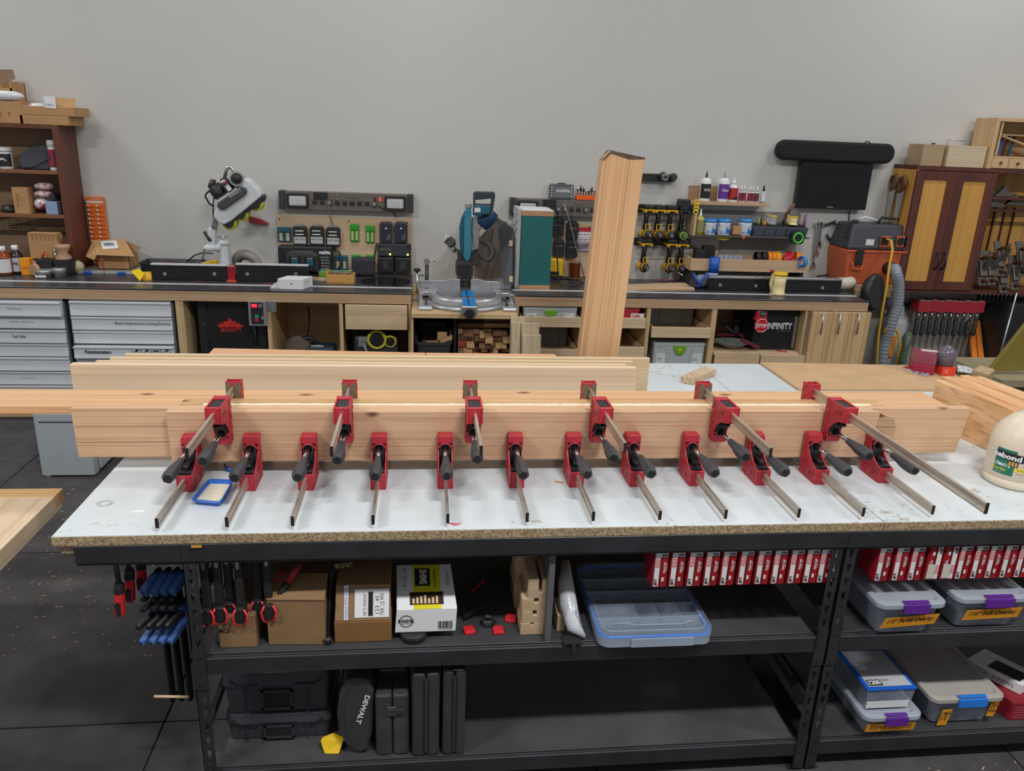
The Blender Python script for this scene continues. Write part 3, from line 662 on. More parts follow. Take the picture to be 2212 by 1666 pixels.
# ---------------------------------------------------------------- right bench
brt=bench('r','right wall bench with black top, open drawers and three oak doors',.66,XB(1876,660),1)
for a,b_ in ((1113,1120),(1256,1264),(1396,1404),(1536,1547)): divider(brt,a,b_)
divider(brt,1738,1742)
oakd=wood('oak_door',(212,180,134),(188,154,108),2,1.1,.55,line=.3)
def door(px0,px1,hx,lab):
    x0,x1=XB(px0,725),XB(px1,725);d=thing('cabinet_door',lab,'door',(x0,BY,.1))
    MB().box(x0+.0015,x1-.0015,BY-.022,BY-.0,.10,WB-.085).build('door_panel',oakd,d,bevel=.0015,seg=1)
    h0,h1=PY(hx+3,676,BY-.045),PY(hx-2,722,BY-.045)
    mb=MB().cyl((h0.x,BY-.048,h0.z),(h0.x,BY-.048,h1.z-.0),.006,n=10)
    for z in (h0.z-.02,h1.z+.02): mb.cyl((h0.x,BY-.048,z),(h0.x,BY-.0225,z),.005,n=8)
    mb.build('bar_handle',ALU,d)
door(1746,1790,1777,'left of the three narrow oak doors with upright bar handle');door(1790,1829,1814,'middle of the three narrow oak doors with upright bar handle');door(1829,1871,1855,'right of the three narrow oak doors, at the bench end')
def tray(px0,py0,px1,py1,lab,dep=.55,out=.0):
    x0,x1,z0,z1=fb(px0,py0,px1,py1,BY-out);d=thing('pull_out_tray',lab,'drawer',((x0+x1)/2,BY,z0))
    MB().box(x0,x1,BY-.018-out,BY-out,z0,z1).build('drawer_front',plyd,d,bevel=.0015,seg=1)
    MB().box(x0+.012,x1-.012,BY+.001-out,BY+dep,z0+.012,z0+.022).build('drawer_bottom',plyd,d)
    for a_,b2 in ((x0+.01,x0+.022),(x1-.022,x1-.01)): MB().box(a_,b2,BY+.001-out,BY+dep,z0+.022,z1-.0).build('drawer_side',plyd,d)
    return d
tray(1122,684,1254,706,'upper pull out tray holding the grey case with green latch');tray(1122,754,1250,777,'lower pull out tray left of the leaning fir beam')
tray(1268,686,1394,708,'upper pull out tray holding the red first aid case');tray(1266,749,1390,771,'lower empty tray right of the upright fir beam')
tray(1406,707,1534,729,'empty pull out tray above the large grey tool case')
for a,b_,l in ((1541,1637,'bottom drawer with a steel edge pull, left of two'),(1640,1735,'bottom drawer without a visible pull, right of two')):
    x0,x1,z0,z1=fb(a,767,b_,800,BY);d=thing('drawer',l,'drawer',((x0+x1)/2,BY,z0));MB().box(x0,x1,BY-.02,BY-.001,z0,z1).build('drawer_front',plyd,d,bevel=.0015,seg=1)
    if a == 1541: MB().box(x0+.09,x0+.29,BY-.026,BY-.021,z1-.09,z1-.083).build('edge_pull',ALU,d)
x0,x1,z0,z1=fb(1548,757,1738,767,BY);tag(MB().box(XB(1549),XB(1736),BY+.002,6.14,z0,z0+.018).build('shelf_board',plyd),'plywood shelf under the black router box in the right bench','shelf');SHZ=z0+.018
# tool cases (grey boxes with green latches)
sysm=mat('pale_grey_case',(176,184,186),.45,var=.04);grn=mat('lime_green_latch',(108,170,40),.4)
def case(px0,py0,px1,py1,y,lab,zb=None,dep=.3,lp=None,body=sysm,labels=1,green=1):
    x0,x1,z0,z1=fb(px0,py0,px1,py1,y)
    if zb is not None: z0=zb
    z1=min(z1,WB-.088)
    w=x1-x0;h=z1-z0;d=thing('tool_case',lab,'case',((x0+x1)/2,y+dep/2,z0))
    mb=MB();rbox(mb,x0,x1,y,y+dep,z0,z1-.022,.015);mb.build('case_body',body,d)
    mb=MB();rbox(mb,x0-.004,x1+.004,y-.004,y+dep+.004,z1-.021,z1,.018);lid=mb.build('lid',body,d)
    for a_ in (x0+w*.24,x1-w*.27): MB().box(a_,a_+w*.03,y-.007,y-.0005,z0+.01,z1-.045).build('rib',body,d)
    if green:
        c=(x0+x1)/2;k=min(h*.36,.07);hw=w*.115
        la=MB().prism([(c-hw,y-.014,z1-.02),(c+hw,y-.014,z1-.02),(c+hw,y-.014,z1-.02-k*.4),(c+hw*.5,y-.014,z1-.02-k),(c-hw*.5,y-.014,z1-.02-k),(c-hw,y-.014,z1-.02-k*.4)],(0,.009,0)).build('latch',grn,d,bevel=.003)
        if green > 1: MB().cyl((c,y-.017,z1-.02-k*.45),(c,y-.0142,z1-.02-k*.45),.012,n=14).build('latch_dot',mat('yellow_dot',(200,214,40),.4),la)
    if labels:
        for a in (.06,.76):
            lb=plate((x0+w*a,y-.0004,z1-.03-h*.42),(w*.19,0,0),(0,0,h*.32),.001,PAPER,'paper_label',d)
            letter('SYS3' if a < .5 else '0010',(x0+w*(a+.02),y-.0016,z1-.03-h*.22),(w*.08,0,0),(0,0,h*.05),INK,lb,off=0)
            if a < .5: MB().box(x0+w*.1,x0+w*.2,y-.003,y-.0018,z1-.03-h*.36,z1-.03-h*.28).build('printed_tool',INK,lb)
        letter('FESTOOL',(x0+w*.07,y-.0002,z1-.045),(w*.15,0,0),(0,0,.011),GREYPL,d)
    return d
tz=ZB(1190,706,BY)+.024
case(1131,661,1246,700,BY+.01,'grey tool case with large green latch on the upper left tray',zb=tz)
tz=ZB(1330,708,BY)+.024
rc=case(1330,664,1381,700,BY+.02,'red first aid case with a white cross label beside the fir beam',zb=tz,body=RED,labels=0,green=0)
q=PY(1376,685,BY+.01);lb=plate((q.x-.045,BY+.0195,q.z-.03),(.1,0,0),(0,0,.055),.001,PAPER,'paper_label',rc)
MB().cyl((q.x+.005,BY+.0165,q.z-.003),(q.x+.005,BY+.018,q.z-.003),.02,n=16).build('red_disc',rl,lb);MB().box(q.x-.007,q.x+.017,BY+.0155,BY+.0164,q.z-.007,q.z+.001).box(q.x+.001,q.x+.009,BY+.0155,BY+.0164,q.z-.015,q.z+.009).build('white_cross',WHITE,lb)
case(1411,741,1521,800,BY+.03,'large pale grey tool case with green latch and yellow dot',dep=.3,green=2,zb=.0985)
case(1273,772,1381,800,BY+.03,'grey tool case low behind the upright beam, top just showing',zb=.0985)
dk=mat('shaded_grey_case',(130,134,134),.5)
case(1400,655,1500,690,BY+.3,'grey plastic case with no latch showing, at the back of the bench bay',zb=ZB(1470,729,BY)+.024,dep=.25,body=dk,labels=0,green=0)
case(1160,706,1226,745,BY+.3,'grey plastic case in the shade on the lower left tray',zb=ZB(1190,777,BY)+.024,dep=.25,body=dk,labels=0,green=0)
# black router box with stop paddle
x0,x1,z0,z1=fb(1628,668,1721,755,BY+.09)
rb=thing('router_box','black router dust box with white lettering and stop paddle','router box',((x0+x1)/2,BY+.1,SHZ))
MB().box(x0,x1,BY+.09,BY+.5,SHZ+.0005,z1).build('box_body',mat('matte_black_panel',(20,20,24),.5),rb,bevel=.003)
wr('NFINITY',1659,711,1710,.052,rb,BY+.089,WHITE,bold=1);wr('CUTTING TOOLS',1682,716,1707,.01,rb,BY+.089,GREYPL)
rect(1657,700,1710,701.2,BY+.0895,WHITE,rb,'printed_line',.0008)
q0,q1=PY(1722,684,BY+.08),PY(1716,752,BY+.08)
st_=MB().box(q0.x-.012,q0.x+.008,BY+.08,BY+.0895,q1.z,q0.z).build('aluminium_strip',ALU,rb)
for k in range(5): z=q1.z+(q0.z-q1.z)*(.06+.22*k);MB().cyl((q0.x-.002-.02*(k % 2),BY+.076,z),(q0.x-.002-.02*(k % 2),BY+.0795,z),.004,n=8).build('screw',CHROME,st_)
q=PY(1644,703,BY-.03);sw=thing('stop_switch','red octagonal STOP paddle switch under the right bench top','switch',(q.x,BY-.03,q.z-.05))
rs=.056;MB().prism([(q.x+rs*math.cos(R_(22.5+45*k)),BY-.03,q.z+rs*math.sin(R_(22.5+45*k))) for k in range(8)],(0,-.012,0)).build('octagon',mat('stop_red',(206,22,50),.4),sw,bevel=.002)
ring=[Vector((q.x+rs*.93*math.cos(R_(22.5+45*k)),BY-.043,q.z+rs*.93*math.sin(R_(22.5+45*k)))) for k in range(8)];MB().tube(ring,.0022,4,close=True).build('white_rim',WHITE,sw)
letter('STOP',(q.x-.042,BY-.0425,q.z-.014),(.084,0,0),(0,0,.03),WHITE,sw,bold=2)
MB().prism([(q.x-.045,BY-.028,q.z+.03),(q.x+.045,BY-.028,q.z+.03),(q.x+.035,BY-.028,q.z+.105),(q.x-.03,BY-.028,q.z+.105)],(0,.06,0)).build('housing',RED,sw,bevel=.006)
MB().box(q.x-.018,q.x+.022,BY-.034,BY-.0285,q.z+.07,q.z+.11).build('start_button',mat('dark_green_button',(16,70,56),.4),sw);letter('START',(q.x-.014,BY-.0345,q.z+.084),(.032,0,0),(0,0,.01),WHITE,sw)
MB().box(q.x-.02,q.x+.03,BY-.01,BY+.03,q.z+.106,WB-.0815).build('mount',BLACK,sw)
# red bar clamp and dish lying on that shelf
q=PY(1600,723,BY+.2);cl=thing('bar_clamp','dark red bar clamp lying in the bay left of the router box','clamp',(q.x,BY+.2,SHZ))
a,b_=PY(1550,723,BY+.26),PY(1614,722,BY+.26);MB().box(a.x,b_.x,BY+.26,BY+.29,a.z-.008,a.z+.008).build('bar',mat('dark_red_bar',(116,30,44),.5),cl)
for px in (1562,1604): p=PY(px,724,BY+.26);MB().box(p.x-.008,p.x+.008,BY+.26,BY+.29,SHZ+.0005,a.z-.009).build('stand_leg',mat('dark_red_bar',(1,1,1)),cl)
p=PY(1590,705,BY+.25);MB().tube([(p.x-.11,BY+.26,p.z+.02),(p.x-.02,BY+.26,p.z-.05),(p.x+.03,BY+.26,a.z+.01)],.014,8).build('lever_arm',DARK,cl);MB().box(p.x-.01,p.x+.03,BY+.25,BY+.29,a.z+.008,p.z+.06).build('head',DARK,cl,bevel=.004)
a,b_=PY(1600,734,BY+.06),PY(1640,752,BY+.02);MB().slab((a.x,BY+.06,a.z-.012),(b_.x-a.x,-.05,b_.z-a.z),(0,0,.024),(0,.02,0)).build('handle',mat('dark_red_bar',(1,1,1)),cl,bevel=.004)
q=PY(1580,750,BY+.12);ds=thing('dish','shallow grey green dish in front of the red bar clamp','dish',(q.x,BY+.12,SHZ))
MB().lathe((q.x,BY+.12,SHZ+.0005),(q.x,BY+.12,SHZ+.06),[(0,.04),(.3,.07),(.9,.14),(1,.145),(.96,.138),(.5,.08),(.2,.02)],24,sy=.75).build('bowl',mat('grey_green_dish',(120,130,124),.4),ds)
q=PY(1690,754,BY+.02);tag(MB().tube([(q.x-.03,BY+.05,SHZ+.006),(q.x,BY+.03,SHZ+.006),(q.x+.04,BY+.02,SHZ+.005)],.005,6).build('small_red_tool',RED),'small red tool lying before the black router box','tool')
# ---------------------------------------------------------------- saw station between the benches
ZS=CAMH-1.2
ss=thing('saw_station','lower plywood platform between the two benches for the mitre saw','platform',(.29,5.7,0))
px_=wood('platform_ply',(204,178,138),(186,158,118),0,.8,.6,line=.12)
MB().box(-.085,.655,5.28,6.2,ZS-.035,ZS-.001).build('platform',px_,ss,bevel=.002,seg=1);MB().box(-.085,.12,5.9,6.2,ZS,ZS+.03).build('riser_board',px_,ss)
MB().box(-.088,-.07,5.3,6.2,.0,ZS-.036).build('side_panel',plyv,ss);MB().box(.637,.655,5.3,6.2,0,ZS-.036).build('side_panel',plyv,ss);MB().box(XB(982,740)-.01,XB(982,740)+.01,5.4,6.2,.0,ZS-.036).build('side_panel',BLACK,ss)
MB().box(-.07,.637,6.18,6.2,0,ZS-.036).build('back_panel',DARK,ss);MB().box(-.07,.637,5.3,6.18,.02,.04).build('bottom_panel',plyv,ss)
# waste bin
x0,x1,z0,z1=fb(897,690,978,745,5.35)
wb=thing('waste_bin','black plastic bin of offcuts below the mitre saw','bin',((x0+x1)/2,5.5,.041));bz=PY(940,747,5.33).z;zk=bz+.1
mb=MB(); 
def rr_(x0,x1,y0,y1,z,r,zf=0,n=4):
    o=[]
    for cx,cy,a0 in ((x1-r,y1-r,0),(x0+r,y1-r,90),(x0+r,y0+r,180),(x1-r,y0+r,270)):
        for j in range(n+1): a=R_(a0+90*j/n);xx,yy=cx+r*math.cos(a),cy+r*math.sin(a);o.append((xx,yy,z+zf*((yy-y0)/(y1-y0))))
    return o
mb.rings([rr_(x0+.05,x1-.05,5.40,5.72,.042,.03),rr_(x0+.008,x1-.012,5.335,5.76,bz,.04,.05),rr_(x0-.005,x1+.0,5.325,5.77,bz+.004,.045,.05),rr_(x0-.005,x1+.0,5.325,5.77,bz+.022,.045,.05),rr_(x0+.012,x1-.016,5.34,5.755,bz+.022,.04,.05),rr_(x0+.06,x1-.06,5.41,5.71,.05,.03)],caps=True,smooth=False);mb.build('bin_body',DARK,wb)
r=random.Random(8);mk1=wood('offcut_pine',(206,172,128),(180,142,100),0,1.5,.6,line=.2);mk2=wood('offcut_walnut',(140,104,80),(112,80,60),0,1.5,.6,line=.2);mkr=mat('offcut_padauk',(150,60,50),.6)
base=bz-.03
mb=MB().box(x0+.05,x1-.055,5.40,5.70,base-.02,base);tag(mb.build('sawdust',mat('sawdust_fill',(168,134,98),.9,var=.25,vs=60)),'sawdust and shavings filling the black bin','sawdust',kind='stuff')
bs=[((.12,5.37,base+.035),(.085,-.0,.03),(0,0,.03)),((.10,5.45,base+.04),(.07,.0,.0),(0,0,.06)),((.19,5.47,base+.02),(.015,.02,.0),(0,0,.09)),((.02,5.42,base+.005),(.09,.01,.0),(.0,.0,.03))]
bl_=['long pale offcut leaning across the bin top','blocky offcut standing in the bin','thin offcut upright in the bin','grey offcut lying at the left of the bin']
q=PY(945,735,5.4)
for (o,u,v),l in zip(bs,bl_):
    o=Vector((q.x-.1+o[0],o[1],o[2]));tag(MB().slab(o,u,v,(0,.03,0)).build('wood_offcut',mk1,bevel=.001,seg=1),l,'offcut','offcuts in the bin')
ORD=['first','second','third','fourth','fifth','sixth','seventh','eighth','ninth','tenth','eleventh','twelfth','thirteenth','fourteenth']
# offcut rack: individual block ends
x0,x1=XB(982,740)+.014,.63;zb=.042;n_=0
xw=x1-x0;za,zt2=ZB(1040,772,5.4),ZS-.045
tag(MB().box(x0,x1,5.36,6.1,.041,za-.005).build('offcut_crate',mk2),'dark wooden crate base holding the stacked offcuts','crate')
zrow=za;rows=0
protos=[]
while zrow < zt2-.04:
    x=x0+.006;col=0;hmax=r.uniform(.035,.05)
    while x < x1-.03:
        w=r.uniform(.03,.075);w=min(w,x1-x-.004);h=hmax*r.uniform(.6,.98);yf=5.38+r.uniform(0,.09)+(zrow-za)*.3
        if zrow > zt2-.1: w=min(.19,x1-x-.004);h=.03
        m_=r.choice((mk1,mk2,mk2,mk1,mk1)) if r.random() > .1 else mkr
        mb=MB().box(-w/2+.001,w/2-.001,0,r.uniform(.2,.45),0,h)
        o=mb.build('wood_offcut',m_);o.location=(x+w/2,yf+.1,zrow+.0005)
        for v in o.data.vertices: v.co.y += (-.1 if False else 0)
        if h < w*.9 and r.random() > .5: pass
        nm={True: 'red'}.get(m_ is mkr,'dark' if m_ is mk2 else 'pale')
        tag(o,'%s wood offcut below the mitre saw, %s row up, %s from the left' % (nm,ORD[rows],ORD[col]),'offcut','wood offcuts stacked below the mitre saw')
        x += w;n_ += 1;col += 1
    zrow += hmax;rows += 1
# boards leaning in front of the right bench
pbm=wood('pale_leaning_board',(206,190,160),(186,168,138),2,.8,.6,.6,seed=3,line=.15)
for (a,b_,yt,yb,Y,l) in ((1101,1133,685,800,5.26,'tallest short board leaning on the bench end, behind two others'),(1104,1122,697,800,5.22,'narrow pale board leaning in front, at the far left'),(1125,1163,699,800,5.225,'middle height pale board leaning by the right bench'),(1128,1167,724,800,5.18,'shortest front pale board leaning by the right bench')):
    x0,x1,z0,z1=fb(a,yt,b_,yb,Y);tag(MB().hexa([(x0,Y-.1,.0005),(x1,Y-.1,.0005),(x1,Y-.08,.0005),(x0,Y-.08,.0005),(x0,Y,z1),(x1,Y,z1),(x1,Y+.02,z1),(x0,Y+.02,z1)]).build('leaning_board',pbm,bevel=.001,seg=1),l,'board')
# small grey drawer box standing on the mats
q0,q1=PZ(103,1020,0),PZ(206,1030,0);gx=mat('pale_grey_steel_box',(168,176,182),.45,var=.03)
gb=thing('drawer_box','pale grey drawer box standing on the floor left of the table','drawer unit',((q0.x+q1.x)/2,q1.y+.2,0))
rbx=MB();yy=q1.y;rbox(rbx,q0.x,q1.x,yy,yy+.42,.012,.40,.012);rbx.build('case_body',gx,gb)
MB().box(q0.x+.03,q1.x-.02,yy-.003,yy-.0003,.35,.356).build('seam_line',DARK,gb)
for k in range(4):
    z=.03+k*.09;MB().box(q1.x+.001,q1.x+.02,yy+.06,yy+.40,z,z+.084).build('drawer_front',gx,gb,bevel=.004)
for a,b_ in ((.02,.05),(.42,.45)): 
    MB().box(q0.x+.02,q0.x+.05,yy+a-.01,yy+b_-.05,0,.0115).build('foot',GREYPL,gb) if a < .1 else None
    MB().box(q1.x-.05,q1.x-.02,yy+.02,yy+.05,0,.0115).build('foot',GREYPL,gb) if a < .1 else MB().box(q1.x-.05,q1.x-.02,yy+.35,yy+.38,0,.0115).build('foot',GREYPL,gb)
# ================================================================ BOOKCASE AT THE LEFT
def rectw(px0,py0,px1,py1,y,m,par,nm,t=.02,bevel=0,seg=2,label=None):
    """box whose front face fills the pixel rectangle at depth y, t deep going back"""
    a,b_,c,d=fb(px0,py0,px1,py1,y);return MB().box(a,b_,y,y+t,c,d).build(nm,m,par,bevel=bevel,seg=seg,label=label)
def root_at(nm,lab,cat,px,py,y,group=None): return thing(nm,lab,cat,PY(px,py,y),group)
def disc(px,py,y,r,m,par,nm,t=.01,n=16,bevel=0):
    q=PY(px,py,y);return MB().cyl((q.x,y,q.z),(q.x,y+t,q.z),r,n=n).build(nm,m,par,bevel=bevel)
maho=wood('mahogany_brown',(112,64,48),(90,50,38),2,.8,.5,line=.2)
bkb=wood('bookcase_back_ply',(150,126,100),(134,110,86),0,.7,.7,line=.1)
bxr=-2.547;bc=thing('bookcase','tall reddish brown open bookcase standing on the left bench','bookcase',(bxr-.6,6.15,WB))
MB().box(bxr-.04,bxr,5.99,6.28,WB+.0005,2.0).build('side_panel',maho,bc,bevel=.002,seg=1);MB().box(bxr-1.2,bxr-1.16,5.99,6.28,WB+.0005,2.0).build('side_panel',maho,bc,bevel=.002,seg=1)
MB().box(bxr-1.159,bxr-.041,6.265,6.28,WB+.001,2.0).build('back_panel',bkb,bc)
zt=[PY(60,y,6.0).z for y in (277,368,463)]
MB().box(bxr-1.159,bxr-.041,6.0,6.264,1.975,1.999).build('top_shelf',maho,bc)
for z in zt[1:]: MB().box(bxr-1.159,bxr-.041,5.995,6.264,z-.022,z).build('shelf',wood('shelf_edge_wood',(150,104,72),(126,84,56),0,1,.5,line=.2),bc)
MB().slab((bxr-.9,6.24,PY(0,512,6.24).z),(.86,0,.21),(0,0,.05),(0,.02,0)).build('diagonal_brace',plyv,bc);MB().box(bxr-1.158,bxr-.042,6.238,6.262,PY(60,492,6.24).z-.02,PY(60,492,6.24).z+.01).build('cleat',plyv,bc)
S1,S2=zt[1],zt[2]
# things on its shelves
def tub(px0,py0,px1,py1,y,zb,lab,lid=WHITE,body=WHITE,band=BLACK,txt=None,nm='tub'):
    a,b_,c,d=fb(px0,py0,px1,py1,y);r=(b_-a)/2;x=(a+b_)/2;h=d-zb;yy=y+r
    t=thing(nm,lab,nm,(x,yy,zb));MB().lathe((x,yy,zb+.0005),(x,yy,zb+h*.84),[(0,r*.84),(.05,r*.86),(1,r*.93)],24).build('body',body,t)
    MB().lathe((x,yy,zb+h*.8),(x,yy,zb+h),[(0,r),(.6,r),(.62,r*.96),(1,r*.96)],24).build('lid',lid,t)
    lb=MB();n=12;a0,a1=R_(200),R_(340)
    f=lambda k,z: (x+r*.945*math.cos(a0+(a1-a0)*k/n),yy+r*.945*math.sin(a0+(a1-a0)*k/n),z)
    for k in range(n): lb.hexa([f(k,zb+h*.12),f(k+1,zb+h*.12),(x,yy,zb+h*.12),(x,yy,zb+h*.12),f(k,zb+h*.7),f(k+1,zb+h*.7),(x,yy,zb+h*.7),(x,yy,zb+h*.7)]) if False else lb.face([f(k,zb+h*.12),f(k+1,zb+h*.12),f(k+1,zb+h*.7),f(k,zb+h*.7)])
    bmesh.ops.remove_doubles(lb.bm,verts=lb.bm.verts,dist=1e-5)
    lo=lb.build('label_wrap',band,t,solid=.001)
    if txt: letter(txt,(x-r*.6,yy-r*.98,zb+h*.38),(r*1.2,0,0),(0,0,h*.14),WHITE if band is not PAPER else INK,t,bold=1)
    return t
tub(-12,318,20,361,6.05,S1,'white tub with a dark label at the left end of the upper shelf',txt='A')
q=fb(36,312,108,361,6.06);bg=thing('bag','charcoal padded tool pouch slumped on the upper bookcase shelf','bag',((q[0]+q[1])/2,6.1,S1))
fprism(MB(),[(q[0]+.02,S1+.001),(q[1],S1+.001),(q[1],q[3]-.02),(q[1]-.03,q[3]),(q[0]+.09,q[3]-.02),(q[0]+.03,q[3]-.06),(q[0],S1+.06)],6.06,6.16).build('pouch',mat('charcoal_fabric',(70,74,80),.9,bump=.3,bs=400),bg,bevel=.02,seg=3)
MB().tube([(q[0]+.02,6.055,S1+.01),(q[0]+.1,6.053,S1+.02),(q[1]-.02,6.055,S1+.075)],.004,6).build('piping',BLACK,bg)
tub(99,303,122,366,6.04,S1,'tall white tub with red and navy label beside the bookcase side',band=mat('red_navy_label',(150,40,60),.5,rgb2=(40,40,90),vs=22,sharp=(.48,.52)))
q=fb(28,405,62,457,6.02);cb_=thing('cardboard_box','upright narrow cardboard box on the middle bookcase shelf','box',((q[0]+q[1])/2,6.06,S2))
MB().box(q[0],q[1],6.02,6.1,S2+.0005,q[3]).build('carton',CARD,cb_,bevel=.002);p=PY(42,446,6.02);letter('Original',(p.x+.006,6.0195,p.z),(0,0,.09),(-.022,0,0),mat('brown_print',(150,84,46),.6),cb_)
pinkb=mat('pink_plastic_bag',(196,130,140),.2,rgb2=(230,214,218),vs=40,sharp=(.4,.6));wb_=mat('white_red_bag',(216,206,208),.25,rgb2=(170,50,60),vs=16,sharp=(.5,.6))
for (a,b_,c,d),l,m_ in (((66,395,108,412),'pink plastic bag on top of the shelf pile',pinkb),((66,412,106,428),'pink and clear plastic bag, second in the shelf pile',pinkb),((66,428,100,455),'white and red packet at the bottom of the shelf pile',wb_)):
    q=fb(a,b_,c,d,6.03);tag(MB().ball(((q[0]+q[1])/2,6.09,(q[2]+q[3])/2),.5,14,((q[1]-q[0]),.12,(q[3]-q[2])*1.0)).build('packet',m_),l,'packet')
q=fb(98,436,130,457,6.02);tb=thing('storage_tray','pale blue open tray at the right end of the middle shelf','tray',((q[0]+q[1])/2,6.1,S2)); 
MB().box(q[0],q[1]-.02,6.02,6.2,S2+.0005,q[3]).build('tray_body',mat('pale_blue_plastic',(140,160,190),.4),tb,bevel=.003);MB().box(q[0]+.02,q[1]-.04,6.05,6.19,q[3]+.001,q[3]+.05).build('dark_contents',DARK,tb,bevel=.01)
q=PY(15,452,6.05);tag(MB().lathe((q.x,6.1,S2+.0005),(q.x,6.1,S2+.05),[(0,.05),(.6,.06),(.62,.052),(1,.05)],18).build('tin',BLACK),'low dark tin at the left of the middle bookcase shelf','tin')
# boxes on top
q=fb(-30,218,45,270,5.98);b1=thing('cardboard_box','large cardboard box with shipping arrows on top of the bookcase','box',((q[0]+q[1])/2,6.1,2.0))
MB().box(q[0],q[1],6.0,6.27,2.0005,q[3]).build('carton',CARD,b1,bevel=.003)
for px in (1,20): p=PY(px,246,6.0);MB().prism([(p.x-.012,5.9985,p.z),(p.x,5.9985,p.z+.014),(p.x+.012,5.9985,p.z)],(0,.001,0)).box(p.x-.002,p.x+.002,5.9985,5.9995,p.z-.02,p.z).build('printed_arrow',mat('brown_print',(1,1,1)),b1)
for (a,b_,c,d),l,ad in (((43,250,158,269),'flat cardboard mailer, lower of two on the bookcase top',2.0),((45,230,160,249),'flat cardboard mailer, upper of two, with its lid flap raised',None)):
    q=fb(a,b_,c,d,6.0);z0=2.0005 if ad else fb(43,250,158,269,6.0)[3]+.001;x=thing('cardboard_mailer',l,'box',((q[0]+q[1])/2,6.1,z0))
    MB().box(q[0],q[1]-(.0 if not ad else .03),6.0,6.26,z0,q[3]).build('carton',CARD,x,bevel=.003)
    if not ad:
        g0,g1,g2,g3=PY(96,234,6.0),PY(160,240,6.0),PY(162,214,6.06),PY(97,208,6.06)
        fl_=MB().prism([g0,g1,g2,g3],(0,.004,0)).build('lid_flap',CARD,x);lp=plate(g0+Vector((.003,-.002,.004)),(.075,0,-.004),(0,.008,.08),.001,PAPER,'shipping_label',x)
        for k in range(4): pass
        letter('1Z 84 0',g0+Vector((.01,-.004,.02)),(.05,0,-.003),(0,0,.012),INK,lp,off=.001)
        p=PY(80,226,6.05);MB().ball((p.x,6.06,p.z-.02),.5,12,(.15,.08,.07)).build('packing_film',mat('white_film',(210,212,218),.2),x)
q=fb(-30,155,30,216,6.05);x=thing('open_carton','open carton with raised dark flap above the large box','box',((q[0]+q[1])/2,6.1,fb(-30,218,45,270,5.98)[3]))
zb_=fb(-30,218,45,270,5.98)[3]+.001;MB().box(q[0],q[1]-.02,6.05,6.06,zb_,PY(10,190,6.05).z).box(q[0],q[1]-.02,6.24,6.25,zb_,q[3]-.06).box(q[1]-.03,q[1]-.02,6.05,6.25,zb_,q[3]-.06).build('carton',CARD,x)
g=[PY(-20,150,6.15),PY(27,150,6.15),PY(33,170,6.1),PY(8,182,6.1),PY(-20,178,6.1)];MB().prism(g,(0,.004,0)).build('flap',mat('dark_cardboard',(120,92,70),.8),x)
p=PY(10,208,6.0);MB().ball((p.x,6.02,zb_+.035),.5,14,(.24,.05,.068)).build('foam_sheet',mat('white_film',(1,1,1)),x)
# key hook rail with dark tool
p0,p1=PY(24,492,6.2),PY(76,496,6.2);hk=thing('hook_rail','silver wire hook rail hanging inside the bookcase','hooks',p0)
mb=MB().tube([p0,p1],.004,6)
for k in range(6): a=p0.lerp(p1,k/5);mb.tube([a,a+Vector((0,-.02,.005)),a+Vector((0,-.022,.035))],.003,5)
mb.build('wire',CHROME,hk)
q=fb(52,506,117,538,5.9);cr_=thing('carton','small cardboard carton with fringed top edge in front of the bookcase','box',((q[0]+q[1])/2,5.95,q[2]))
STD=WB+.0005
MB().box(q[0],q[1],5.96,6.05,STD+.11,q[3]).build('carton_body',CARD,cr_,bevel=.003)
mb=MB()
for k in range(8): mb.prism([(q[0]+.02+k*.028,5.958,q[3]-.003),(q[0]+.042+k*.028,5.958,q[3]-.003),(q[0]+.034+k*.028,5.958,q[3]-.06)],(0,.002,0))
mb.build('torn_fringe',CARDD,cr_)['kind']='stuff'
MB().box(q[0]+.02,q[1]-.02,5.97,6.04,STD,STD+.109).build('carton_support',BLACK,cr_)
# ---------------------------------------------------------------- clutter on the left bench
def stand(px,py): return PZ(px,py,WB)
def bottle(px0,px1,ytop,ybase,lab,body,cap,lbl=None,prof=None,nm='bottle',capm=None,tip=None,txt=None,Yf=None,zb=None,txtm=INK):
    """round bottle: width from px0..px1, height from ytop..ybase"""
    if Yf is None: y=stand((px0+px1)/2,ybase).y;zb=WB
    else: y=Yf
    a,b_,c,d=fb(px0,ytop,px1,ybase,y);r=(b_-a)/2;x=(a+b_)/2;yy=y+r;h=d-zb
    t=thing(nm,lab,nm,(x,yy,zb));z0=zb+.0005
    prof=prof or [(0,.9),(.03,1),(.62,1),(.74,.8),(.82,.42),(.86,.4)]
    MB().lathe((x,yy,z0),(x,yy,z0+h),[(t_,r*k) for t_,k in prof],20).build('bottle_body',body,t)
    tp=prof[-1][0]
    if cap: MB().lathe((x,yy,z0+h*(tp-.03)),(x,yy,z0+h),cap if isinstance(cap,list) and isinstance(cap[0],tuple) else [(0,r*.5),(1,r*.46)],14).build('cap',capm or WHITE,t)
    if lbl:
        lo,hi=.1,.58;n=12;lb=MB();f=lambda k,z: (x+r*1.01*math.cos(R_(195+150*k/n)),yy+r*1.01*math.sin(R_(195+150*k/n)),z)
        for k in range(n): lb.face([f(k,z0+h*lo),f(k+1,z0+h*lo),f(k+1,z0+h*hi),f(k,z0+h*hi)])
        bmesh.ops.remove_doubles(lb.bm,verts=lb.bm.verts,dist=1e-5);lb.build('label_wrap',lbl,t,solid=.0008)
        if txt: letter(txt,(x-r*.62,yy-r*1.03,z0+h*.34),(r*1.24,0,0),(0,0,h*.09),txtm,t,bold=1)
    return t
brn=mat('dark_brown_bottle',(44,36,36),.25)
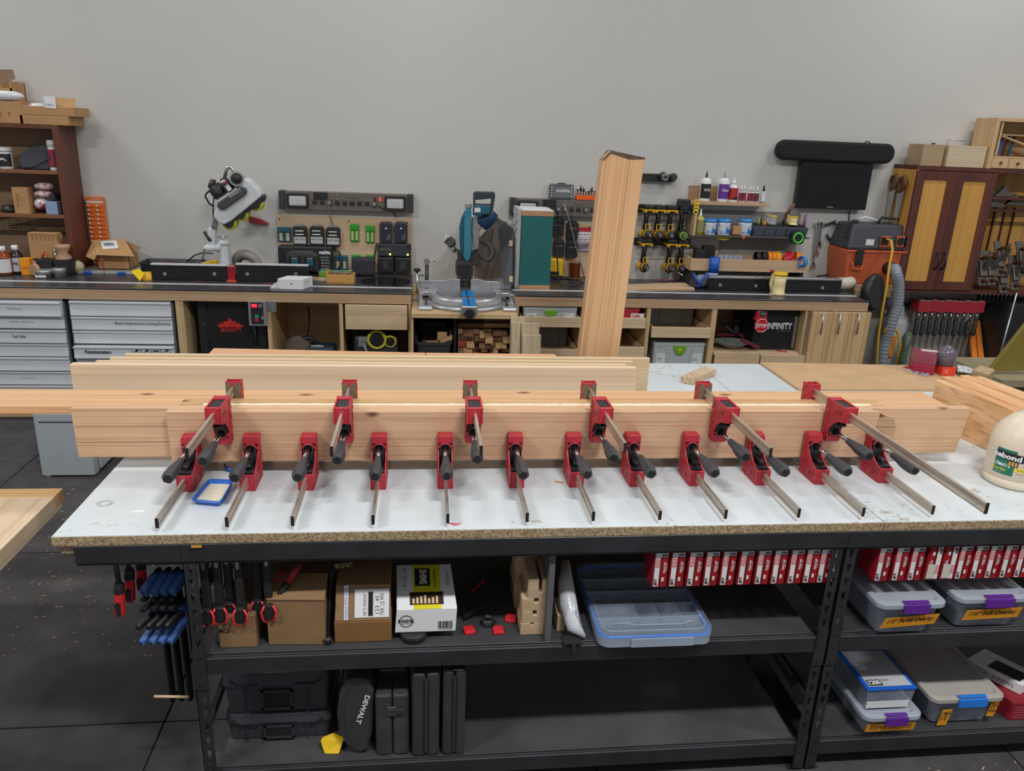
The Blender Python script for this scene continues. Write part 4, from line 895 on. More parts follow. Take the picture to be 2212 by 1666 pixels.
bottle(14,43,532,593,'dark brown bottle with white cap and pale label on the left bench',brn,1,mat('pale_blue_label',(186,190,204),.6),txt='PURE')
bottle(-22,16,535,596,'amber red jug cut by the left edge of the photo',mat('amber_liquid',(140,60,34),.15),1,PAPER)
q=stand(55,594);a,b_,c,d=fb(44,559,65,594,q.y);ob=thing('orange_box','small orange carton right of the brown bottle','box',((a+b_)/2,q.y+.03,WB));MB().box(a,b_,q.y,q.y+.06,STD,d).build('carton',mat('orange_yellow_print',(238,152,22),.5),ob,bevel=.001,seg=1);letter('SAMPLE',(a+.01,q.y,STD+.045),(b_-a-.02,0,0),(0,0,.015),mat('red_print2',(190,70,30),.5),ob)
for px0,px1,lab in ((79,116,'left black hanging bin with an orange plier on the bench'),(112,152,'right black bin holding two chrome tool handles')):
    q=stand((px0+px1)/2,597 if px0 < 100 else 598);a,b_,c,d=fb(px0,562,px1,597,q.y);x=thing('parts_bin',lab,'bin',((a+b_)/2,q.y+.05,WB))
    if px0 > 100: a += .012
    mb=MB().hexa([(a+.015,q.y,STD),(b_-.02,q.y,STD),(b_-.02,q.y+.12,STD),(a+.015,q.y+.12,STD),(a,q.y,d),(b_-.002,q.y,d),(b_-.002,q.y+.12,d),(a,q.y+.12,d)]);o=mb.build('bin_body',BLACK,x,bevel=.003)
    MB().box(a+.01,b_-.012,q.y+.01,q.y+.11,d-.002,d+.0008).build('bin_inside',INK,o)
    if px0 < 100: p=PY(92,562,q.y+.06);MB().tube([(p.x,q.y+.06,d+.001),(p.x+.02,q.y+.05,d+.05),(p.x+.03,q.y+.05,d+.055)],.006,6).tube([(p.x-.01,q.y+.06,d+.02),(p.x+.04,q.y+.05,d+.03)],.004,6).build('plier',mat('orange_grip',(214,92,40),.5),x)
    else:
        for px,dz in ((121,.05),(131,.065)): p=PY(px,560,q.y+.05);MB().cyl((p.x,q.y+.05,d+.001),(p.x,q.y+.05,d+dz),.009,n=10).ball((p.x,q.y+.05,d+dz+.01),.014,10).build('chrome_handle',CHROME,x)
for px0,px1,y0_,yb_,lab in ((70,106,585,602,'flat silver tin with a white label on the bench'),(108,137,581,601,'silver round jar beside the flat tin')):
    q=stand((px0+px1)/2,yb_);a,b_,c,d=fb(px0,y0_,px1,yb_,q.y);r=(b_-a)/2;x=thing('tin',lab,'tin',((a+b_)/2,q.y+r,WB));X,Y_=(a+b_)/2,q.y+r
    MB().lathe((X,Y_,STD),(X,Y_,d),[(0,r*.92),(.5,r*.95),(.52,r),(.97,r),(1,r*.95)],24).build('tin_body',mat('dull_silver',(170,172,172),.35,.6),x)
    if px0 < 80: plate((X-r*.7,Y_-r*1.0,STD+.006),(r*1.3,0,0),(0,0,.018),.001,PAPER,'paper_label',x); 
vs_=wood('turned_beech',(186,148,120),(168,128,100),2,1.5,.5,line=.1)
pv=stand(140,572);a,b_,c,d=fb(126,528,152,560,5.95)
tag(MB().lathe(((a+b_)/2,5.925,STD),((a+b_)/2,5.925,d),[(0,.03),(.2,.045),(.6,.055),(.75,.03),(.9,.052),(1,.055),(.99,.045),(.9,.03)],20).build('turned_vase',vs_),'small turned pink beech vase beside the bookcase foot','vase')
for (px,py,r,l),k in zip(((70,560,.045,'turned wood roundel leaning behind the orange carton'),(82,558,.04,'smaller wood roundel behind the black bins'),(60,548,.05,'pale wood disc at the back behind the brown bottle')),range(3)):
    p=PY(px,py,5.86+.04*k);z=STD+r*1.02;tag(MB().lathe((p.x,5.85+.05*k,z),(p.x+.012,5.875+.05*k,z),[(0,r*.9),(.3,r),(.7,r),(1,r*.9)],20).build('wood_disc',vs_),l,'disc')
# open cardboard box with four flaps
q=stand(245,588);Yc=q.y;a,b_,c,d=fb(211,548,280,589,Yc);x=thing('cardboard_box','open brown cardboard box with barcode label on its front flap','box',((a+b_)/2,Yc+.12,WB))
dep=.18;th=.004;zb_=STD+.022;mb=MB().box(a,b_,Yc,Yc+th,zb_,d).box(a,b_,Yc+dep,Yc+dep+th,zb_,d).box(a,a+th,Yc,Yc+dep,zb_,d).box(b_-th,b_,Yc,Yc+dep,zb_,d).box(a,b_,Yc,Yc+dep,zb_,zb_+th);mb.build('carton',CARD,x)
g=[PY(185,560,Yc-.13)+Vector((0,0,0)),PY(266+7,549,Yc-.1)]
fz=d;g0,g1=Vector((a,Yc,fz)),Vector((b_,Yc,fz));o0,o1=PY(203,548,Yc-.11),PY(290,553,Yc-.08)
A0,A1,A2,A3=PY(200,520,Yc+.02),PY(268,517,Yc+.02),PY(290,554,Yc-.09),PY(209,551,Yc-.09)
MB().prism([A0,A1,A2,A3],(0,.003,.003)).build('front_flap',CARD,x);lw=(A1-A0).normalized()
lb=plate(A0+(A1-A0)*.24+(A3-A0)*.62,(A1-A0)*.5,(A0-A3)*.56,.001,PAPER,'shipping_label',x);barcode(A0+(A1-A0)*.32+(A3-A0)*.42,(A1-A0)*.34,(A0-A3)*.2,INK,lb,14,off=.002)
MB().prism([PY(200,521,Yc+.02),PY(209,551,Yc-.09),PY(203,562,Yc-.1),PY(185,554,Yc-.06)],(0,.003,0)).build('left_flap',CARD,x)
MB().prism([(a,Yc+.02,d),(a,Yc+dep-.02,d),PY(198,540,Yc+.1),PY(202,524,Yc+.04)],(0,.003,0)).build('side_flap',CARDD,x)
MB().prism([PY(270,520,Yc+.05),PY(305,535,Yc+.04),PY(297,544,Yc+.02),PY(278,540,Yc+.03)],(0,.003,0)).build('right_flap',CARDD,x)
p=PY(222,557,Yc-.12);tag(MB().tube([(p.x,Yc-.16,p.z),(p.x+.015,Yc-.16,p.z-.02),(p.x+.012,Yc-.16,WB+.003)],.0025,5,rfun=lambda i: (.01,.003,.002)[i]).build('marking_flag',RED),'thin red topped wire stake on the bench before the open box','stake')
a,b_,c,d=fb(167,588,290,603,Yc-.1);x=thing('organizer_case','flat clear organizer case with two blue latches under the open box','case',((a+b_)/2,Yc,WB))
MB().box(a,b_,Yc-.1,Yc+.14,STD,STD+.021).build('case_body',mat('cloudy_clear',(176,182,180),.2,alpha=.75),x,bevel=.004)
for px in (190,263): p=PY(px,595,Yc-.1);MB().box(p.x-.03,p.x+.03,Yc-.106,Yc-.101,STD+.002,STD+.022).build('latch',BLUE,x,bevel=.002)
x=tag(MB().ball((PY(168,570,Yc-.02).x,Yc-.07,STD+.05),.5,14,(.13,.1,.098)).build('bubble_bag',mat('crinkled_film',(190,186,160),.12,bump=1,bs=60,rgb2=(204,186,90),vs=25,sharp=(.5,.6))),'crinkled clear bag with yellow contents left of the open box','bag')
q=stand(309,606);tp_=thing('tape_roll','roll of yellow tape with torn yellow packet on it','tape',(q.x,q.y+.06,WB));MB().lathe((q.x+.01,q.y+.06,STD),(q.x+.01,q.y+.06,STD+.045),[(0,.055),(1,.055),(1,.03),(0,.03)],20,caps=False).build('roll',mat('yellow_tape',(226,172,30),.5),tp_)
p=PY(296,590,q.y);MB().prism([PY(283,586,q.y),PY(300,580,q.y),PY(312,592,q.y-.02),PY(302,607,q.y-.03)],(0,.006,0)).build('packet',mat('bright_yellow_film',(240,206,20),.25),tp_)
# black tray at the back
a,b_,c,d=fb(296,562,430,590,6.0);x=thing('tray','shallow black plastic tray behind the router fence','tray',((a+b_)/2,6.1,WB))
mb=MB();mb.rings([rr_(a+.03,b_-.03,6.02,6.22,STD,.03),rr_(a,b_,6.0,6.25,WB+.085,.04),rr_(a+.01,b_-.01,6.01,6.24,WB+.085,.035),rr_(a+.04,b_-.04,6.03,6.21,WB+.01,.03)],smooth=False);mb.build('tray_body',BLACK,x)
p=PY(365,562,6.1);MB().ball((p.x,6.12,WB+.07),.5,12,(.14,.1,.05)).build('dark_lump',mat('dark_red_rag',(70,44,50),.9),x)
# router fence: two faces, red centre, track
fen=thing('router_fence','long black router fence with light top track and red centre block','fence',(PY(495,605,5.8).x,5.85,WB))
def face_(px0,px1,par,nm='fence_face',tops=((571,572),(580,580))):
    a,b_=PY(px0,604,5.8).x,PY(px1,611,5.8).x;h=PY((px0+px1)/2,574,5.8).z
    o=MB().box(a,b_,5.80,5.822,STD+.002,h).build(nm,mat('black_fence',(26,26,28),.35),par,bevel=.001,seg=1);MB().box(a,b_,5.798,5.85,h+.0003,h+.008).build('fence_cap',mat('pale_track',(1,1,1)),o);return h
hF=face_(328,492,fen);face_(511,667,fen)
MB().box(PY(329,600,5.8).x,PY(667,606,5.8).x,5.8225,5.90,STD,WB+.04).build('fence_base',DARK,fen)
for px in (356,463,534,639): disc(px,592,5.795,.013,ALU,fen,'knob',.005)
q0,q1=PY(492,604,5.8).x,PY(510,606,5.8).x
MB().box(q0+.003,q1-.003,5.79,5.86,STD,hF+.005).build('router_throat',mat('translucent_red',(150,30,44),.2),fen,bevel=.004);MB().box(q0-.004,q1+.006,5.775,5.789,STD,STD+.012).build('throat_base',mat('orange_red_plastic',(206,84,60),.4),fen)
mb=MB()
for px in (412,420,568+2,578): p=stand(px,609);mb.slab((p.x,5.70,WB+.0003),(.012,0,0),(.05,.085,0),(0,0,.0005))
tag(mb.build('red_stripe',mat('dark_red_stripe',(120,60,52),.5)),'dark red stripes inlaid in the router table top','stripe',kind='stuff')
# white phone style box
q=stand(655,624);a,b_,c,d=fb(600,597,655,622,q.y-.02);x=thing('white_box','small white product box with tiny printed emblem on the bench edge','box',((a+b_)/2,q.y,WB));Y_=q.y-.03
MB().hexa([(a,Y_,STD),(b_,Y_-.01,STD),(b_+.05,Y_+.12,STD),(a+.05,Y_+.13,STD),(a,Y_,STD+.075),(b_,Y_-.01,STD+.075),(b_+.05,Y_+.12,STD+.075),(a+.05,Y_+.13,STD+.075)]).build('carton',WHITE,x,bevel=.003)
p=PY(629,613,Y_-.008);MB().ball((p.x,Y_-.007,p.z),.5,8,(.008,.002,.018)).build('printed_emblem',INK,x)
letter('iPHONE',(b_+.01,Y_-.004+.02,STD+.045),(.022,.055,0),(0,0,.01),GREYPL,x)
MB().prism([(a-.06,Y_+.02,STD),(a-.002,Y_+.02,STD),(a-.002,Y_+.02,STD+.05),(a-.035,Y_+.02,STD+.03)],(0,.012,0)).build('tray_insert',WHITE,x)
# wooden tray with screws
q=stand(705,613);a,b_,c,d=fb(705,592,765,613,q.y);x=thing('screw_tray','small pine tray full of screws near the round router plate','tray',((a+b_)/2,q.y+.06,WB));Y_=q.y;dep=.13
pn=wood('honey_pine',(206,158,92),(186,134,70),0,1.5,.5,line=.3)
for nm_,bx in (('front',(a,b_,Y_,Y_+.012)),('back',(a,b_,Y_+dep-.012,Y_+dep)),('left',(a,a+.012,Y_+.0125,Y_+dep-.0125)),('right',(b_-.012,b_,Y_+.0125,Y_+dep-.0125))): MB().box(bx[0],bx[1],bx[2],bx[3],STD,d-.008 if nm_ != 'left' else d+.008).build('tray_side',pn,x,bevel=.001,seg=1)
MB().box(a+.012,b_-.012,Y_+.012,Y_+dep-.012,STD,STD+.02).build('tray_bottom',pn,x)
mb=MB();r=random.Random(4)
for k in range(90):
    c0=Vector((r.uniform(a+.03,b_-.03),r.uniform(Y_+.03,Y_+dep-.03),r.uniform(WB+.04,d+.004)));an=r.uniform(0,6.28);dv=Vector((math.cos(an),math.sin(an),r.uniform(-.5,.5))).normalized()*.017;mb.cyl(c0-dv,c0+dv,.0018,n=4)
mb.build('screws',mat('zinc_screws',(150,140,128),.35,.8),x)['kind']='stuff'
q=stand(668,600);p0,p1=PY(667,595,5.95),PY(703,603,5.88);tag(MB().slab((p0.x,5.93,STD),(p1.x-p0.x+.02,-.06,0),(0,.025,0),(0,0,.02)).build('wood_strip',plyd),'pale wood strip between the fence end and the screw tray','strip')
# round black insert plate
q=stand(832,614);a,b_,c,d=fb(783,600,884,622,q.y+.1);tag(MB().lathe(((a+b_)/2,q.y+.09,WB+.0004),((a+b_)/2,q.y+.09,WB+.004),[(0,.19),(1,.188)],40,sy=.95).build('round_plate',mat('gloss_black_plate',(14,14,16),.12)),'round glossy black plate on the bench near the saw','plate')
# ---------------------------------------------------------------- power feeder
wp=mat('white_enamel',(206,210,214),.35); 
pf=thing('power_feeder','white three wheel power feeder on a jointed arm above the bench','power feeder',stand(485,572))
YF=5.95
def pt(px,py,y=YF): return PY(px,py,y)
x=pt(484,570).x
MB().lathe((x,YF+.03,STD),(x,YF+.03,pt(483,528).z),[(0,.056),(.5,.05),(1,.045)],6,smooth=False,ph=.3).build('column_base',wp,pf)
MB().lathe((x,YF+.03,pt(483,530).z),(x,YF+.03,pt(483,519).z),[(0,.047),(.6,.045),(1,.03)],20).cyl((x,YF+.03,pt(483,519).z),(x,YF+.03,pt(483,507).z),.012,n=12).build('column_head',wp,pf)
MB().cyl(pt(470,512,YF+.03),pt(493,512,YF+.03),.004,n=8).build('locking_handle',CHROME,pf)
MB().cyl(pt(478,534),pt(446,536),.028,n=16).cyl(pt(452,536),pt(440,536),.016,n=12).build('cross_arm',wp,pf,bevel=.003)
MB().slab(pt(449,492,YF-.01),pt(466,494)-pt(449,492),pt(447,528)-pt(449,492),(0,.05,0)).build('joint_bracket',wp,pf,bevel=.008)
MB().cyl(pt(440,533),pt(443,537),.012,n=10).tube([pt(442,536),pt(437,565,YF-.05)],.005,6).build('lock_lever',DARK,pf);MB().tube([pt(441,500),pt(447,510),pt(454,520,YF-.03)],.012,8).build('black_lever',BLACK,pf)
MB().tube([pt(463,494),pt(467,470),pt(470,452)],.022,12).build('upright_arm',ALU,pf)
MB().tube([pt(484,390,YF+.0),pt(489,368),pt(493,361),pt(498,361),pt(503,367),pt(510,385)],.013,10).build('curved_handle',CHROME,pf)
MB().cyl(pt(511,386,YF-.10),pt(513,390,YF+.02),.052,.058,n=24).build('knob_ring',mat('grey_enamel',(150,150,150),.4),pf);MB().cyl(pt(511,386,YF-.112),pt(511,386,YF-.1005),.038,.04,n=24).ball(pt(511,386,YF-.112),.03,12,(1,.5,1)).build('black_knob',BLACK,pf,bevel=.002)
# inclined head body: outline polygon, wheels below
def poly(pts,y): return [PY(a,b_,y) for a,b_ in pts]
MB().prism(poly([(526,384),(540,392),(558,410),(565,424),(500,477),(484,486),(470,481),(461,466),(463,455),(520,400)],YF-.09),(0,.15,0)).build('head_housing',wp,pf,bevel=.012,seg=3)
MB().prism(poly([(563,420),(569,426),(566,437),(492,488),(478,484),(486,478)],YF-.08),(0,.13,0)).build('under_frame',BLACK,pf,bevel=.004)
MB().prism(poly([(520,403),(530,406),(533,416),(528,422),(484,453),(474,453),(468,447),(470,438)],YF-.125),(0,.034,0)).build('side_cover',mat('dark_grey_cover',(62,66,70),.45),pf,bevel=.01,seg=3)
letter('INFINITY',PY(497,428,YF-.127),PY(522,413,YF-.127)-PY(497,428,YF-.127),(-.008,0,.018),mat('pale_grey_print',(170,174,178),.5),pf,bold=1)
for px,py in ((495,474),(520,455),(551,434)):
    c=pt(px+3,py+6,YF-.02);w=MB().lathe((c.x,YF-.07,c.z),(c.x,YF+.03,c.z),[(0,.044),(.1,.052),(.9,.052),(1,.044)],24).build('drive_wheel',mat('lime_rubber',(196,202,52),.5),pf);MB().cyl((c.x,YF-.084,c.z),(c.x,YF-.0705,c.z),.036,n=20).build('wheel_hub',BLACK,w)
MB().lathe(pt(480,424),pt(462,400),[(0,.05),(.2,.056),(.8,.056),(.85,.045),(1,.04)],18).build('motor',BLACK,pf);MB().lathe(pt(462,400),pt(453,396),[(0,.04),(1,.034)],16).build('motor_cap',DARK,pf)
MB().prism(poly([(474,388),(484,383),(503,408),(494,417)],YF-.11),(0,.07,0)).build('switch_box',BLACK,pf,bevel=.003)
MB().prism(poly([(477,391),(484,387),(501,409),(494,414)],YF-.113),(0,.0025,0)).build('switch_plate',WHITE,pf); 
c=pt(486,396,YF-.12);MB().ball((c.x,YF-.12,c.z),.016,12).build('red_switch',mat('dark_red_knob',(140,30,40),.4),pf)
MB().tube([pt(457,408),pt(446,418),pt(443,424),pt(452,440),pt(462,446)],.007,6).tube([pt(462,425),pt(460,450),pt(461,472),pt(466,490)],.005,6).build('cable',BLACK,pf)
tag(MB().tube([PY(403,566,6.2),PY(420,552,6.2),PY(438,546,6.15),PY(460,548,6.1)],.005,6).build('power_cable',BLACK),'black cable rising behind the black tray','cable')
# corrugated hose
def hose(pts,r,m,lab,nm='flexible_hose',n=7,amp=.08,sub=26,cat='hose',par=None):
    P_=[Vector(p) for p in pts];out=[]
    for i in range(len(P_)-1):
        a,b_,c,d=P_[max(0,i-1)],P_[i],P_[i+1],P_[min(len(P_)-1,i+2)]
        for j in range(sub): t=j/sub;out.append(.5*((2*b_)+(c-a)*t+(2*a-5*b_+4*c-d)*t*t+(3*b_-a-3*c+d)*t**3))
    out.append(P_[-1]);o=MB().tube(out,r,16,rfun=lambda i: r*(1+amp*math.sin(i*math.pi*.66))).build(nm,m,par)
    if lab: tag(o,lab,cat)
    return o
hose([PY(508,578,6.06),PY(510,562,6.06),PY(522,551,6.03),PY(540,553,6.0),PY(556,568,6.0),PY(562,590,6.0)],.036,mat('grey_hose',(140,134,128),.4),'grey corrugated hose arching behind the router fence',sub=16)
# level with yellow body lying behind
x=thing('spirit_level','yellow and black tool lying left of the power feeder','tool',PY(452,565,6.05));a,b_=PY(433,569,6.02),PY(470,559,6.02);MB().slab((a.x,6.02,WB+.001+.045),(b_.x-a.x,0,.03),(0,0,.045),(0,.05,0)).build('tool_body',YELLOW,x,bevel=.004);MB().slab((a.x-.12,6.02,STD),(b_.x-a.x+.12,0,.0),(0,0,.045),(0,.05,0)).build('tool_shaft',BLACK,x,bevel=.003)
# small red thing on the wall
x=thing('wall_clamp','small dark red metal clamp fixed to the wall','clamp',PY(555,475,6.27));MB().prism(poly([(536,467),(562,474),(580,483),(578,486),(538,482)],6.26),(0,.038,0)).build('clamp_body',mat('dark_red_metal',(140,48,48),.5),x,bevel=.003);MB().cyl(PY(534,467,6.25),PY(541,468,6.25),.008,n=10).build('clamp_screw',CHROME,x)
# ================================================================ POWER STRIPS AND CHARGING BOARDS
sgr=mat('brown_grey_metal',(112,104,98),.45,.3)
def strip(x0px,y0px,x1px,y1px,hpx,lab,extend=None,plugs=()):
    y=WY-.09;A=PY(x0px,y0px,y);B=PY(x1px,y1px,y);h=PY(x0px,y0px,y).z-PY(x0px,y0px+hpx,y).z;zt=(A.z+B.z)/2;x1=B.x if extend is None else extend
    s=thing('power_strip',lab,'power strip',((A.x+x1)/2,y,zt-h))
    MB().box(A.x+.045,x1-.045,y+.01,WY-.001,zt-h,zt-.003).build('housing',sgr,s,bevel=.003)
    for a in (A.x,x1-.044): MB().box(a,a+.044,y-.004,WY-.001,zt-h,zt).build('end_cap',DARK,s,bevel=.004)
    w=.165;hh=h*.80
    for a in (A.x+.058,x1-.058-w):
        fr=fprism(MB(),rpoly(a,a+w,zt-h*.52-hh/2,zt-h*.52+hh/2,.012),y-.006,y+.0095).build('lamp_frame',BLACK,s,bevel=.003)
        fprism(MB(),rpoly(a+.02,a+w-.02,zt-h*.52-hh/2+.02,zt-h*.52+hh/2-.02,.008),y-.0085,y-.0065).build('lamp_lens',mat('lamp_lens',(186,188,190),.2),fr)
        mb=MB()
        for i in range(5):
            for j in range(4): mb.ball((a+.04+i*(w-.08)/4,y-.009,zt-h*.52-hh/2+.035+j*(hh-.07)/3),.008,6,(1,.4,.8))
        mb.build('led_lens',WHITE,fr)['kind']='stuff'
    L=x1-A.x;n=9
    for i in range(n):
        xx=A.x+L*(.262+.0555*i)
        o=MB().box(xx-.017,xx+.017,y+.004,y+.0095,zt-h*.70,zt-h*.70+.034).build('outlet',BLACK,s);MB().box(xx-.013,xx+.013,y+.002,y+.0039,zt-h*.70+.024,zt-h*.70+.028).build('outlet_cover',sgr,o)
        if i in plugs: MB().box(xx-.013,xx+.013,y-.03,y+.0015,zt-h*.70+.004,zt-h*.70+.03).build('plug',GREYPL,o,bevel=.003)
    xx=A.x+L*.315;MB().box(xx-.06,xx+.045,y-.002,y+.0095,zt-.055,zt-.004).build('tray_bracket',BLACK,s,bevel=.003)
    for k in range(3): xx=A.x+L*.43;MB().cyl((xx,y+.002,zt-.02-k*.017),(xx,y+.0095,zt-.02-k*.017),.007,n=10).build('jack',CHROME,s)
    letter('POWER STATION',(A.x+L*.5,y+.0095,zt-.045),(.09,0,0),(0,0,.009),BLACK,s)
    for k,m_ in ((.71,mat('dark_red_lens',(90,20,20),.4)),(.75,mat('lit_red_rocker',(230,70,50),.4,emit=.6))): xx=A.x+L*k;MB().box(xx-.008,xx+.008,y+.003,y+.0095,zt-.06,zt-.03).build('rocker_switch',m_,s)
    return s,A.x,x1,zt,h
# rigid strips follow the wall; slight roll of the photo is the camera's
s1=strip(601,409,893,423,40,'left wall power strip with two square lamps above the battery board',plugs=(2,8))
s2=strip(1103,428,1290,433,37,'right wall power strip partly hidden by the green sided box and fir beam',extend=PY(1103,428,WY-.09).x+(s1[2]-s1[1]),plugs=(2,3,6))
def pboard(px0,px1,y0_,y1_,lab,x1=None):
    a,b_,c,d=fb(px0,y0_,px1,y1_,WY-.02);b_=x1 or b_;x=thing('plywood_board',lab,'board',((a+b_)/2,WY-.01,c))
    MB().box(a,b_,WY-.019,WY-.001,WB+.001,d).build('panel',FROSTPLY,x,bevel=.001,seg=1)
    for u in (.02,.53,.97): MB().cyl((a+(b_-a)*u,WY-.021,d-.03),(a+(b_-a)*u,WY-.0192,d-.03),.006,n=10).build('screw',BLACK,x)
    return a,b_,d
FROSTPLY=wood('pale_birch_board',(214,190,160),(200,172,140),0,.35,.7,line=.06)
pa,pb_,pd=pboard(601,889,469,595,'birch plywood board on the wall carrying batteries and chargers')
qa,qb,qd=pboard(1188,1300,482,596,'second birch plywood board on the wall behind the green sided box',x1=PY(1188,500,WY-.02).x+.60)
WP=WY-.0195
# black 18 V batteries
def battery():
    r=thing('battery','battery','battery');w,h,t=.053,.15,.06
    fprism(MB(),rpoly(-w,w,0,h,.02),-t,-.001).build('case',BLACK,r,bevel=.006)
    MB().box(-w*.6,w*.6,-t+.006,-.02,h+.0005,h+.012).build('top_ridge',GREYPL,r,bevel=.002)
    for z in (.085,.112): MB().box(-w*.62,w*.55,-t-.001,-t-.0002,z,z+.008).build('white_stripe',PAPER,r)
    l=MB().box(-w*.86,w*.86,-t-.001,-t-.0002,.018,.07).build('rating_label',mat('grey_white_label',(176,178,180),.5),r);letter('18V 5.0Ah',(-w*.7,-t-.0012,.044),(.08,0,0),(0,0,.012),INK,l,off=0)
    return r
bt=battery();sp_=[]
for px,l in ((651,'left of the three black batteries with white labels on the board'),(687,'middle of the three black batteries with white labels on the board'),(722,'right of the three black batteries with white labels on the board')):
    p=PY(px,529 if px < 700 else 531,WP);sp_.append(((p.x,WP,p.z),(0,0,0),l))
place(bt,sp_,'black tool batteries on the left board')
# holders: blue and green clips
def clip(m,w,h):
    r=thing('battery_holder','holder','holder');MB().box(-w,w,-.022,-.001,0,h).build('back_plate',m,r,bevel=.006)
    i=MB().box(-w*.72,-w*.28,-.0265,-.0222,0.01,h*.6).box(w*.28,w*.72,-.0265,-.0222,.01,h*.6);i.build('slot_insert',FROSTPLY,r)['kind']='stuff'
    MB().box(-w*.95,w*.95,-.028,-.0222,h*.66,h*.97).build('top_bar',m,r,bevel=.004);return r
tb_=mat('petrol_blue_plastic',(34,92,110),.45);gb_=mat('green_holder_plastic',(44,152,40),.4)
cb1=clip(tb_,.052,.115);place(cb1,[((PY(616,522,WP).x,WP,PY(616,522,WP).z),(0,0,0),'petrol blue battery holder at the left edge of the board'),((PY(738,582,WP).x,WP,PY(738,582,WP).z),(0,0,0),'petrol blue battery holder low on the board beside the charger')])
cg=clip(gb_,.034,.135);place(cg,[((PY(px,py,WP).x,WP,PY(px,py,WP).z),(0,0,0),l) for px,py,l in ((767,521,'upper left green battery holder'),(800,524,'upper right green battery holder'),(770,586,'lower left green battery holder behind the black pouch'),(800,586,'lower right green battery holder behind the black pouch'))])
# blue-black batteries and dual charger
navy=mat('navy_black_plastic',(40,44,58),.4)
def fbat():
    r=thing('battery','b','battery');fprism(MB(),rpoly(-.050,.050,0,.165,.022),-.06,-.001).build('case',mat('charcoal_plastic',(50,54,62),.5),r,bevel=.006)
    f=fprism(MB(),rpoly(-.039,.039,.01,.155,.015),-.064,-.0605).build('front_pad',navy,r,bevel=.002);MB().prism([(-.01,-.0655,.112),(.01,-.0655,.112),(0,-.0655,.128)],(0,.001,0)).build('emblem',PAPER,f)
    mb=MB();[mb.box(.004+k*.011,.008+k*.011,-.0655,-.0645,.03,.05+k*.014) for k in range(3)];mb.build('charge_bars',GREYPL,f)['kind']='stuff';return r
place(fbat(),[((PY(px,524,WP).x,WP,PY(px,524+1,WP).z+.005),(0,0,0),l) for px,l in ((835,'left navy battery above the dual charger'),(867,'right navy battery above the dual charger'))])
a,b_,c,d=fb(816,525,888,588,WP-.06);ch=thing('battery_charger','dark dual battery charger with two yellow lights on the board','charger',((a+b_)/2,WP,c))
MB().box(a,b_,WP-.06,WP-.001,(c+d)/2+.005,d-.005).build('upper_case',mat('charcoal_plastic',(1,1,1)),ch,bevel=.012,seg=3);MB().box(a,(a+b_)/2-.006,WP-.085,WP-.001,c,(c+d)/2+.002).box((a+b_)/2+.006,b_,WP-.085,WP-.001,c,(c+d)/2+.002).box((a+b_)/2-.008,(a+b_)/2+.008,WP-.05,WP-.001,c+.01,(c+d)/2).build('battery_bay',BLACK,ch,bevel=.012,seg=3)
letter('FESTOOL',(a+.02,WP-.061,d-.06),(.09,0,0),(0,0,.015),mat('olive_print',(120,130,80),.5),ch,bold=1)
for u in (.37,.9): MB().cyl((a+(b_-a)*u,WP-.066,d-.09),(a+(b_-a)*u,WP-.0605,d-.09),.0075,n=10).build('status_light',mat('yellow_led',(255,240,110),.4,emit=2.5),ch)
for u in (.08,.92): MB().cyl((a+(b_-a)*u,WP-.066,d-.025),(a+(b_-a)*u,WP-.0605,d-.025),.012,n=10).build('screw_boss',BLACK,ch)
for u in (.24,.75):
    MB().box(a+(b_-a)*u-.02,a+(b_-a)*u+.02,WP-.0875,WP-.0852,c+.03,c+.09).build('logo_plate',DARK,ch)
MB().tube([(a-.01,WP-.01,d-.01),(a-.03,WP-.015,(c+d)/2),(a-.035,WP-.02,c-.02)],.006,6).build('cord',BLACK,ch)
# makita charger (two bays) standing on the bench
a,b_,c,d=fb(601,533,718,592,WY-.13);mk_=thing('battery_charger','black two bay charger with green light and white lettering','charger',((a+b_)/2,WY-.08,WB));Yk=WY-.13;w=b_-a
MB().box(a,b_,Yk,WP-.001,STD,d).build('case',BLACK,mk_,bevel=.012,seg=3)
MB().prism([(a+w*.15,Yk-.03,STD+.02),(a+w*.74,Yk-.03,STD+.02),(a+w*.74,Yk-.02,d-.06),(a+w*.62,Yk-.01,d-.03),(a+w*.25,Yk-.01,d-.03),(a+w*.15,Yk-.02,d-.06)],(0,.03,0)).build('bay_frame',DARK,mk_,bevel=.006)
for u in (.22,.5):
    b=MB().box(a+w*u,a+w*(u+.2),Yk-.05,Yk-.031,STD+.03,STD+.15).build('charging_bay',BLACK,mk_,bevel=.006);MB().box(a+w*(u+.04),a+w*(u+.16),Yk-.055,Yk-.0505,STD+.07,STD+.12).build('blue_insert',tb_,b,bevel=.002);MB().box(a+w*(u+.05),a+w*(u+.15),Yk-.055,Yk-.0505,STD+.123,STD+.135).build('latch_pad',GREYPL,b)
letter('makita',(a+w*.76,Yk-.0005,d-.055),(w*.21,0,0),(0,0,.03),WHITE,mk_,bold=2)
letter('18V LITHIUM',(a+w*.77,Yk-.0005,d-.085),(w*.16,0,0),(0,0,.01),PAPER,mk_)
for k,s_ in enumerate(('5.0Ah  45 min','4.0Ah  36 min','3.0Ah  22 min','DC18RD')): letter(s_,(a+w*.79,Yk-.0005,d-.108-k*.022),(w*.15,0,0),(0,0,.011),PAPER,mk_)
MB().box(a+w*.04,a+w*.14,Yk-.012,Yk-.0005,STD+.03,STD+.085).build('light_housing',DARK,mk_,bevel=.003);MB().box(a+w*.05,a+w*.12,Yk-.015,Yk-.0125,STD+.035,STD+.055).build('green_light',mat('green_led',(40,255,120),.4,emit=2.5),mk_)
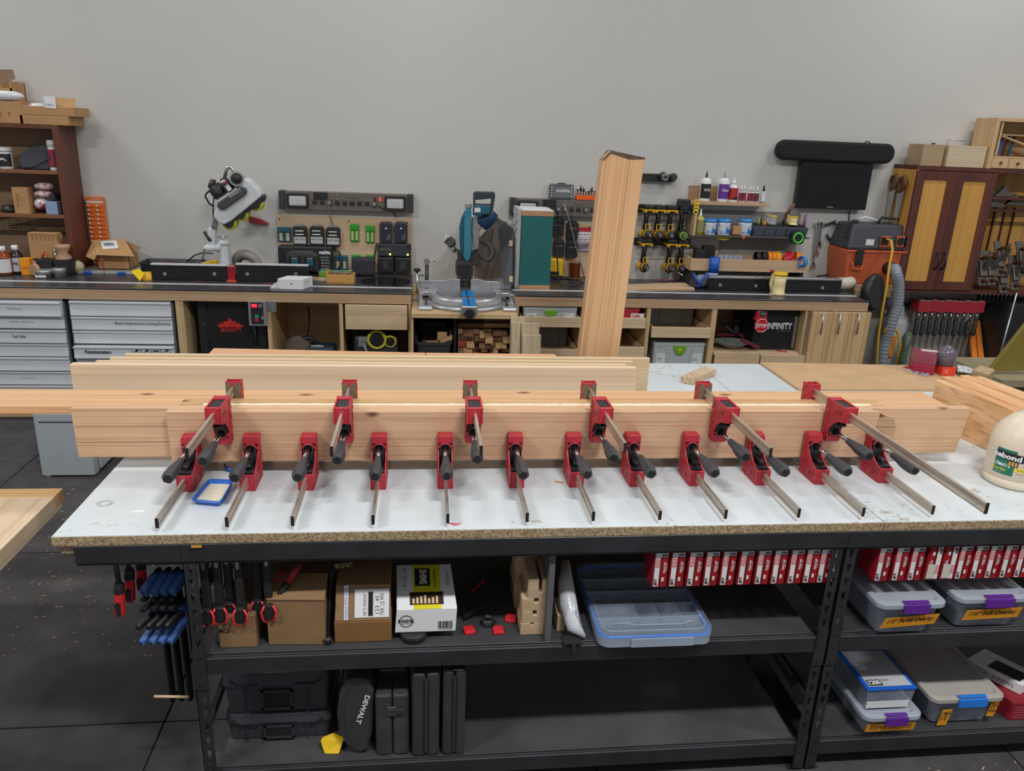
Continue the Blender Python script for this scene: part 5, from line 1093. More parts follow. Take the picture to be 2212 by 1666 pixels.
MB().tube([(b_-.01,Yk+.06,d-.02),(b_+.05,Yk+.08,d-.05),(b_+.06,Yk+.06,d-.14),(b_+.03,Yk+.04,WB+.02)],.007,6).build('cord',BLACK,mk_)
# cords from the strip
for pts,l in (([(709,440),(712,455),(714,470),(722,500),(724,545)],'thin grey cord hanging from the left power strip'),([(818,445),(830,452),(848,458),(856,469)],'black cord curving from the right outlet of the left strip')):
    tag(MB().tube([PY(a,b_,WY-.1 if i < 2 else WY-.03) for i,(a,b_) in enumerate(pts)],.004,6).build('cord',BLACK if 'black' in l else GREYPL),l,'cord')
# black pouch, coloured packet
a,b_,c,d=fb(759,557,810,597,6.1);tag(MB().box(a,b_,6.1,6.19,STD,d).build('pouch',mat('black_fabric',(50,50,56),.9,bump=.3,bs=400),bevel=.03,seg=4),'black fabric pouch leaning below the green holders','pouch')
a,b_,c,d=fb(688,578,760,592,6.0);x=thing('package','green and blue blister package lying behind the screw tray','package',((a+b_)/2,6.05,WB));MB().box(a,b_,6.0,6.1,STD,STD+.05).build('card',mat('green_blue_print',(120,160,60),.3,rgb2=(70,140,180),vs=14,sharp=(.45,.55)),x,bevel=.004)
# ================================================================ MITRE SAW
tealt=mat('teal_tool_plastic',(32,92,112),.4);guard=mat('clear_blue_guard',(60,150,180),.12,alpha=.75);sal=mat('cast_aluminium',(176,178,182),.35,.75,var=.1,vs=20)
ms=thing('mitre_saw','teal sliding mitre saw with blue blade guard and cast turntable','mitre saw',(.3,5.6,ZS));ZP=ZS+.0005
cx=PY(1007,640,5.62).x;Yt_=5.62;R0=.27;zt_=ZS+.085
MB().lathe((cx,Yt_,ZS+.02),(cx,Yt_,zt_-.002),[(0,R0*.98),(.3,R0),(1,R0)],48).build('turntable_base',sal,ms)
MB().lathe((cx,Yt_,zt_-.0015),(cx,Yt_,zt_+.003),[(0,R0*.82),(1,R0*.81)],48).build('turntable_disc',mat('machined_steel',(150,152,158),.3,.8,stretch=(1,8,1),vs=20),ms)
for s in (-1,1):
    MB().hexa([(cx+s*.2,Yt_+.0,zt_-.03),(cx+s*.33,Yt_-.0,zt_-.03),(cx+s*.33,Yt_+.12,zt_-.03),(cx+s*.2,Yt_+.14,zt_-.03),(cx+s*.2,Yt_+.0,zt_),(cx+s*.33,Yt_,zt_),(cx+s*.33,Yt_+.12,zt_),(cx+s*.2,Yt_+.14,zt_)]).build('side_table',sal,ms,bevel=.004)
    MB().prism([(cx+s*.31,Yt_-.24,ZP),(cx+s*.345,Yt_-.24,ZP),(cx+s*.345,Yt_-.1,ZP+.03),(cx+s*.345,Yt_+.14,ZP+.03),(cx+s*.30,Yt_+.14,ZP+.03),(cx+s*.30,Yt_-.1,ZP+.0)],(0,0,.02)).build('side_foot',sal,ms,bevel=.004)
    MB().box(min(cx+s*.25,cx+s*.35),max(cx+s*.25,cx+s*.35),Yt_-.26,Yt_-.18,ZP,ZP+.025).build('front_foot',mat('bright_cast',(196,198,202),.3,.6),ms,bevel=.008);MB().box(min(cx+s*.318,cx+s*.345),max(cx+s*.318,cx+s*.345),Yt_-.05,Yt_+.10,ZP+.03,zt_-.001).build('side_upright',sal,ms,bevel=.003)
    MB().prism([(cx+s*.04,Yt_+.14,zt_+.0),(cx+s*.345,Yt_+.14,zt_),(cx+s*.345,Yt_+.14,zt_+.055),(cx+s*.15,Yt_+.14,zt_+.06),(cx+s*.09,Yt_+.14,zt_+.075),(cx+s*.04,Yt_+.14,zt_+.07)],(0,.022,0)).build('fence',sal,ms,bevel=.002)
    q=.09*s;MB().prism([(cx+s*.05,Yt_-.255,zt_-.005),(cx+s*.13,Yt_-.22,zt_-.005),(cx+s*.12,Yt_-.17,zt_-.005),(cx+s*.05,Yt_-.18,zt_-.005)],(0,0,.007)).build('detent_ear',sal,ms)
# scale ring
mb=MB();n=26
for k in range(n):
    a0,a1=R_(205+130*k/n),R_(205+130*(k+1)/n);f=lambda a,z,r_=R0+.0015: (cx+r_*math.cos(a),Yt_+r_*math.sin(a),z);mb.face([f(a0,ZS+.035),f(a1,ZS+.035),f(a1,zt_-.018),f(a0,zt_-.018)])
bmesh.ops.remove_doubles(mb.bm,verts=mb.bm.verts,dist=1e-5);mb.build('angle_scale',mat('scale_plate',(170,168,168),.4),ms,solid=.001)
MB().lathe((cx,Yt_-.02,ZP),(cx,Yt_-.02,ZS+.032),[(0,.30),(.6,.30),(1,.275)],48,sy=.92).build('base_casting',sal,ms)
bluei=mat('bright_blue_insert',(20,120,190),.4)
ins=MB().slab((cx-.045,Yt_-.42,zt_-.012),(.09,0,0),(.012,.44,.0155),(0,0,.006)).build('kerf_insert',bluei,ms,bevel=.001,seg=1);MB().slab((cx-.004,Yt_-.415,zt_-.0058),(.008,0,0),(.0,.42,.0155),(0,0,.001)).build('kerf_slot',INK,ins)
MB().box(cx-.055,cx+.055,Yt_-.425,Yt_-.2,ZS+.012,zt_-.0125).build('arm_casting',sal,ms,bevel=.006);MB().cyl((cx,Yt_-.475,ZS+.03),(cx,Yt_-.4255,ZS+.03),.036,.03,n=20).build('lock_knob',BLACK,ms,bevel=.004)
MB().box(cx-.04,cx+.04,Yt_-.30,Yt_-.3,zt_,zt_+.0001).bm.free()
# head
YH=5.80
def ph(px,py,y=YH): return PY(px,py,y)
MB().prism([ph(985,575,YH-.02),ph(988,565,YH-.02),ph(1016,565,YH-.02),ph(1024,578,YH-.02),ph(1022,597,YH-.02),ph(1008,609,YH-.02),ph(996,606,YH-.02),ph(985,594,YH-.02)],(0,.12,0)).build('dust_chute',mat('dusty_black',(58,52,48),.7),ms,bevel=.006)
MB().prism([ph(988,572,YH-.022),ph(1018,572,YH-.022),ph(1020,593,YH-.022),ph(1008,604,YH-.022),ph(998,601,YH-.022),ph(989,592,YH-.022)],(0,.001,0)).build('chute_mouth',INK,ms)
MB().prism([ph(1005,455),ph(1010,447),ph(1018,450),ph(1019,500),ph(1019,550),ph(1012,566),ph(1002,566),ph(994,535),ph(992,490),ph(997,470)],(0,.05,0)).build('upper_guard',tealt,ms,bevel=.01,seg=3)
MB().prism([ph(1006,452,YH-.03),ph(1017,452,YH-.03),ph(1019,470,YH-.03),ph(1018,520,YH-.03),ph(1016,558,YH-.03),ph(1008,566,YH-.03),ph(1002,555,YH-.03),ph(1003,480,YH-.03)],(0,.025,0)).build('blade_guard',guard,ms,bevel=.006)
MB().box(ph(1011,500).x-.004,ph(1011,500).x+.002,YH-.034,YH+.0,ph(1010,556).z,ph(1010,470).z).build('blade',CHROME,ms)
MB().prism([ph(1005,440),ph(1019,440),ph(1020,450),ph(1005,450)],(0,.05,0)).build('guard_bracket',sal,ms,bevel=.003)
MB().prism([ph(1020,470),ph(1042,464),ph(1047,480),ph(1036,500),ph(1034,538),ph(1022,540),ph(1019,500)],(0,.07,0)).build('gear_housing',sal,ms,bevel=.008)
MB().lathe(ph(1036,485,YH+.05),ph(1066,455,YH+.05),[(0,.058),(.15,.07),(.8,.07),(.92,.055),(1,.05)],24).build('motor',mat('deep_blue_motor',(28,62,96),.4),ms)
hm=mat('dark_grip',(44,52,60),.5)
hp=[ph(a,b_,YH-.05) for a,b_ in ((1026,462),(1023,430),(1024,418),(1036,415),(1066,415),(1068,425),(1064,448),(1054,465))]
mb=MB()
outer=[(1022,465),(1023,416),(1030,414),(1068,415),(1070,422),(1066,450),(1058,465)];inner=[(1027,438),(1028,433),(1060,429),(1062,430),(1060,442),(1056,443),(1040,441)]
n=len(outer);O=[ph(a,b_,YH-.06) for a,b_ in outer];I=[ph(a,b_,YH-.06) for a,b_ in ((1027,440),(1027,432),(1034,432),(1060,429),(1062,431),(1060,441),(1045,441))];dv=Vector((0,.045,0))
for i in range(n):
    j=(i+1) % n;mb.hexa([O[i],O[j],I[j],I[i],O[i]+dv,O[j]+dv,I[j]+dv,I[i]+dv])
bmesh.ops.remove_doubles(mb.bm,verts=mb.bm.verts,dist=1e-4);mb.build('d_handle',hm,ms,bevel=.006)
MB().prism([ph(1024,443,YH-.075),ph(1060,445,YH-.075),ph(1058,462,YH-.075),ph(1024,466,YH-.075)],(0,.06,0)).build('handle_base',tealt,ms,bevel=.006);MB().prism([ph(1025,449,YH-.079),ph(1038,449,YH-.079),ph(1038,458,YH-.079),ph(1025,459,YH-.079)],(0,.003,0)).build('rating_label',PAPER,ms)
MB().cyl(ph(1008,600,YH+.05),(cx,YH+.06,zt_-.02),.05,n=16).box(cx-.06,cx+.06,YH+.03,YH+.1,ZP+.03,zt_+.06).build('pivot_casting',mat('dusty_black',(1,1,1)),ms)
for px,py in ((966,512),(975,535)): MB().cyl(ph(px,py,YH-.02),ph(px+12,py+8,YH+.3),.023,n=16).build('slide_rail',sal if px == 966 else mat('glass_steel',(170,172,170),.15,.8),ms)
MB().cyl(ph(972,522,YH-.04),ph(975,526,YH+.0),.034,n=18).build('rail_cap',BLACK,ms);MB().cyl(ph(960,525,YH-.03),ph(970,515,YH-.03),.006,n=8).build('rail_knob',BLACK,ms)
MB().box(ph(990,540).x,ph(1035,540).x,YH+.02,YH+.14,ph(1010,575).z,ph(1010,545).z).build('bevel_housing',mat('dusty_black',(1,1,1)),ms,bevel=.01)
hose([ph(1030,515,YH+.1),ph(1048,524,YH+.12),ph(1060,533,YH+.12),ph(1064,548,YH+.1),ph(1056,560,YH+.08),ph(1044,556,YH+.08),ph(1034,546,YH+.07),ph(1026,540,YH+.07)],.022,mat('dusty_hose',(84,76,70),.6),None,amp=.06,sub=10,par=ms)
# hold-down clamps
for (px,yt,yb,l) in ((901,580,619,'low black knob hold down clamp left of the mitre saw'),(922,562,612,'tall steel post hold down clamp behind the mitre saw')):
    y=5.83 if px > 910 else 5.72;p0,p1=PY(px,yb,y),PY(px,yt,y);x=thing('hold_down_clamp',l,'clamp',(p0.x,y,ZS));big=px > 910
    MB().cyl((p0.x,y,(ZP if big else ZP)),(p1.x,y,p1.z-.02),.014 if big else .008,n=12).build('post',DARK if big else CHROME,x)
    if big: MB().cyl((p1.x,y-.02,p1.z-.01),(p1.x,y+.02,p1.z-.01),.024,n=14).cyl((p1.x+.02,y,p1.z-.005),(p1.x+.06,y,p1.z-.01),.006,n=8).build('clamp_head',ALU,x)
    else:
        MB().cyl((p1.x,y,p1.z-.021),(p1.x,y,p1.z),.026,n=6,smooth=False).build('knob',BLACK,x,bevel=.003);MB().box(p1.x-.02,p1.x+.062,y-.006,y+.006,p1.z-.06,p1.z-.045).build('clamp_arm',ALU,x);MB().cyl((p0.x,y,ZP),(p0.x,y,ZP+.006),.036,n=18).build('foot',ALU,x)
# black dust hood panels behind the saw
dh=mat('dusty_brown_panel',(116,106,98),.7,var=.15,vs=5)
x=thing('dust_hood','dusty folded dust hood standing open behind the mitre saw','hood',(.55,6.1,ZS))
def pw(px,py,y): return PY(px,py,y)
for g,m_ in (([(1070,475,6.05),(1095,480,6.0),(1096,600,5.75),(1052,604,6.1)],dh),([(1074,470,6.02),(1108,495,5.85),(1106,617,5.6),(1088,617,5.62)],DARK),([(1030,520,6.2),(1070,475,6.2),(1062,604,6.25),(1024,600,6.25)],dh)):
    MB().prism([pw(*q) for q in g],(.004,.012,0)).build('hood_panel',m_,x)
for py in (525,602): p=pw(1103,py,5.64 if py > 560 else 5.8);MB().box(p.x-.012,p.x+.012,p.y-.03,p.y-.004,p.z-.02,p.z+.02).build('hood_latch',mat('cream_latch',(200,190,160),.5),x)
# ================================================================ AIR FILTER BOX with green side
Yg=5.70
a0,a1,a2,a3=PY(1126,455,Yg),PY(1195,458,Yg),PY(1188,622,Yg),PY(1124,620,Yg)
xL=(a0.x+a3.x)/2;xR=(a1.x+a2.x)/2;zT=a0.z; 
x=thing('green_sided_box','upright box with flat teal green side and particle board ends','box',((xL+xR)/2,Yg+.15,WB))
MB().box(xL,xR,Yg,Yg+.32,STD+.034,zT-.036).build('green_panel',mat('teal_green_laminate',(24,98,98),.55,var=.03),x,bevel=.001,seg=1)
pbm_=mat('chipboard_edge',(178,138,100),.8,var=.2,vs=80)
MB().box(xL-.002,xR+.002,Yg-.002,Yg+.322,STD,STD+.033).build('bottom_board',pbm_,x);MB().box(xL-.002,xR+.002,Yg-.002,Yg+.322,zT-.0355,zT).build('top_board',pbm_,x);MB().box(xL-.002,xR+.002,Yg+.0,Yg+.322,zT+.0005,zT+.004).build('top_face',WHITE,x)
MB().box(xL-.03,xL-.0025,Yg+.02,Yg+.3,STD,zT+.01).build('grille_panel',mat('light_grey_frame',(176,176,178),.5),x,bevel=.002)
mb=MB()
for k in range(3):
    for s in (-1,1): mb.slab((xL-.034,Yg+.05,zT-.05-k*.06+s*.03),(0,.22,-s*.06),(0,0,.008),(.003,0,0))
mb.build('grille_cross',WHITE,x)['kind']='stuff'
tag(MB().tube([pw(1180,447,5.95),pw(1186,443,5.95),pw(1196,445,5.95),pw(1204,460,6.0),pw(1206,500,6.05),pw(1204,560,6.0),pw(1206,605,5.9),pw(1216,620,5.85),pw(1240,617,5.85),pw(1260,612,5.9),pw(1248,604,6.0),pw(1195,603,6.05)],.006,6).build('power_cable',BLACK),'black power cable looping down beside the green sided box','cable')
for pts,l in (([(1217,440),(1228,470),(1236,500),(1243,530),(1252,560),(1262,598)],'thin grey cord crossing the right plywood board'),([(1216,462),(1220,476),(1210,486)],'short black cord looping under the right power strip'),([(1235,462),(1236,476),(1226,480)],'second short black cord under the right power strip')):
    tag(MB().tube([PY(a,b_,WY-.12) for a,b_ in pts],.0045,6).build('cord',GREYPL if 'grey' in l else BLACK),l,'cord')
# black chargers / batteries on right board
def blk():
    r=thing('black_battery','b','battery');fprism(MB(),rpoly(-.047,.047,0,.13,.014),-.05,-.001).build('case',BLACK,r,bevel=.005);MB().box(-.03,.03,-.052,-.0505,.085,.09).build('printed_line',GREYPL,r);MB().box(-.035,.035,-.045,-.005,.1305,.142).build('terminal_block',DARK,r,bevel=.003);return r
place(blk(),[((PY(px,py,WP).x,WP,PY(px,py,WP).z),(0,0,0),l) for px,py,l in ((1203,509,'black battery nearest the green sided box, upper row'),(1234,515,'black battery left of the drill bit card, upper row'),(1204,553,'black battery nearest the green sided box, lower row'),(1232,556,'black battery left of the drill bit card, lower row'))],'black batteries on the right board')
a,b_,c,d=fb(1247,492,1281,543,WP-.03);x=thing('bit_card','red and white drill bit card with a row of bits on the right board','bit card',((a+b_)/2,WP,c))
k=a;MB().box(a,b_,WP-.02,WP-.001,c,d-.035).build('card',PAPER,x);MB().box(a,b_,WP-.0205,WP-.001,d-.0345,d).build('red_header',RED,x,bevel=.002);rdp=mat('purple_grey_print',(170,150,170),.4);MB().box(a+.004,b_-.004,WP-.022,WP-.0202,c+.002,c+.1).build('bit_window',rdp,x)
for i in range(9): xx=a+.012+i*(b_-a-.024)/8;MB().cyl((xx,WP-.024,c+.008+.004*i),(xx,WP-.024,c+.09),.003,n=6).build('drill_bit',CHROME,x)
letter('DRILL BIT SET',(a+.01,WP-.0202,d-.062),(.09,0,0),(0,0,.012),mat('red_print3',(190,40,50),.5),x,bold=1);letter('1/16  5/64  3/32  7/64',(a+.01,WP-.0202,d-.085),(.1,0,0),(0,0,.008),INK,x)
a,b_,c,d=fb(1190,560,1216,597,WY-.12);x=thing('yellow_charger','yellow and black battery charger beside the green sided box','charger',((a+b_)/2,WY-.08,WB));MB().box(a-.04,b_,WY-.13,WP-.001,STD+.02,d).build('case',YELLOW,x,bevel=.012,seg=3);MB().box(a-.02,b_-.03,WY-.133,WY-.1305,STD+.03,STD+.06).build('charging_bay',BLACK,x);MB().box(a-.04,b_,WY-.12,WP-.002,STD,STD+.0195).build('base',BLACK,x)
mb=MB();[mb.box(b_+.0003,b_+.002,WY-.12+.013*k,WY-.114+.013*k,STD+.05,d-.03) for k in range(5)];mb.build('cooling_slot',BLACK,x)['kind']='stuff'
q=stand(1246,603);a,b_,c,d=fb(1232,568,1257,602,q.y);r=(b_-a)/2;x=thing('wire_spool','spool of copper brown wire on the bench','spool',((a+b_)/2,q.y+r,WB));X_=(a+b_)/2
MB().lathe((X_,q.y+r,STD+.006),(X_,q.y+r,d-.006),[(0,r*.86)]+[(i/30+.01,r*(.88+.03*(i % 2))) for i in range(29)]+[(1,r*.86)],20).build('wound_wire',mat('copper_brown',(120,58,34),.3,.5),x);MB().cyl((X_,q.y+r,STD),(X_,q.y+r,STD+.005),r,n=20).build('flange',CARDD,x);MB().cyl((X_,q.y+r,d-.005),(X_,q.y+r,d),r,n=20).build('flange',CARDD,x)
# bit case and orange bit block on the strip
zs_=s2[3]+.0008;a,b_,c,d=fb(1187,398,1239,429,WY-.07)
x=thing('bit_case','dark grey bit case with white lettering on top of the right strip','case',((a+b_)/2,WY-.05,zs_));fprism(MB(),rpoly(a,b_,zs_,d,.015),WY-.075,WY-.03).build('case_body',mat('smoky_grey',(88,92,96),.35),x,bevel=.004)
MB().box(a+.03,b_-.03,WY-.077,WY-.0755,zs_+.015,d-.02).build('clear_lid',mat('smoky_grey_light',(110,114,118),.3),x);letter('makita',(a+.055,WY-.077,zs_+.055),(.11,0,0),(0,0,.026),WHITE,x,bold=1);MB().box((a+b_)/2-.03,(a+b_)/2+.03,WY-.06,WY-.045,d+.0005,d+.008).build('carry_handle',BLACK,x,bevel=.002)
mb=MB();[mb.box(a+.012,a+.022,WY-.079,WY-.0755,zs_+.02+.022*k,zs_+.03+.022*k).box(b_-.022,b_-.012,WY-.079,WY-.0755,zs_+.02+.022*k,zs_+.03+.022*k) for k in range(4)];mb.build('bit_tip',PAPER,x)['kind']='stuff'
a=PY(1245,428,WY-.08).x;x=thing('bit_block','orange block holding upright router bits beside the fir beam','bit holder',(a+.12,WY-.06,zs_));MB().box(a,a+.26,WY-.08,WY-.03,zs_,zs_+.035).build('orange_block',mat('bright_orange_plastic',(236,96,26),.45),x,bevel=.002)
r=random.Random(6)
for k in range(11): xx=a+.015+k*.022;h=r.uniform(.04,.085);MB().lathe((xx,WY-.055,zs_+.0355),(xx,WY-.055,zs_+.0355+h),[(0,.003),(.4,.003),(.42,.009),(.75,.010),(.8,.004),(1,.003)],8).build('router_bit',BLACK if k % 3 else CHROME,x)
# ================================================================ RIGHT WALL
def wroot(nm,lab,cat,px,py,y=WY-.02,group=None): return thing(nm,lab,cat,PY(px,py,y),group)
def wbox(px0,py0,px1,py1,y0,y1,m,par,nm,bevel=0,label=None,inset=0):
    a,b_,c,d=fb(px0,py0,px1,py1,y0);return MB().box(a+inset,b_-inset,y0,y1,c+inset,d-inset).build(nm,m,par,bevel=bevel,label=label)
# tv and soundbar
tv=wroot('television','black flat television on the wall under the soundbar','tv',1800,450)
def skewslab(p4,y,t,m,par,nm,bevel=0): return MB().prism([PY(a,b_,y) for a,b_ in p4],(0,t,0)).build(nm,m,par,bevel=bevel)
X0,X1,Z0,Z1=fb(1724,351,1879,452,WY-.08);MB().box(X0,X1,WY-.08,WY-.03,Z0,Z1).build('frame',mat('gloss_black',(14,14,18),.18),tv,bevel=.004)
MB().box(X0+.015,X1-.015,WY-.0812,WY-.0802,Z0+.035,Z1-.015).build('screen',mat('dark_screen',(10,10,14),.08),tv);MB().box((X0+X1)/2-.2,(X0+X1)/2+.2,WY-.0295,WY-.001,Z0+.1,Z1-.1).build('wall_mount',BLACK,tv)
letter('SAMSUNG',((X0+X1)/2-.03,WY-.0802,Z0+.012),(.05,0,0),(0,0,.008),PAPER,tv)
sb=wroot('soundbar','long black rounded soundbar on the wall above the television','speaker',1808,335)
X0,X1,Z0,Z1=fb(1682,306,1936,350,WY-.12);fprism(MB(),rpoly(X0,X1,Z0,Z1,.075,8),WY-.12,WY-.02).build('speaker_body',mat('black_speaker_cloth',(24,24,27),.9,bump=.2,bs=500),sb,bevel=.025,seg=4)
letter('YAMAHA',((X0+X1)/2-.05,WY-.121,Z0+.012),(.1,0,0),(0,0,.012),DARK,sb);MB().box((X0+X1)/2-.1,(X0+X1)/2+.1,WY-.0195,WY-.001,Z0+.04,Z1-.04).build('wall_mount',BLACK,sb)
tag(MB().tube([PY(a,b_,WY-.04) for a,b_ in ((1866,311),(1871,306),(1877,306),(1881,312))],.005,6).build('cable',BLACK),'small cable loop above the soundbar','cable')
tag(MB().tube([PY(a,b_,WY-.01) for a,b_ in ((1835,456),(1834,475),(1832,490),(1822,500),(1818,540),(1805,560),(1795,580),(1785,594),(1765,597))],.005,6).build('cable',BLACK),'black cable dropping from the television behind the shop vacuum','cable')
# tool rail with rotary tool
rl_=wroot('tool_rail','black wall rail with chrome drill chuck right of the fir beam top','rail',1425,384)
wbox(1380,376,1458,392,WY-.05,WY-.001,BLACK,rl_,'rail',.003); 
p=PY(1435,382,WY-.1);c_=MB().cyl((p.x,WY-.13,p.z),(p.x,WY-.0505,p.z),.032,.036,n=20).build('chuck_collar',BLACK,rl_,bevel=.003);MB().lathe((p.x,WY-.133,p.z),(p.x,WY-.13,p.z),[(0,.027),(1,.03)],20).build('chuck_ring',CHROME,c_);MB().cyl((p.x,WY-.16,p.z),(p.x,WY-.134,p.z),.014,n=6).build('chuck_jaw',DARK,c_)
p=PY(1455,383,WY-.08);MB().lathe((p.x,WY-.1,p.z),(p.x,WY-.0505,p.z),[(0,.02),(.4,.032),(1,.03)],14).build('rotary_head',DARK,rl_)
# drill racks
wire=mat('black_wire',(36,36,38),.5)
def rackw(pxa,pxb,py,lab):
    r=wroot('drill_rack',lab,'rack',(pxa+pxb)/2,py);a,b_=PY(pxa,py,WY-.05),PY(pxb,py+1,WY-.05);z=a.z
    MB().box(a.x,b_.x,WY-.012,WY-.001,z-.01,z+.05).build('back_rail',wire,r)
    MB().tube([(a.x,WY-.2,z),(b_.x,WY-.2,z)],.004,5).build('front_wire',wire,r);mb=MB();n=12
    for k in range(n+1): xx=a.x+(b_.x-a.x)*k/n;mb.tube([(xx,WY-.011,z+.004),(xx+(.02 if k % 2 else -.02),WY-.2,z)],.003,5)
    mb.build('rack_wires',wire,r)['kind']='stuff';return z,a.x,b_.x
z1,ra,rb_=rackw(1375,1496,456,'upper black wire rack carrying four cordless drills');z2,_,_=rackw(1372,1494,528,'lower black wire rack carrying three cordless drills')
dyel=mat('drill_yellow',(214,166,20),.45)
def drill(bodym=dyel,big=0):
    r=thing('cordless_drill','d','drill')   # origin: top centre of the battery foot, hangs upside down, chuck towards -y
    MB().box(-.040,.040,-.06,.06,.012,.045+.05*big).build('battery',BLACK,r,bevel=.006)
    MB().prism([(-.042,-.062,.0),(.042,-.062,.0),(.046,-.062,.0115),(-.046,-.062,.0115)],(0,.12,0)).prism([(-.05,-.064,.0),(-.03,-.064,-.018),(-.022,-.064,.004)],(0,.05,0)).prism([(.05,-.064,.0),(.03,-.064,-.018),(.022,-.064,.004)],(0,.05,0)).build('foot_guard',bodym,r)
    MB().lathe((0,.0,-.001),(0,.012,-.15),[(0,.024),(.5,.019),(1,.023)],10,sy=1.2).build('handle',BLACK,r)
    MB().tube([(-.017,-.045,-.105),(.017,-.045,-.105),(.02,-.05,-.15),(-.02,-.05,-.15)],.006,6,close=True).build('trigger_guard',bodym,r)
    MB().lathe((0,.07,-.185),(0,-.05,-.185),[(0,.03),(.1,.036),(.8,.036),(1,.03)],18).build('motor_body',bodym,r);MB().tube([(.03*math.cos(t),-.03,-.185+.038*math.sin(t)) for t in [R_(a) for a in range(0,360,30)]],.009,6,close=True).build('collar_guard',BLACK,r)
    c=MB().lathe((0,-.051,-.185),(0,-.11,-.185),[(0,.028),(.5,.027),(.55,.022),(1,.016)],16).build('chuck',DARK,r);MB().cyl((0,-.112,-.185),(0,-.1105,-.185),.012,n=10).build('chuck_tip',CHROME,c);return r
dp=drill();sp_=[]
def dloc(px,py): p=PY(px,py,WY-.1);return p
for px,py,z,l,a in ((1398,447,z1,'yellow cordless drill next to the fir beam on the upper rack',.1),(1423,447,z1,'second yellow drill from the fir beam on the upper rack',0),(1449,447,z1,'third yellow drill from the fir beam on the upper rack',-.05),(1393,519,z2,'yellow drill nearest the fir beam on the lower rack',.1),(1448,521,z2,'middle yellow drill on the lower rack holding a long bit',.05),(1473,519,z2,'rightmost yellow drill on the lower rack',-.05)):
    p=dloc(px,py);sp_.append(((p.x,WY-.11,z+.014),(0,0,a),l))
place(dp,sp_,'yellow cordless drills on the wall racks')
gd=drill(mat('drill_black_green',(40,52,44),.45),1);p=dloc(1475,447);gd.location=(p.x,WY-.11,z1+.014);gd['label']='black and green drill with tall black battery at the end of the upper rack';gd['group']='green drill'
MB().tube([(-.012+.0,-.045,-.10),(.012,-.045,-.10),(.012,-.045,-.13),(-.012,-.045,-.13)],.008,6,close=True).bm.free()
o=MB().lathe((0,-.09,-.185),(0,-.07,-.185),[(0,.032),(1,.032)],16).build('green_collar',grn,None);o.parent=gd;o.location=(0,-.08,-.185-.032)
p=dloc(1448,521);tag(MB().cyl((p.x+.005,WY-.235,z2+.014-.187),(p.x+.06,WY-.33,z2+.014-.215),.004,n=8).build('drill_bit',CHROME),'long thin steel drill bit in the lower rack middle drill','drill bit')
# glue shelf
sh=wood('maple_shelf',(206,178,146),(186,156,124),0,.7,.6,line=.12)
x=wroot('wall_shelf','upper wooden wall shelf lined with glue bottles','shelf',1580,441);X0,X1,Z0,Z1=fb(1490,440,1662,447,WY-.16);ZG=PY(1580,436,WY-.08).z
MB().box(X0,X1,WY-.16,WY-.001,ZG-.025,ZG).build('shelf_board',sh,x,bevel=.002,seg=1);wbox(1489,402,1556,434,WY-.02,WY-.001,wood('oak_back',(176,144,108),(156,124,90),0,.8,.6),x,'back_board')
def wbottle(px0,px1,yt,lab,body,lbl,capm=WHITE,prof=None,cap=None,zb=None,txt=None,yy=None,txtm=WHITE):
    return bottle(px0,px1,yt,437,lab,body,cap or [(0,.010),(.5,.008),(1,.003)],lbl,prof,'bottle',capm,None,txt,WY-.14 if yy is None else yy,ZG if zb is None else zb,txtm)
P1=[(0,.96),(.03,1),(.68,1),(.74,.8),(.77,.45),(.78,.4)]
wbottle(1517,1539,370,'white glue bottle with black label and black tip, tallest on the shelf',WHITE,BLACK,BLACK,P1,txt='WOOD GLUE')
wbottle(1556,1579,370,'white glue bottle with purple label and clear tip',WHITE,mat('purple_label',(104,50,150),.5),mat('grey_tip',(150,150,150),.4),P1,txt='Titebond')
wbottle(1578,1598,384,'white pump bottle with red and black label',WHITE,mat('red_black_label',(180,40,40),.5,rgb2=(26,26,28),vs=12,sharp=(.48,.52)),WHITE,[(0,.95),(.03,1),(.6,1),(.68,.6),(.72,.4)],[(0,.016),(.6,.014),(.62,.005),(1,.005)])
p=PY(1586,385,WY-.12); 
SP=[(0,1),(.5,1),(.6,.8),(.68,.4)];rdl=mat('maroon_label',(130,40,60),.5)
for px,yt,l,m_ in ((1602,401,'first small maroon labelled glue bottle right of the pump bottle',rdl),(1609,401,'second small maroon labelled glue bottle on the shelf',rdl),(1621,402,'third small maroon labelled bottle, after a gap',rdl),(1628,402,'fourth small maroon labelled bottle on the shelf',rdl),(1637,403,'small brown labelled bottle, fifth of the small row',mat('brown_label',(96,50,50),.5))):
    wbottle(px-4.2,px+4.2,yt,l,WHITE,m_,WHITE,SP,[(0,.010),(1,.003)],yy=WY-.13)
wbottle(1646,1656,400,'small blue and white bottle with black tip at the shelf end',mat('pale_blue_bottle',(150,176,200),.4),PAPER,BLACK,SP,yy=WY-.13)
p=PY(1553,435,WY-.1);tag(MB().cyl((p.x,WY-.09,ZG+.0005),(p.x,WY-.09,ZG+.13),.017,.02,n=14).build('clear_cup',CLEAR),'clear plastic cup between the two tall glue bottles','cup')
def cuffs(pts,lab,m_=mat('yellow_cuff',(226,196,30),.4)):
    mb=MB()
    for a,b_ in pts: c=PY(a,b_,WY-.18);mb.tube([(c.x+.018*math.cos(t),WY-.18,c.z+.018*math.sin(t)) for t in [R_(q_) for q_ in range(0,360,40)]],.006,5,close=True)
    return tag(mb.build('cable_cuff',m_),lab,'cuff',kind='stuff')
cuffs([(1505,437),(1505,444),(1504,451),(1503,458)],'column of yellow ring clips at the left end of the glue shelf')
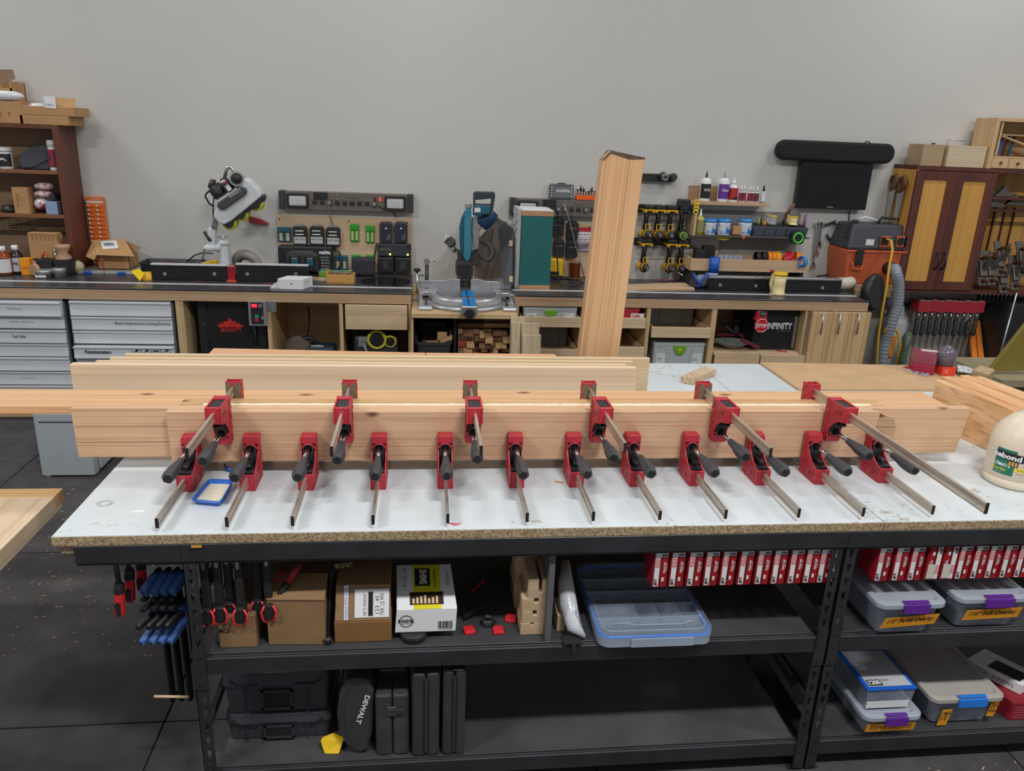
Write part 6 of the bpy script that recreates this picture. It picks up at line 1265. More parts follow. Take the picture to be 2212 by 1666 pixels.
# second shelf
x=wroot('metal_shelf','grey metal wall shelf with tubs and small grey bins','shelf',1620,515);ZH=PY(1560,508,WY-.2).z;X0,X1=PY(1500,508,WY-.2).x,PY(1745,520,WY-.2).x
MB().box(X0,X1,WY-.22,WY-.001,ZH-.012,ZH).build('shelf_plate',mat('grey_shelf_metal',(90,90,90),.5,.3),x);MB().box(X0-.02,X0-.002,WY-.22,WY-.001,ZH-.01,ZH+.16).build('wood_end',sh,x);MB().box(X0,X1,WY-.012,WY-.001,ZH+.0005,ZH+.18).build('wall_panel',mat('grey_panel',(134,132,128),.7),x)
MB().box(X0+.3,X1,WY-.012,WY-.001,ZH-.19,ZH-.0125).build('lower_panel',mat('grey_panel',(1,1,1)),x);MB().box(PY(1583,545,WY).x,PY(1720,545,WY).x,WY-.016,WY-.0125,ZH-.24,ZH-.20).build('blue_strip',mat('navy_strip',(40,56,110),.5),x)
bl_lid=mat('sky_blue_lid',(52,130,200),.4);blb=mat('blue_white_label',(200,206,210),.5,rgb2=(40,110,190),vs=14,sharp=(.45,.55))
for a,b_,l in ((1524,1553,'left of the three white tubs with blue lids'),(1554,1584,'middle of the three white tubs with blue lids'),(1601,1630,'right of the three white tubs with blue lids, after a small box')):
    tub(a,474,b_,508,WY-.215,ZH,l,bl_lid,WHITE,blb)
bottle(1506,1524,452,508,'yellow glue bottle with clear nozzle at the left of the metal shelf',mat('yellow_glue',(190,180,50),.4),[(0,.016),(.3,.010),(1,.003)],mat('olive_label',(140,140,90),.5),[(0,1),(.62,1),(.7,.5)],'bottle',WHITE,None,None,WY-.21,ZH)
x=thing('small_box','small tan cardboard box between the blue lidded tubs','box',PY(1591,508,WY-.2));wbox(1584,489,1600,507,WY-.2,WY-.14,CARD,x,'carton'); 
gbin=mat('slate_plastic',(88,96,112),.45)
for i in range(5):
    a=1628+i*23;X0,X1,Z0,Z1=fb(a,497+i*.8,a+21.5,520+i,WY-.2);xx=thing('parts_bin','%s small slate bin from the left on the metal shelf' % ['first','second','third','fourth','fifth'][i],'bin',((X0+X1)/2,WY-.2,ZH),'slate bins on the metal shelf')
    MB().hexa([(X0,WY-.19,ZH+.0005),(X1,WY-.19,ZH+.0005),(X1,WY-.06,ZH+.0005),(X0,WY-.06,ZH+.0005),(X0,WY-.225,ZH+.075),(X1,WY-.225,ZH+.075),(X1,WY-.06,ZH+.09),(X0,WY-.06,ZH+.09)]).build('bin_body',gbin,xx,bevel=.003);MB().hexa([(X0+.006,WY-.215,ZH+.0765),(X1-.006,WY-.215,ZH+.0765),(X1-.006,WY-.07,ZH+.0905),(X0+.006,WY-.07,ZH+.0905),(X0+.006,WY-.215,ZH+.078),(X1-.006,WY-.215,ZH+.078),(X1-.006,WY-.07,ZH+.092),(X0+.006,WY-.07,ZH+.092)]).build('bin_inside',INK,xx)
creamb=mat('cream_bottle',(220,204,150),.4);ycap=mat('yellow_cap',(232,196,40),.4)
def glubot(px0,px1,yt,yb,y,zb,lab,body,nozzle=0,lid=ycap):
    a,b_,c,d=fb(px0,yt,px1,yb,y);r=(b_-a)/2;xx=(a+b_)/2;t=thing('glue_bottle',lab,'bottle',(xx,y+r,zb));h=d-zb
    MB().lathe((xx,y+r,zb+.0005),(xx,y+r,zb+h*.88),[(0,r*.95),(.04,r*1.05),(.1,r*.8),(.5,r*.78),(1,r*.85)],20).build('bottle_body',body,t);MB().cyl((xx,y+r,zb+h*.88),(xx,y+r,zb+h),r*.9,n=20).build('cap',lid,t)
    MB().tube([(xx-r*.8,y+r,zb+h*.12),(xx-r*1.1,y+r,zb+h*.5),(xx-r*1.0,y+r,zb+h*1.0),(xx-r*1.15,y+r,zb+h*1.03)],r*.22,8).build('side_tube',body,t)
    MB().tube([(xx-r*1.1,y+r,zb+h*1.03),(xx-r*1.5,y+r-.01,zb+h*1.12)],r*.18,8,rfun=lambda i: r*(.3,.08)[i]).build('nozzle',RED if nozzle else ycap,t);return t
glubot(1662,1682,467,503,WY-.19,ZH+.093,'clear glue bottle with yellow cap standing in the slate bins',CLEAR);glubot(1706,1728,469,503,WY-.19,ZH+.093,'cream glue bottle with yellow cap in the slate bins, nearer the television',creamb)
p0,p1,p2=PY(1690,497,WY-.15),PY(1697,466,WY-.15),PY(1716,440,WY-.15);x=thing('chisel','long tool with wooden handle leaning in the slate bins','chisel',p0);MB().tube([p1,p1.lerp(p2,.5),p2],.014,10,rfun=lambda i: (.011,.016,.014)[i]).build('handle',wood('dark_handle',(110,82,60),(84,60,44),2,2,.5),x);p0.z=max(p0.z,ZH+.095);MB().cyl(p0,p1,.010,n=8).build('shaft',BLACK,x)
for k,(pa,pb2,m_,l) in enumerate((((1640,495),(1646,468),BLACK,'black marker among the pens'),((1637,495),(1641,470),grn,'green pen behind the slate bins'),((1647,494),(1651,474),mat('orange_pen',(226,90,40),.5),'orange pen right of the black marker'),((1650,496),(1654,476),YELLOW,'yellow pencil leaning in the slate bin'),((1736,500),(1742,462),BLUE,'blue driver hanging at the shelf end'),((1732,500),(1740,464),RED,'red driver hanging at the shelf end'))):
    tag(MB().cyl(PY(*pa,WY-.13),PY(*pb2,WY-.13),.007,n=8).build('pen',m_),l,'pen')
p=PY(1723,514,WY-.26);x=thing('tape_measure','black tape measure with bright green rim hooked on the shelf end','tape measure',(p.x,WY-.25,p.z-.05));fprism(MB(),rpoly(p.x-.055,p.x+.055,p.z-.05,p.z+.05,.03),WY-.27,WY-.228).build('case',BLACK,x,bevel=.004);MB().tube([(p.x+.038*math.cos(t),WY-.272,p.z+.038*math.sin(t)) for t in [R_(q_) for q_ in range(0,360,18)]],.007,6,close=True).build('green_rim',mat('neon_green',(80,220,60),.4),x)
cuffs([(1554,512),(1560,513),(1566,514),(1572,512)],'row of yellow ring clips under the metal shelf edge')
p=PY(1606,511,WY-.225);tag(MB().ball((p.x,WY-.228,p.z-.01),.014,8).build('clip_knob',mat('orange_pen',(1,1,1))),'small orange knob clipped to the metal shelf edge','knob')
# long wooden trough
x=thing('wood_trough','long wooden trough full of tape rolls and abrasives','trough',PY(1610,588,6.0));tz0,tz1=PY(1560,586,5.98).z,PY(1560,560,5.98).z;X0,X1=PY(1492,575,5.98).x,PY(1745,580,5.98).x
MB().box(X0,X1,5.98,5.995,tz0,tz1).build('front_board',sh,x,bevel=.001,seg=1);MB().box(X0,X1,6.265,6.28,tz0,tz1).build('back_board',sh,x);MB().box(X0,X1,5.9955,6.2645,tz0,tz0+.012).build('bottom_board',sh,x)
for a in (X0,X1-.015): MB().box(a,a+.015,5.9955,6.2645,tz0+.0125,tz1).build('end_board',sh,x)
FZ=tz0+.0125
def inb(px0,py0,px1,py1,y,t,nm,lab,cat,m_,bevel=.003):
    a,b_,c,d=fb(px0,py0,px1,py1,y);tt=tag(MB().box(a,b_,y,y+t,FZ,d).build(nm,m_,bevel=bevel),lab,cat);return tt
inb(1503,540,1525,553,6.05,.07,'battery_pack','black and yellow pack at the left end of the wooden trough','battery',mat('black_yellow',(30,30,30),.5,rgb2=(230,220,30),vs=9,sharp=(.6,.62)));inb(1521,533,1545,555,6.14,.08,'black_box','tilted black plastic box in the trough','box',BLACK)
dsc=mat('grey_sandpaper',(140,150,164),.8,rgb2=(70,90,120),vs=10,sharp=(.5,.6))
for k in range(5): a=1549+k*10;x_=PY(a,555,6.03);tag(MB().slab((x_.x,6.02,FZ+.02),(.05,0,0),(.02,.02,.09),(0,.01,-.003)).build('sanding_pad',dsc,bevel=.002),'%s grey sanding sheet from the left in the trough' % ['first','second','third','fourth','fifth'][k],'sandpaper','grey sanding sheets in the wooden trough')
org=mat('orange_tape_roll',(240,140,30),.45)
for k,(px,m_,l) in enumerate(((1637,BLACK,'black tape roll in the trough'),(1650,BLACK,'second black tape roll beside the orange ones'),(1661,org,'left orange tape roll in the trough'),(1671,org,'right orange tape roll in the trough'),(1680,mat('yellow_tape',(1,1,1)),'yellow tape roll beside the orange rolls'),(1722,org,'orange tape roll at the right end of the trough'))):
    c=PY(px,552,6.1);r=.05;c.z=max(c.z-.02,FZ+r+.001);tag(MB().lathe((c.x-.018,6.1,c.z),(c.x+.018,6.1,c.z),[(0,r),(1,r),(1,r*.6),(0,r*.6)],20,caps=False).build('tape_roll',m_),l,'tape')
c=PY(1702,549,6.12);tag(MB().lathe((c.x-.05,6.12,FZ+.06),(c.x+.05,6.14,FZ+.10),[(0,.045),(.1,.05),(.9,.05),(1,.045)],18).build('red_can',mat('red_white_can',(196,40,50),.35,rgb2=(210,212,220),vs=9,sharp=(.5,.55))),'red and white roll lying tilted in the trough','can')
c=PY(1733,566,5.95);tag(MB().lathe((c.x-.012,5.95,c.z),(c.x+.018,5.96,c.z),[(0,.045),(1,.045),(1,.032),(0,.032)],18,caps=False).build('tape_roll',mat('painters_blue',(70,150,220),.5)),'blue painters tape roll hung over the trough end','tape')
MB().box(X0+.02,X0+.05,6.0,6.26,WB+.0005,tz0-.0005).box(X1-.05,X1-.02,6.0,6.26,WB+.0005,tz0-.0005).build('trough_leg',DARK,x)['kind']='stuff'
# spray can, respirator, fence, boards
bottle(1536,1556,558,599,'spray can with blue cap behind the right fence',mat('pale_blue_can',(150,170,196),.35),[(0,.040),(1,.040)],None,[(0,.95),(.04,1),(.52,1)],'spray_can',mat('royal_blue',(24,90,186),.4),None,None,5.92,WB)
p=PY(1514,610,5.85);x=thing('respirator','blue strapped respirator mask left of the right fence','mask',(p.x,5.85,WB));MB().ball((p.x+.02,5.9,WB+.055),.054,14,(1.1,.9,1)).build('mask_shell',mat('grey_blue_rubber',(120,130,150),.5),x);nb=mat('strap_blue',(36,76,160),.5)
MB().tube([(p.x-.07,5.85,WB+.12),(p.x-.03,5.83,WB+.06),(p.x+.0,5.83,WB+.02)],.011,6).tube([(p.x+.04,5.84,WB+.13),(p.x+.0,5.83,WB+.07),(p.x-.03,5.83,WB+.015)],.011,6).build('strap',nb,x);MB().cyl((p.x-.06,5.85,WB+.04),(p.x-.04,5.9,WB+.04),.035,n=14).build('filter',DARK,x)
f2=thing('router_fence','right black fence with silver top rail and white hose at its end','fence',(PY(1670,625,5.8).x,5.85,WB));a,b_=PY(1530,618,5.8).x,PY(1816,625,5.8).x;hF=PY(1670,603,5.8).z
MB().box(a,b_,5.80,5.83,STD+.002,hF-.004).build('fence_face',mat('black_fence',(1,1,1)),f2,bevel=.001,seg=1);MB().box(a,b_,5.796,5.86,hF-.0035,hF+.012).build('top_rail',ALU,f2,bevel=.002);MB().box(a+.02,b_-.02,5.8305,5.95,STD,WB+.05).build('fence_base',DARK,f2)
for px,py in ((1556,616),(1633,618),(1777,622)): disc(px,py,5.795,.013,ALU,f2,'knob',.005)
rect(1662,607,1672,625,5.7985,BLACK,f2,'logo_block',.004);q=PY(1667,619,5.79);letter('INFINITY',(q.x-.015,5.794,q.z),(.032,0,0),(0,0,.006),GREYPL,f2);MB().prism([(q.x-.012,5.793,q.z+.012),(q.x+.014,5.793,q.z+.012),(q.x+.001,5.793,q.z+.03)],(0,.0013,0)).build('logo_mark',GREYPL,f2)
p=PY(1813,616,5.9);hose([(p.x-.03,5.9,WB+.055),(p.x+.03,5.9,WB+.055),(p.x+.08,5.92,WB+.055),(p.x+.12,5.95,WB+.055)],.048,mat('cream_hose',(200,194,176),.5),'cream corrugated hose stub at the right fence end',amp=.07,sub=14)
glubot(1674,1707,592,640,5.62,WB,'cream glue bottle with yellow cap and red nozzle on the right bench',creamb,1)
x=thing('loose_board','thin brown board lying on the right bench beside the fir beam','board',PZ(1430,622,WB));MB().prism([PZ(1345,630,WB)+Vector((0,0,.0005)),PZ(1500,627,WB)+Vector((0,0,.0005)),PZ(1478,614,WB)+Vector((0,0,.0005)),PZ(1350,618,WB)+Vector((0,0,.0005))],(0,0,.014)).build('plank',sh,x)
a,b_=PZ(1430,612,WB),PZ(1467,611,WB);tag(MB().cyl((a.x,a.y+.03,WB+.018),(b_.x,b_.y+.03,WB+.018),.004,n=6).build('red_pencil',RED),'red pencil lying on the thin brown board','pencil')
# wrenches
def wrench(px,yt,yb,lab):
    x=wroot('wrench',lab,'wrench',px,yt,WY-.01);a,b_=PY(px+2,yt,WY-.015),PY(px-4,yb,WY-.015)
    MB().lathe((a.x,WY-.022,a.z),(a.x,WY-.008,a.z),[(0,.02),(1,.02)],14).build('ring_end',ALU,x);MB().slab(a+Vector((-.007,0,-.015)),(.014,0,0),(b_-a)*.92,(0,.006,0)).build('shaft',ALU,x)
    MB().prism([b_+Vector(v) for v in ((-.008,0,.03),(.008,0,.03),(.022,0,.0),(.018,0,-.025),(.008,0,-.028),(.01,0,-.005),(-.01,0,-.005),(-.008,0,-.028),(-.018,0,-.025),(-.022,0,0))],(0,.008,0)).build('open_end',ALU,x)
wrench(1761,487,575,'longest combination wrench on the wall beside the trough');wrench(1768,484,548,'middle combination wrench hanging on the wall');wrench(1774,485,530,'shortest combination wrench hanging on the wall')
x=wroot('crank_tool','black crank tool hung above the two pronged spanner','tool',1790,485);MB().slab(PY(1776,492,WY-.02),PY(1800,484,WY-.02)-PY(1776,492,WY-.02),(0,0,.022),(0,.012,0)).build('arm',DARK,x);MB().cyl(PY(1803,486,WY-.04),PY(1804,476,WY-.04),.01,n=10).build('grip',BLACK,x)
x=wroot('pin_spanner','black two pronged spanner on the wall left of the shop vacuum','tool',1795,530);MB().tube([PY(1786,507,WY-.02),PY(1790,516,WY-.02),PY(1798,521,WY-.02),PY(1804,516,WY-.02),PY(1808,506,WY-.02)],.013,8).build('fork',DARK,x);MB().tube([PY(1797,522,WY-.02),PY(1791,549,WY-.02)],.013,8).build('grip',BLACK,x)
# ---------------------------------------------------------------- shop vacuum on its bracket
orv=mat('orange_vacuum',(190,92,54),.45,var=.08);dkv=mat('vacuum_grey',(56,60,66),.5)
YV=5.98;vx=thing('shop_vacuum','orange and dark grey shop vacuum on a wooden wall bracket','vacuum',PY(1890,618,YV)); 
a,b_,zb_,zm=fb(1822,540,1951,615,YV);zt_v=PY(1890,486,YV).z;zs=zb_-.012
MB().hexa([(a+.03,YV,zb_),(b_-.03,YV-.0,zb_),(b_-.03,WY-.02,zb_),(a+.03,WY-.02,zb_),(a,YV-.02,zm),(b_,YV-.02,zm),(b_,WY-.01,zm),(a,WY-.01,zm)]).build('tank',orv,vx,bevel=.02,seg=3)
MB().hexa([(a,YV-.02,zm+.001),(b_,YV-.02,zm+.001),(b_,WY-.01,zm+.001),(a,WY-.01,zm+.001),(a+.04,YV+.03,zt_v),(b_-.02,YV+.03,zt_v),(b_-.02,WY-.03,zt_v),(a+.04,WY-.03,zt_v)]).build('motor_head',dkv,vx,bevel=.02,seg=3)
MB().box(a+.005,b_-.005,YV-.03,YV-.0205,zm-.02,zm-.004).build('tank_rim',orv,vx,bevel=.003)
for px,nm_ in ((1911,'power_outlet'),(1945,'dial_plate')):
    o=rect(px-10,510,px+12,534,YV-.01,orv,vx,nm_,.012,.003);q=PY(px,521,YV-.02)
    if px < 1930: MB().box(q.x-.03,q.x+.03,YV-.026,YV-.0225,q.z-.03,q.z+.03).build('socket',BLACK,o);MB().box(q.x-.02,q.x+.035,YV-.06,YV-.0262,q.z+.015,q.z+.03).build('socket_lid',DARK,o)
    else: MB().cyl((q.x,YV-.04,q.z),(q.x,YV-.0225,q.z),.03,n=20).build('dial',BLACK,o)
MB().box(a+.07,a+.13,YV-.05,YV-.0305,zm-.12,zm+.01).build('latch',BLACK,vx,bevel=.006);MB().tube([(a+.05,YV-.03,zm-.1),(a+.06,YV-.04,zm-.15),(a+.13,YV-.04,zm-.16),(a+.15,YV-.03,zm-.12)],.008,6).build('latch_loop',orv,vx)
rect(1870,517,1888,530,YV-.012,PAPER,vx,'rating_label',.002);MB().tube([(a+.30,YV+.12,zt_v+.0),(a+.33,YV+.12,zt_v+.05),(a+.48,YV+.12,zt_v+.04),(a+.52,YV+.12,zt_v+.0)],.012,8).build('carry_handle',BLACK,vx);MB().slab((a+.0,YV+.05,zm+.08),(.05,0,0),(.05,0,.15),(0,.04,0)).build('cord_hook',BLACK,vx,bevel=.008)
tag(MB().tube([(a+.12,6.15,zt_v+.004),(a+.18,6.1,zt_v+.05),(a+.28,6.12,zt_v+.03),(a+.36,6.15,zt_v+.008)],.008,6).build('cable',WHITE),'white cord coiled on top of the shop vacuum','cord')
p=PY(1925,582,YV-.03);MB().cyl((p.x-.02,YV+.01,p.z+.01),(p.x+.01,YV-.06,p.z+.01),.055,.045,n=20).build('hose_port',BLACK,vx)
hose([(p.x+.01,YV-.06,p.z+.01),PY(1936,590,YV-.12),PY(1941,620,YV-.12),PY(1938,660,YV-.12),PY(1925,700,YV-.12),PY(1912,740,YV-.1),PY(1903,790,YV-.1),PY(1900,840,YV-.1)],.043,mat('grey_vac_hose',(138,146,156),.4),'grey corrugated vacuum hose hanging from the orange tank to the floor',amp=.10,sub=18)
tag(MB().tube([PY(1914,516,YV-.05),PY(1925,520,YV-.1),PY(1928,540,YV-.14),PY(1921,575,YV-.18),PY(1915,620,YV-.2),PY(1906,670,YV-.2),PY(1898,720,YV-.2),PY(1893,790,YV-.2),PY(1890,830,YV-.2)],.010,8).build('cable',mat('cord_yellow',(206,164,40),.5)),'yellow power cord running down beside the grey hose','cord')
x=thing('wall_bracket','wooden bracket of pale timber under the shop vacuum','bracket',PY(1900,640,5.9));wbox(1848,627,1879,640,5.92,5.94,sh,x,'front_rail');wbox(1897,627,1950,643,5.92,5.94,sh,x,'front_rail');q0=PY(1848,627,5.92);q1=PY(1947,628,5.92)
zbk=zb_-.001;MB().box(q0.x,q1.x,5.941,WY-.001,zbk-.04,zbk).build('shelf_board',sh,x)
MB().box(q0.x+.02,q0.x+.06,6.24,WY-.001,.3,zbk-.0405).build('upright',sh,x)
p=PY(1886,622,5.80);tag(MB().lathe((p.x-.02,5.84,p.z-.04),(p.x+.02,5.76,p.z-.03),[(0,.09),(.5,.12),(.8,.12),(1,.1)],24,sx=1,sy=1.25).build('sanding_disc',BLACK),'black tilted sanding disc hung at the right bench end','disc')
# dust collector canister and duct behind
cn=thing('dust_collector','grey white dust canister with bent duct behind the vacuum hose','dust collector',PY(1945,790,6.0));p=PY(1946,720,6.0)
MB().lathe((p.x,6.13,.0),(p.x,6.13,0.80),[(0,.09),(.55,.11),(.82,.11),(.86,.10),(.9,.07),(1,.06)],28).build('canister',mat('pale_grey_drum',(170,172,170),.4),cn)
MB().tube([(p.x,6.13,.80),(p.x,6.12,.85),(p.x-.03,6.11,.875),(p.x-.08,6.11,.865),(p.x-.12,6.11,.80)],.045,14).build('duct_elbow',mat('duct_grey',(122,132,146),.4),cn);q=PY(1936,755,5.9);MB().box(q.x-.05,q.x+.05,6.00,6.01,q.z-.09,q.z+.09).build('orange_label',mat('orange_warning_label',(206,130,40),.5,rgb2=(60,50,40),vs=24,sharp=(.55,.6)),cn)
hose([PY(1962,724,6.03),PY(1960,735,5.97),PY(1953,760,5.96),PY(1947,800,5.96),PY(1944,900,5.96)],.032,mat('green_grey_hose',(84,100,84),.5),'green grey hose hooked on the dust canister',sub=12);tag(MB().tube([PY(1908,720,5.85),PY(1922,700,5.85),PY(1938,715,5.85),PY(1945,745,5.85),PY(1936,785,5.85)],.010,8).build('cable',mat('cord_yellow',(1,1,1))),'yellow cord looping round the dust canister','cord')
# ---------------------------------------------------------------- wall cabinet
YC=5.98;wal=wood('walnut_red_brown',(104,54,42),(78,40,32),2,.9,.5,line=.2);ywp=wood('golden_panel',(214,164,86),(196,144,66),2,.6,.5,line=.1)
wc=thing('wall_cabinet','dark red brown wall cabinet with two golden panelled doors','cabinet',PY(2050,628,YC));cx0=PY(1982,358,YC).x;ct=PY(2060,361,YC).z;cb0=PY(2030,634,YC).z;cx1=cx0+2.2;cxm=PY(2125,500,YC).x
MB().box(cx0,cx1,YC,WY-.001,ct-.03,ct).build('cabinet_top',wal,wc);MB().box(cx0,cx1,YC,WY-.001,cb0,cb0+.03).build('cabinet_bottom',wal,wc); 
for a in (cx0,cxm-.012,cx1-.024): MB().box(a,a+.024,YC,WY-.002,cb0+.031,ct-.031).build('cabinet_side',wal if a != cx0 else ywp,wc)
MB().box(cx0+.025,cx1-.025,WY-.012,WY-.002,cb0+.031,ct-.031).build('back_panel',ywp,wc)
dw=(cxm-.013-cx0)/2
for i in (0,1):
    a=cx0+i*dw+.001;b_=a+dw-.003;f=.068;z0,z1_=cb0+.035,ct-.035;d=MB(); 
    d.box(a,a+f,YC-.022,YC-.001,z0,z1_).box(b_-f,b_,YC-.022,YC-.001,z0,z1_).box(a+f,b_-f,YC-.022,YC-.001,z0,z0+f).box(a+f,b_-f,YC-.022,YC-.001,z1_-f,z1_);o=d.build('door',wal,wc);o['kind']='part';del o['kind']
    MB().box(a+f,b_-f,YC-.012,YC-.005,z0+f,z1_-f).build('door_panel',ywp,o);hx=b_-.03 if i == 0 else a+.03;MB().tube([(hx,YC-.023,z0+.17),(hx,YC-.06,z0+.2),(hx,YC-.06,z0+.28),(hx,YC-.023,z0+.31)],.008,8).build('handle',BLACK,o)
mb=MB();[mb.box(cxm+.02+k*.09,cxm+.028+k*.09,WY-.03,WY-.013,cb0+.031,ct-.32) for k in range(6)];mb.build('divider_slat',wal,wc)['kind']='stuff'
MB().box(cxm+.012,cx1-.025,YC+.02,WY-.013,ct-.24,ct-.22).build('cabinet_shelf',wal,wc);MB().box(cxm+.012,cx1-.025,YC+.07,YC+.1,ct-.34,ct-.32).build('cabinet_rail',wal,wc)
ZS1=ct-.2195;iron=mat('plane_iron',(104,98,92),.45,.35);tot=wood('rosewood',(104,70,50),(80,52,38),1,2,.4)
def plane(loc,lab,tilt=1.25):
    r=thing('hand_plane',lab,'hand plane');MB().prism([(-.03,-.12,0),(.03,-.12,0),(.03,.12,0),(-.03,.12,0)],(0,0,.012)).build('sole',iron,r,bevel=.003);MB().box(-.028,.028,-.06,.05,.0125,.035).build('body_casting',iron,r,bevel=.006)
    MB().lathe((0,-.09,.012),(0,-.09,.06),[(0,.012),(.4,.010),(.7,.018),(1,.012)],12).build('front_knob',tot,r);MB().tube([(0,.06,.012),(0,.065,.05),(0,.05,.085),(0,.08,.1)],.012,8).build('rear_tote',tot,r);MB().slab((-.02,-.02,.03),(.04,0,0),(0,.07,.06),(0,-.004,.005)).build('lever_cap',CHROME,r)
    return r
pl_=plane(None,'x');pl_.scale=(1.25,1.25,1.25);zz=cb0+.031;sp_=[]
for px,py,rx,l in ((2119,580,1.2,'hand plane standing at the left of the open cabinet bay'),(2137,580,1.15,'second hand plane in the open cabinet bay'),(2158,560,1.2,'hand plane higher in the middle of the open bay'),(2162,598,1.1,'hand plane low in the middle of the open bay'),(2190,590,1.2,'hand plane toward the right of the open bay'),(2205,560,1.2,'hand plane at the right frame edge in the open bay')):
    p=PY(px,py,YC+.05);sp_.append(((p.x,YC+.06,p.z),(rx,0,.1),l))
place(pl_,sp_,'hand planes in the open cabinet bay')
for px,py,l in ((2175,398,'dark block plane silhouette on the top cabinet shelf'),(2150,440,'small iron tool left on the second shelf'),(2195,436,'small iron tool right on the second shelf')):
    p=PY(px,py,YC+.06);z=ZS1 if py < 420 else p.z-.03; 
    tag(MB().prism([(p.x-.08,YC+.06,z+.0005),(p.x+.1,YC+.06,z+.0005),(p.x+.08,YC+.06,z+.03),(p.x+.03,YC+.06,z+.04),(p.x+.0,YC+.06,z+.09),(p.x-.04,YC+.06,z+.04)],(0,.05,0)).build('iron_tool',iron,bevel=.004),l,'tool')
def saw(px,py,L_,lab):
    r=thing('hand_saw',lab,'hand saw',(0,0,0));p=Vector((0,0,0));MB().prism([p+Vector(v) for v in ((-.045,0,-.03),(.045,0,-.05),(.01,0,-L_),(-.02,0,-L_))],(0,.003,0)).build('blade',ALU,r)
    MB().tube([p+Vector(v) for v in ((-.03,0,-.03),(-.045,0,.03),(-.01,0,.075),(.035,0,.06),(.04,0,.0),(.02,0,-.05))],.014,8,close=True).build('saw_handle',tot,r);r.location=(cx0-.03,px,PY(1965,py,6.15).z);r.rotation_euler=(0,0,R_(90))
saw(6.21,400,.40,'hand saw with brown handle nearer the wall on the golden cabinet side');saw(6.09,402,.34,'hand saw with brown handle nearer the front of the golden cabinet side')
# on top of the cabinet
x=thing('wood_box','pale brown wooden box on the cabinet top, leftmost','box',PY(2010,357,6.05));a,b_,_,d=fb(1992,312,2038,357,6.05);MB().box(a,b_,6.05,6.25,ct+.0005,d).build('box_body',wood('ply_brown',(180,156,126),(164,138,108),0,.6,.6,line=.08),x,bevel=.002);MB().cyl(((a+b_)/2+.02,6.1,d),((a+b_)/2+.02,6.1,d+.012),.014,n=10).build('box_knob',BLACK,x)
x=thing('wood_box','whiter pine box with a steel bar handle on the cabinet top','box',PY(2090,360,6.03));a,b_,_,d=fb(2047,315,2129,360,6.03);MB().box(a,b_,6.03,6.25,ct+.0005,d).build('box_body',wood('white_pine',(214,198,170),(196,176,146),0,.6,.6,1.2,line=.08),x,bevel=.002);MB().tube([(a+.02,6.1,d),(a+.02,6.1,d+.04),(a+.18,6.1,d+.035),(a+.18,6.1,d)],.004,6).build('bar_handle',CHROME,x)
x=thing('tool_cabinet','small open pale wood tool cabinet with drawers at the right edge','cabinet',PY(2180,362,6.0));a,_,_,d=fb(2144,255,2200,362,6.0);pw_=wood('pale_pine_case',(214,184,142),(196,164,120),2,.8,.6,line=.1);b_=a+.55
MB().box(a,a+.03,6.0,6.25,ct+.0005,d).build('cabinet_side',pw_,x);MB().box(b_-.03,b_,6.0,6.25,ct+.0005,d).build('cabinet_side',pw_,x);MB().box(a+.031,b_-.031,6.0,6.25,d-.025,d).build('cabinet_top',pw_,x);MB().box(a+.031,b_-.031,6.23,6.25,ct+.001,d-.026).build('back_panel',pw_,x);MB().box(a+.055,a+.07,6.01,6.03,ct+.1,d-.026).build('inner_stile',pw_,x)
MB().box(a+.031,b_-.031,6.01,6.229,ct+.085,ct+.097).build('cabinet_shelf',pw_,x);MB().slab((a+.07,6.05,ct+.26),(.42,0,-.12),(0,0,.012),(0,.1,0)).build('diagonal_rack',pw_,x);MB().box(a+.07,b_-.031,6.05,6.229,d-.13,d-.118).build('cabinet_shelf',pw_,x)
for k in (0,1,2):
    o=MB().box(a+.034+k*.15,a+.178+k*.15,6.0,6.2,ct+.004,ct+.082).build('drawer',pw_,x,bevel=.002,seg=1);MB().cyl((a+.106+k*.15,5.985,ct+.045),(a+.106+k*.15,5.9995,ct+.045),.01,n=10).build('drawer_knob',tot,o)
for k,(u,m_,l) in enumerate(((.12,BLUE,'blue handled chisel standing lower in the small tool cabinet'),(.17,tot,'wooden mallet handle leaning in the small tool cabinet'),(.22,tb_,'teal tool lying high in the small tool cabinet'))):
    z=ct+.0975;tag(MB().tube([(a+u,6.08,z+.0),(a+u+.03,6.1,z+.1),(a+u+.05,6.12,z+.16)],.012,8).build('small_tool',m_),l,'tool')
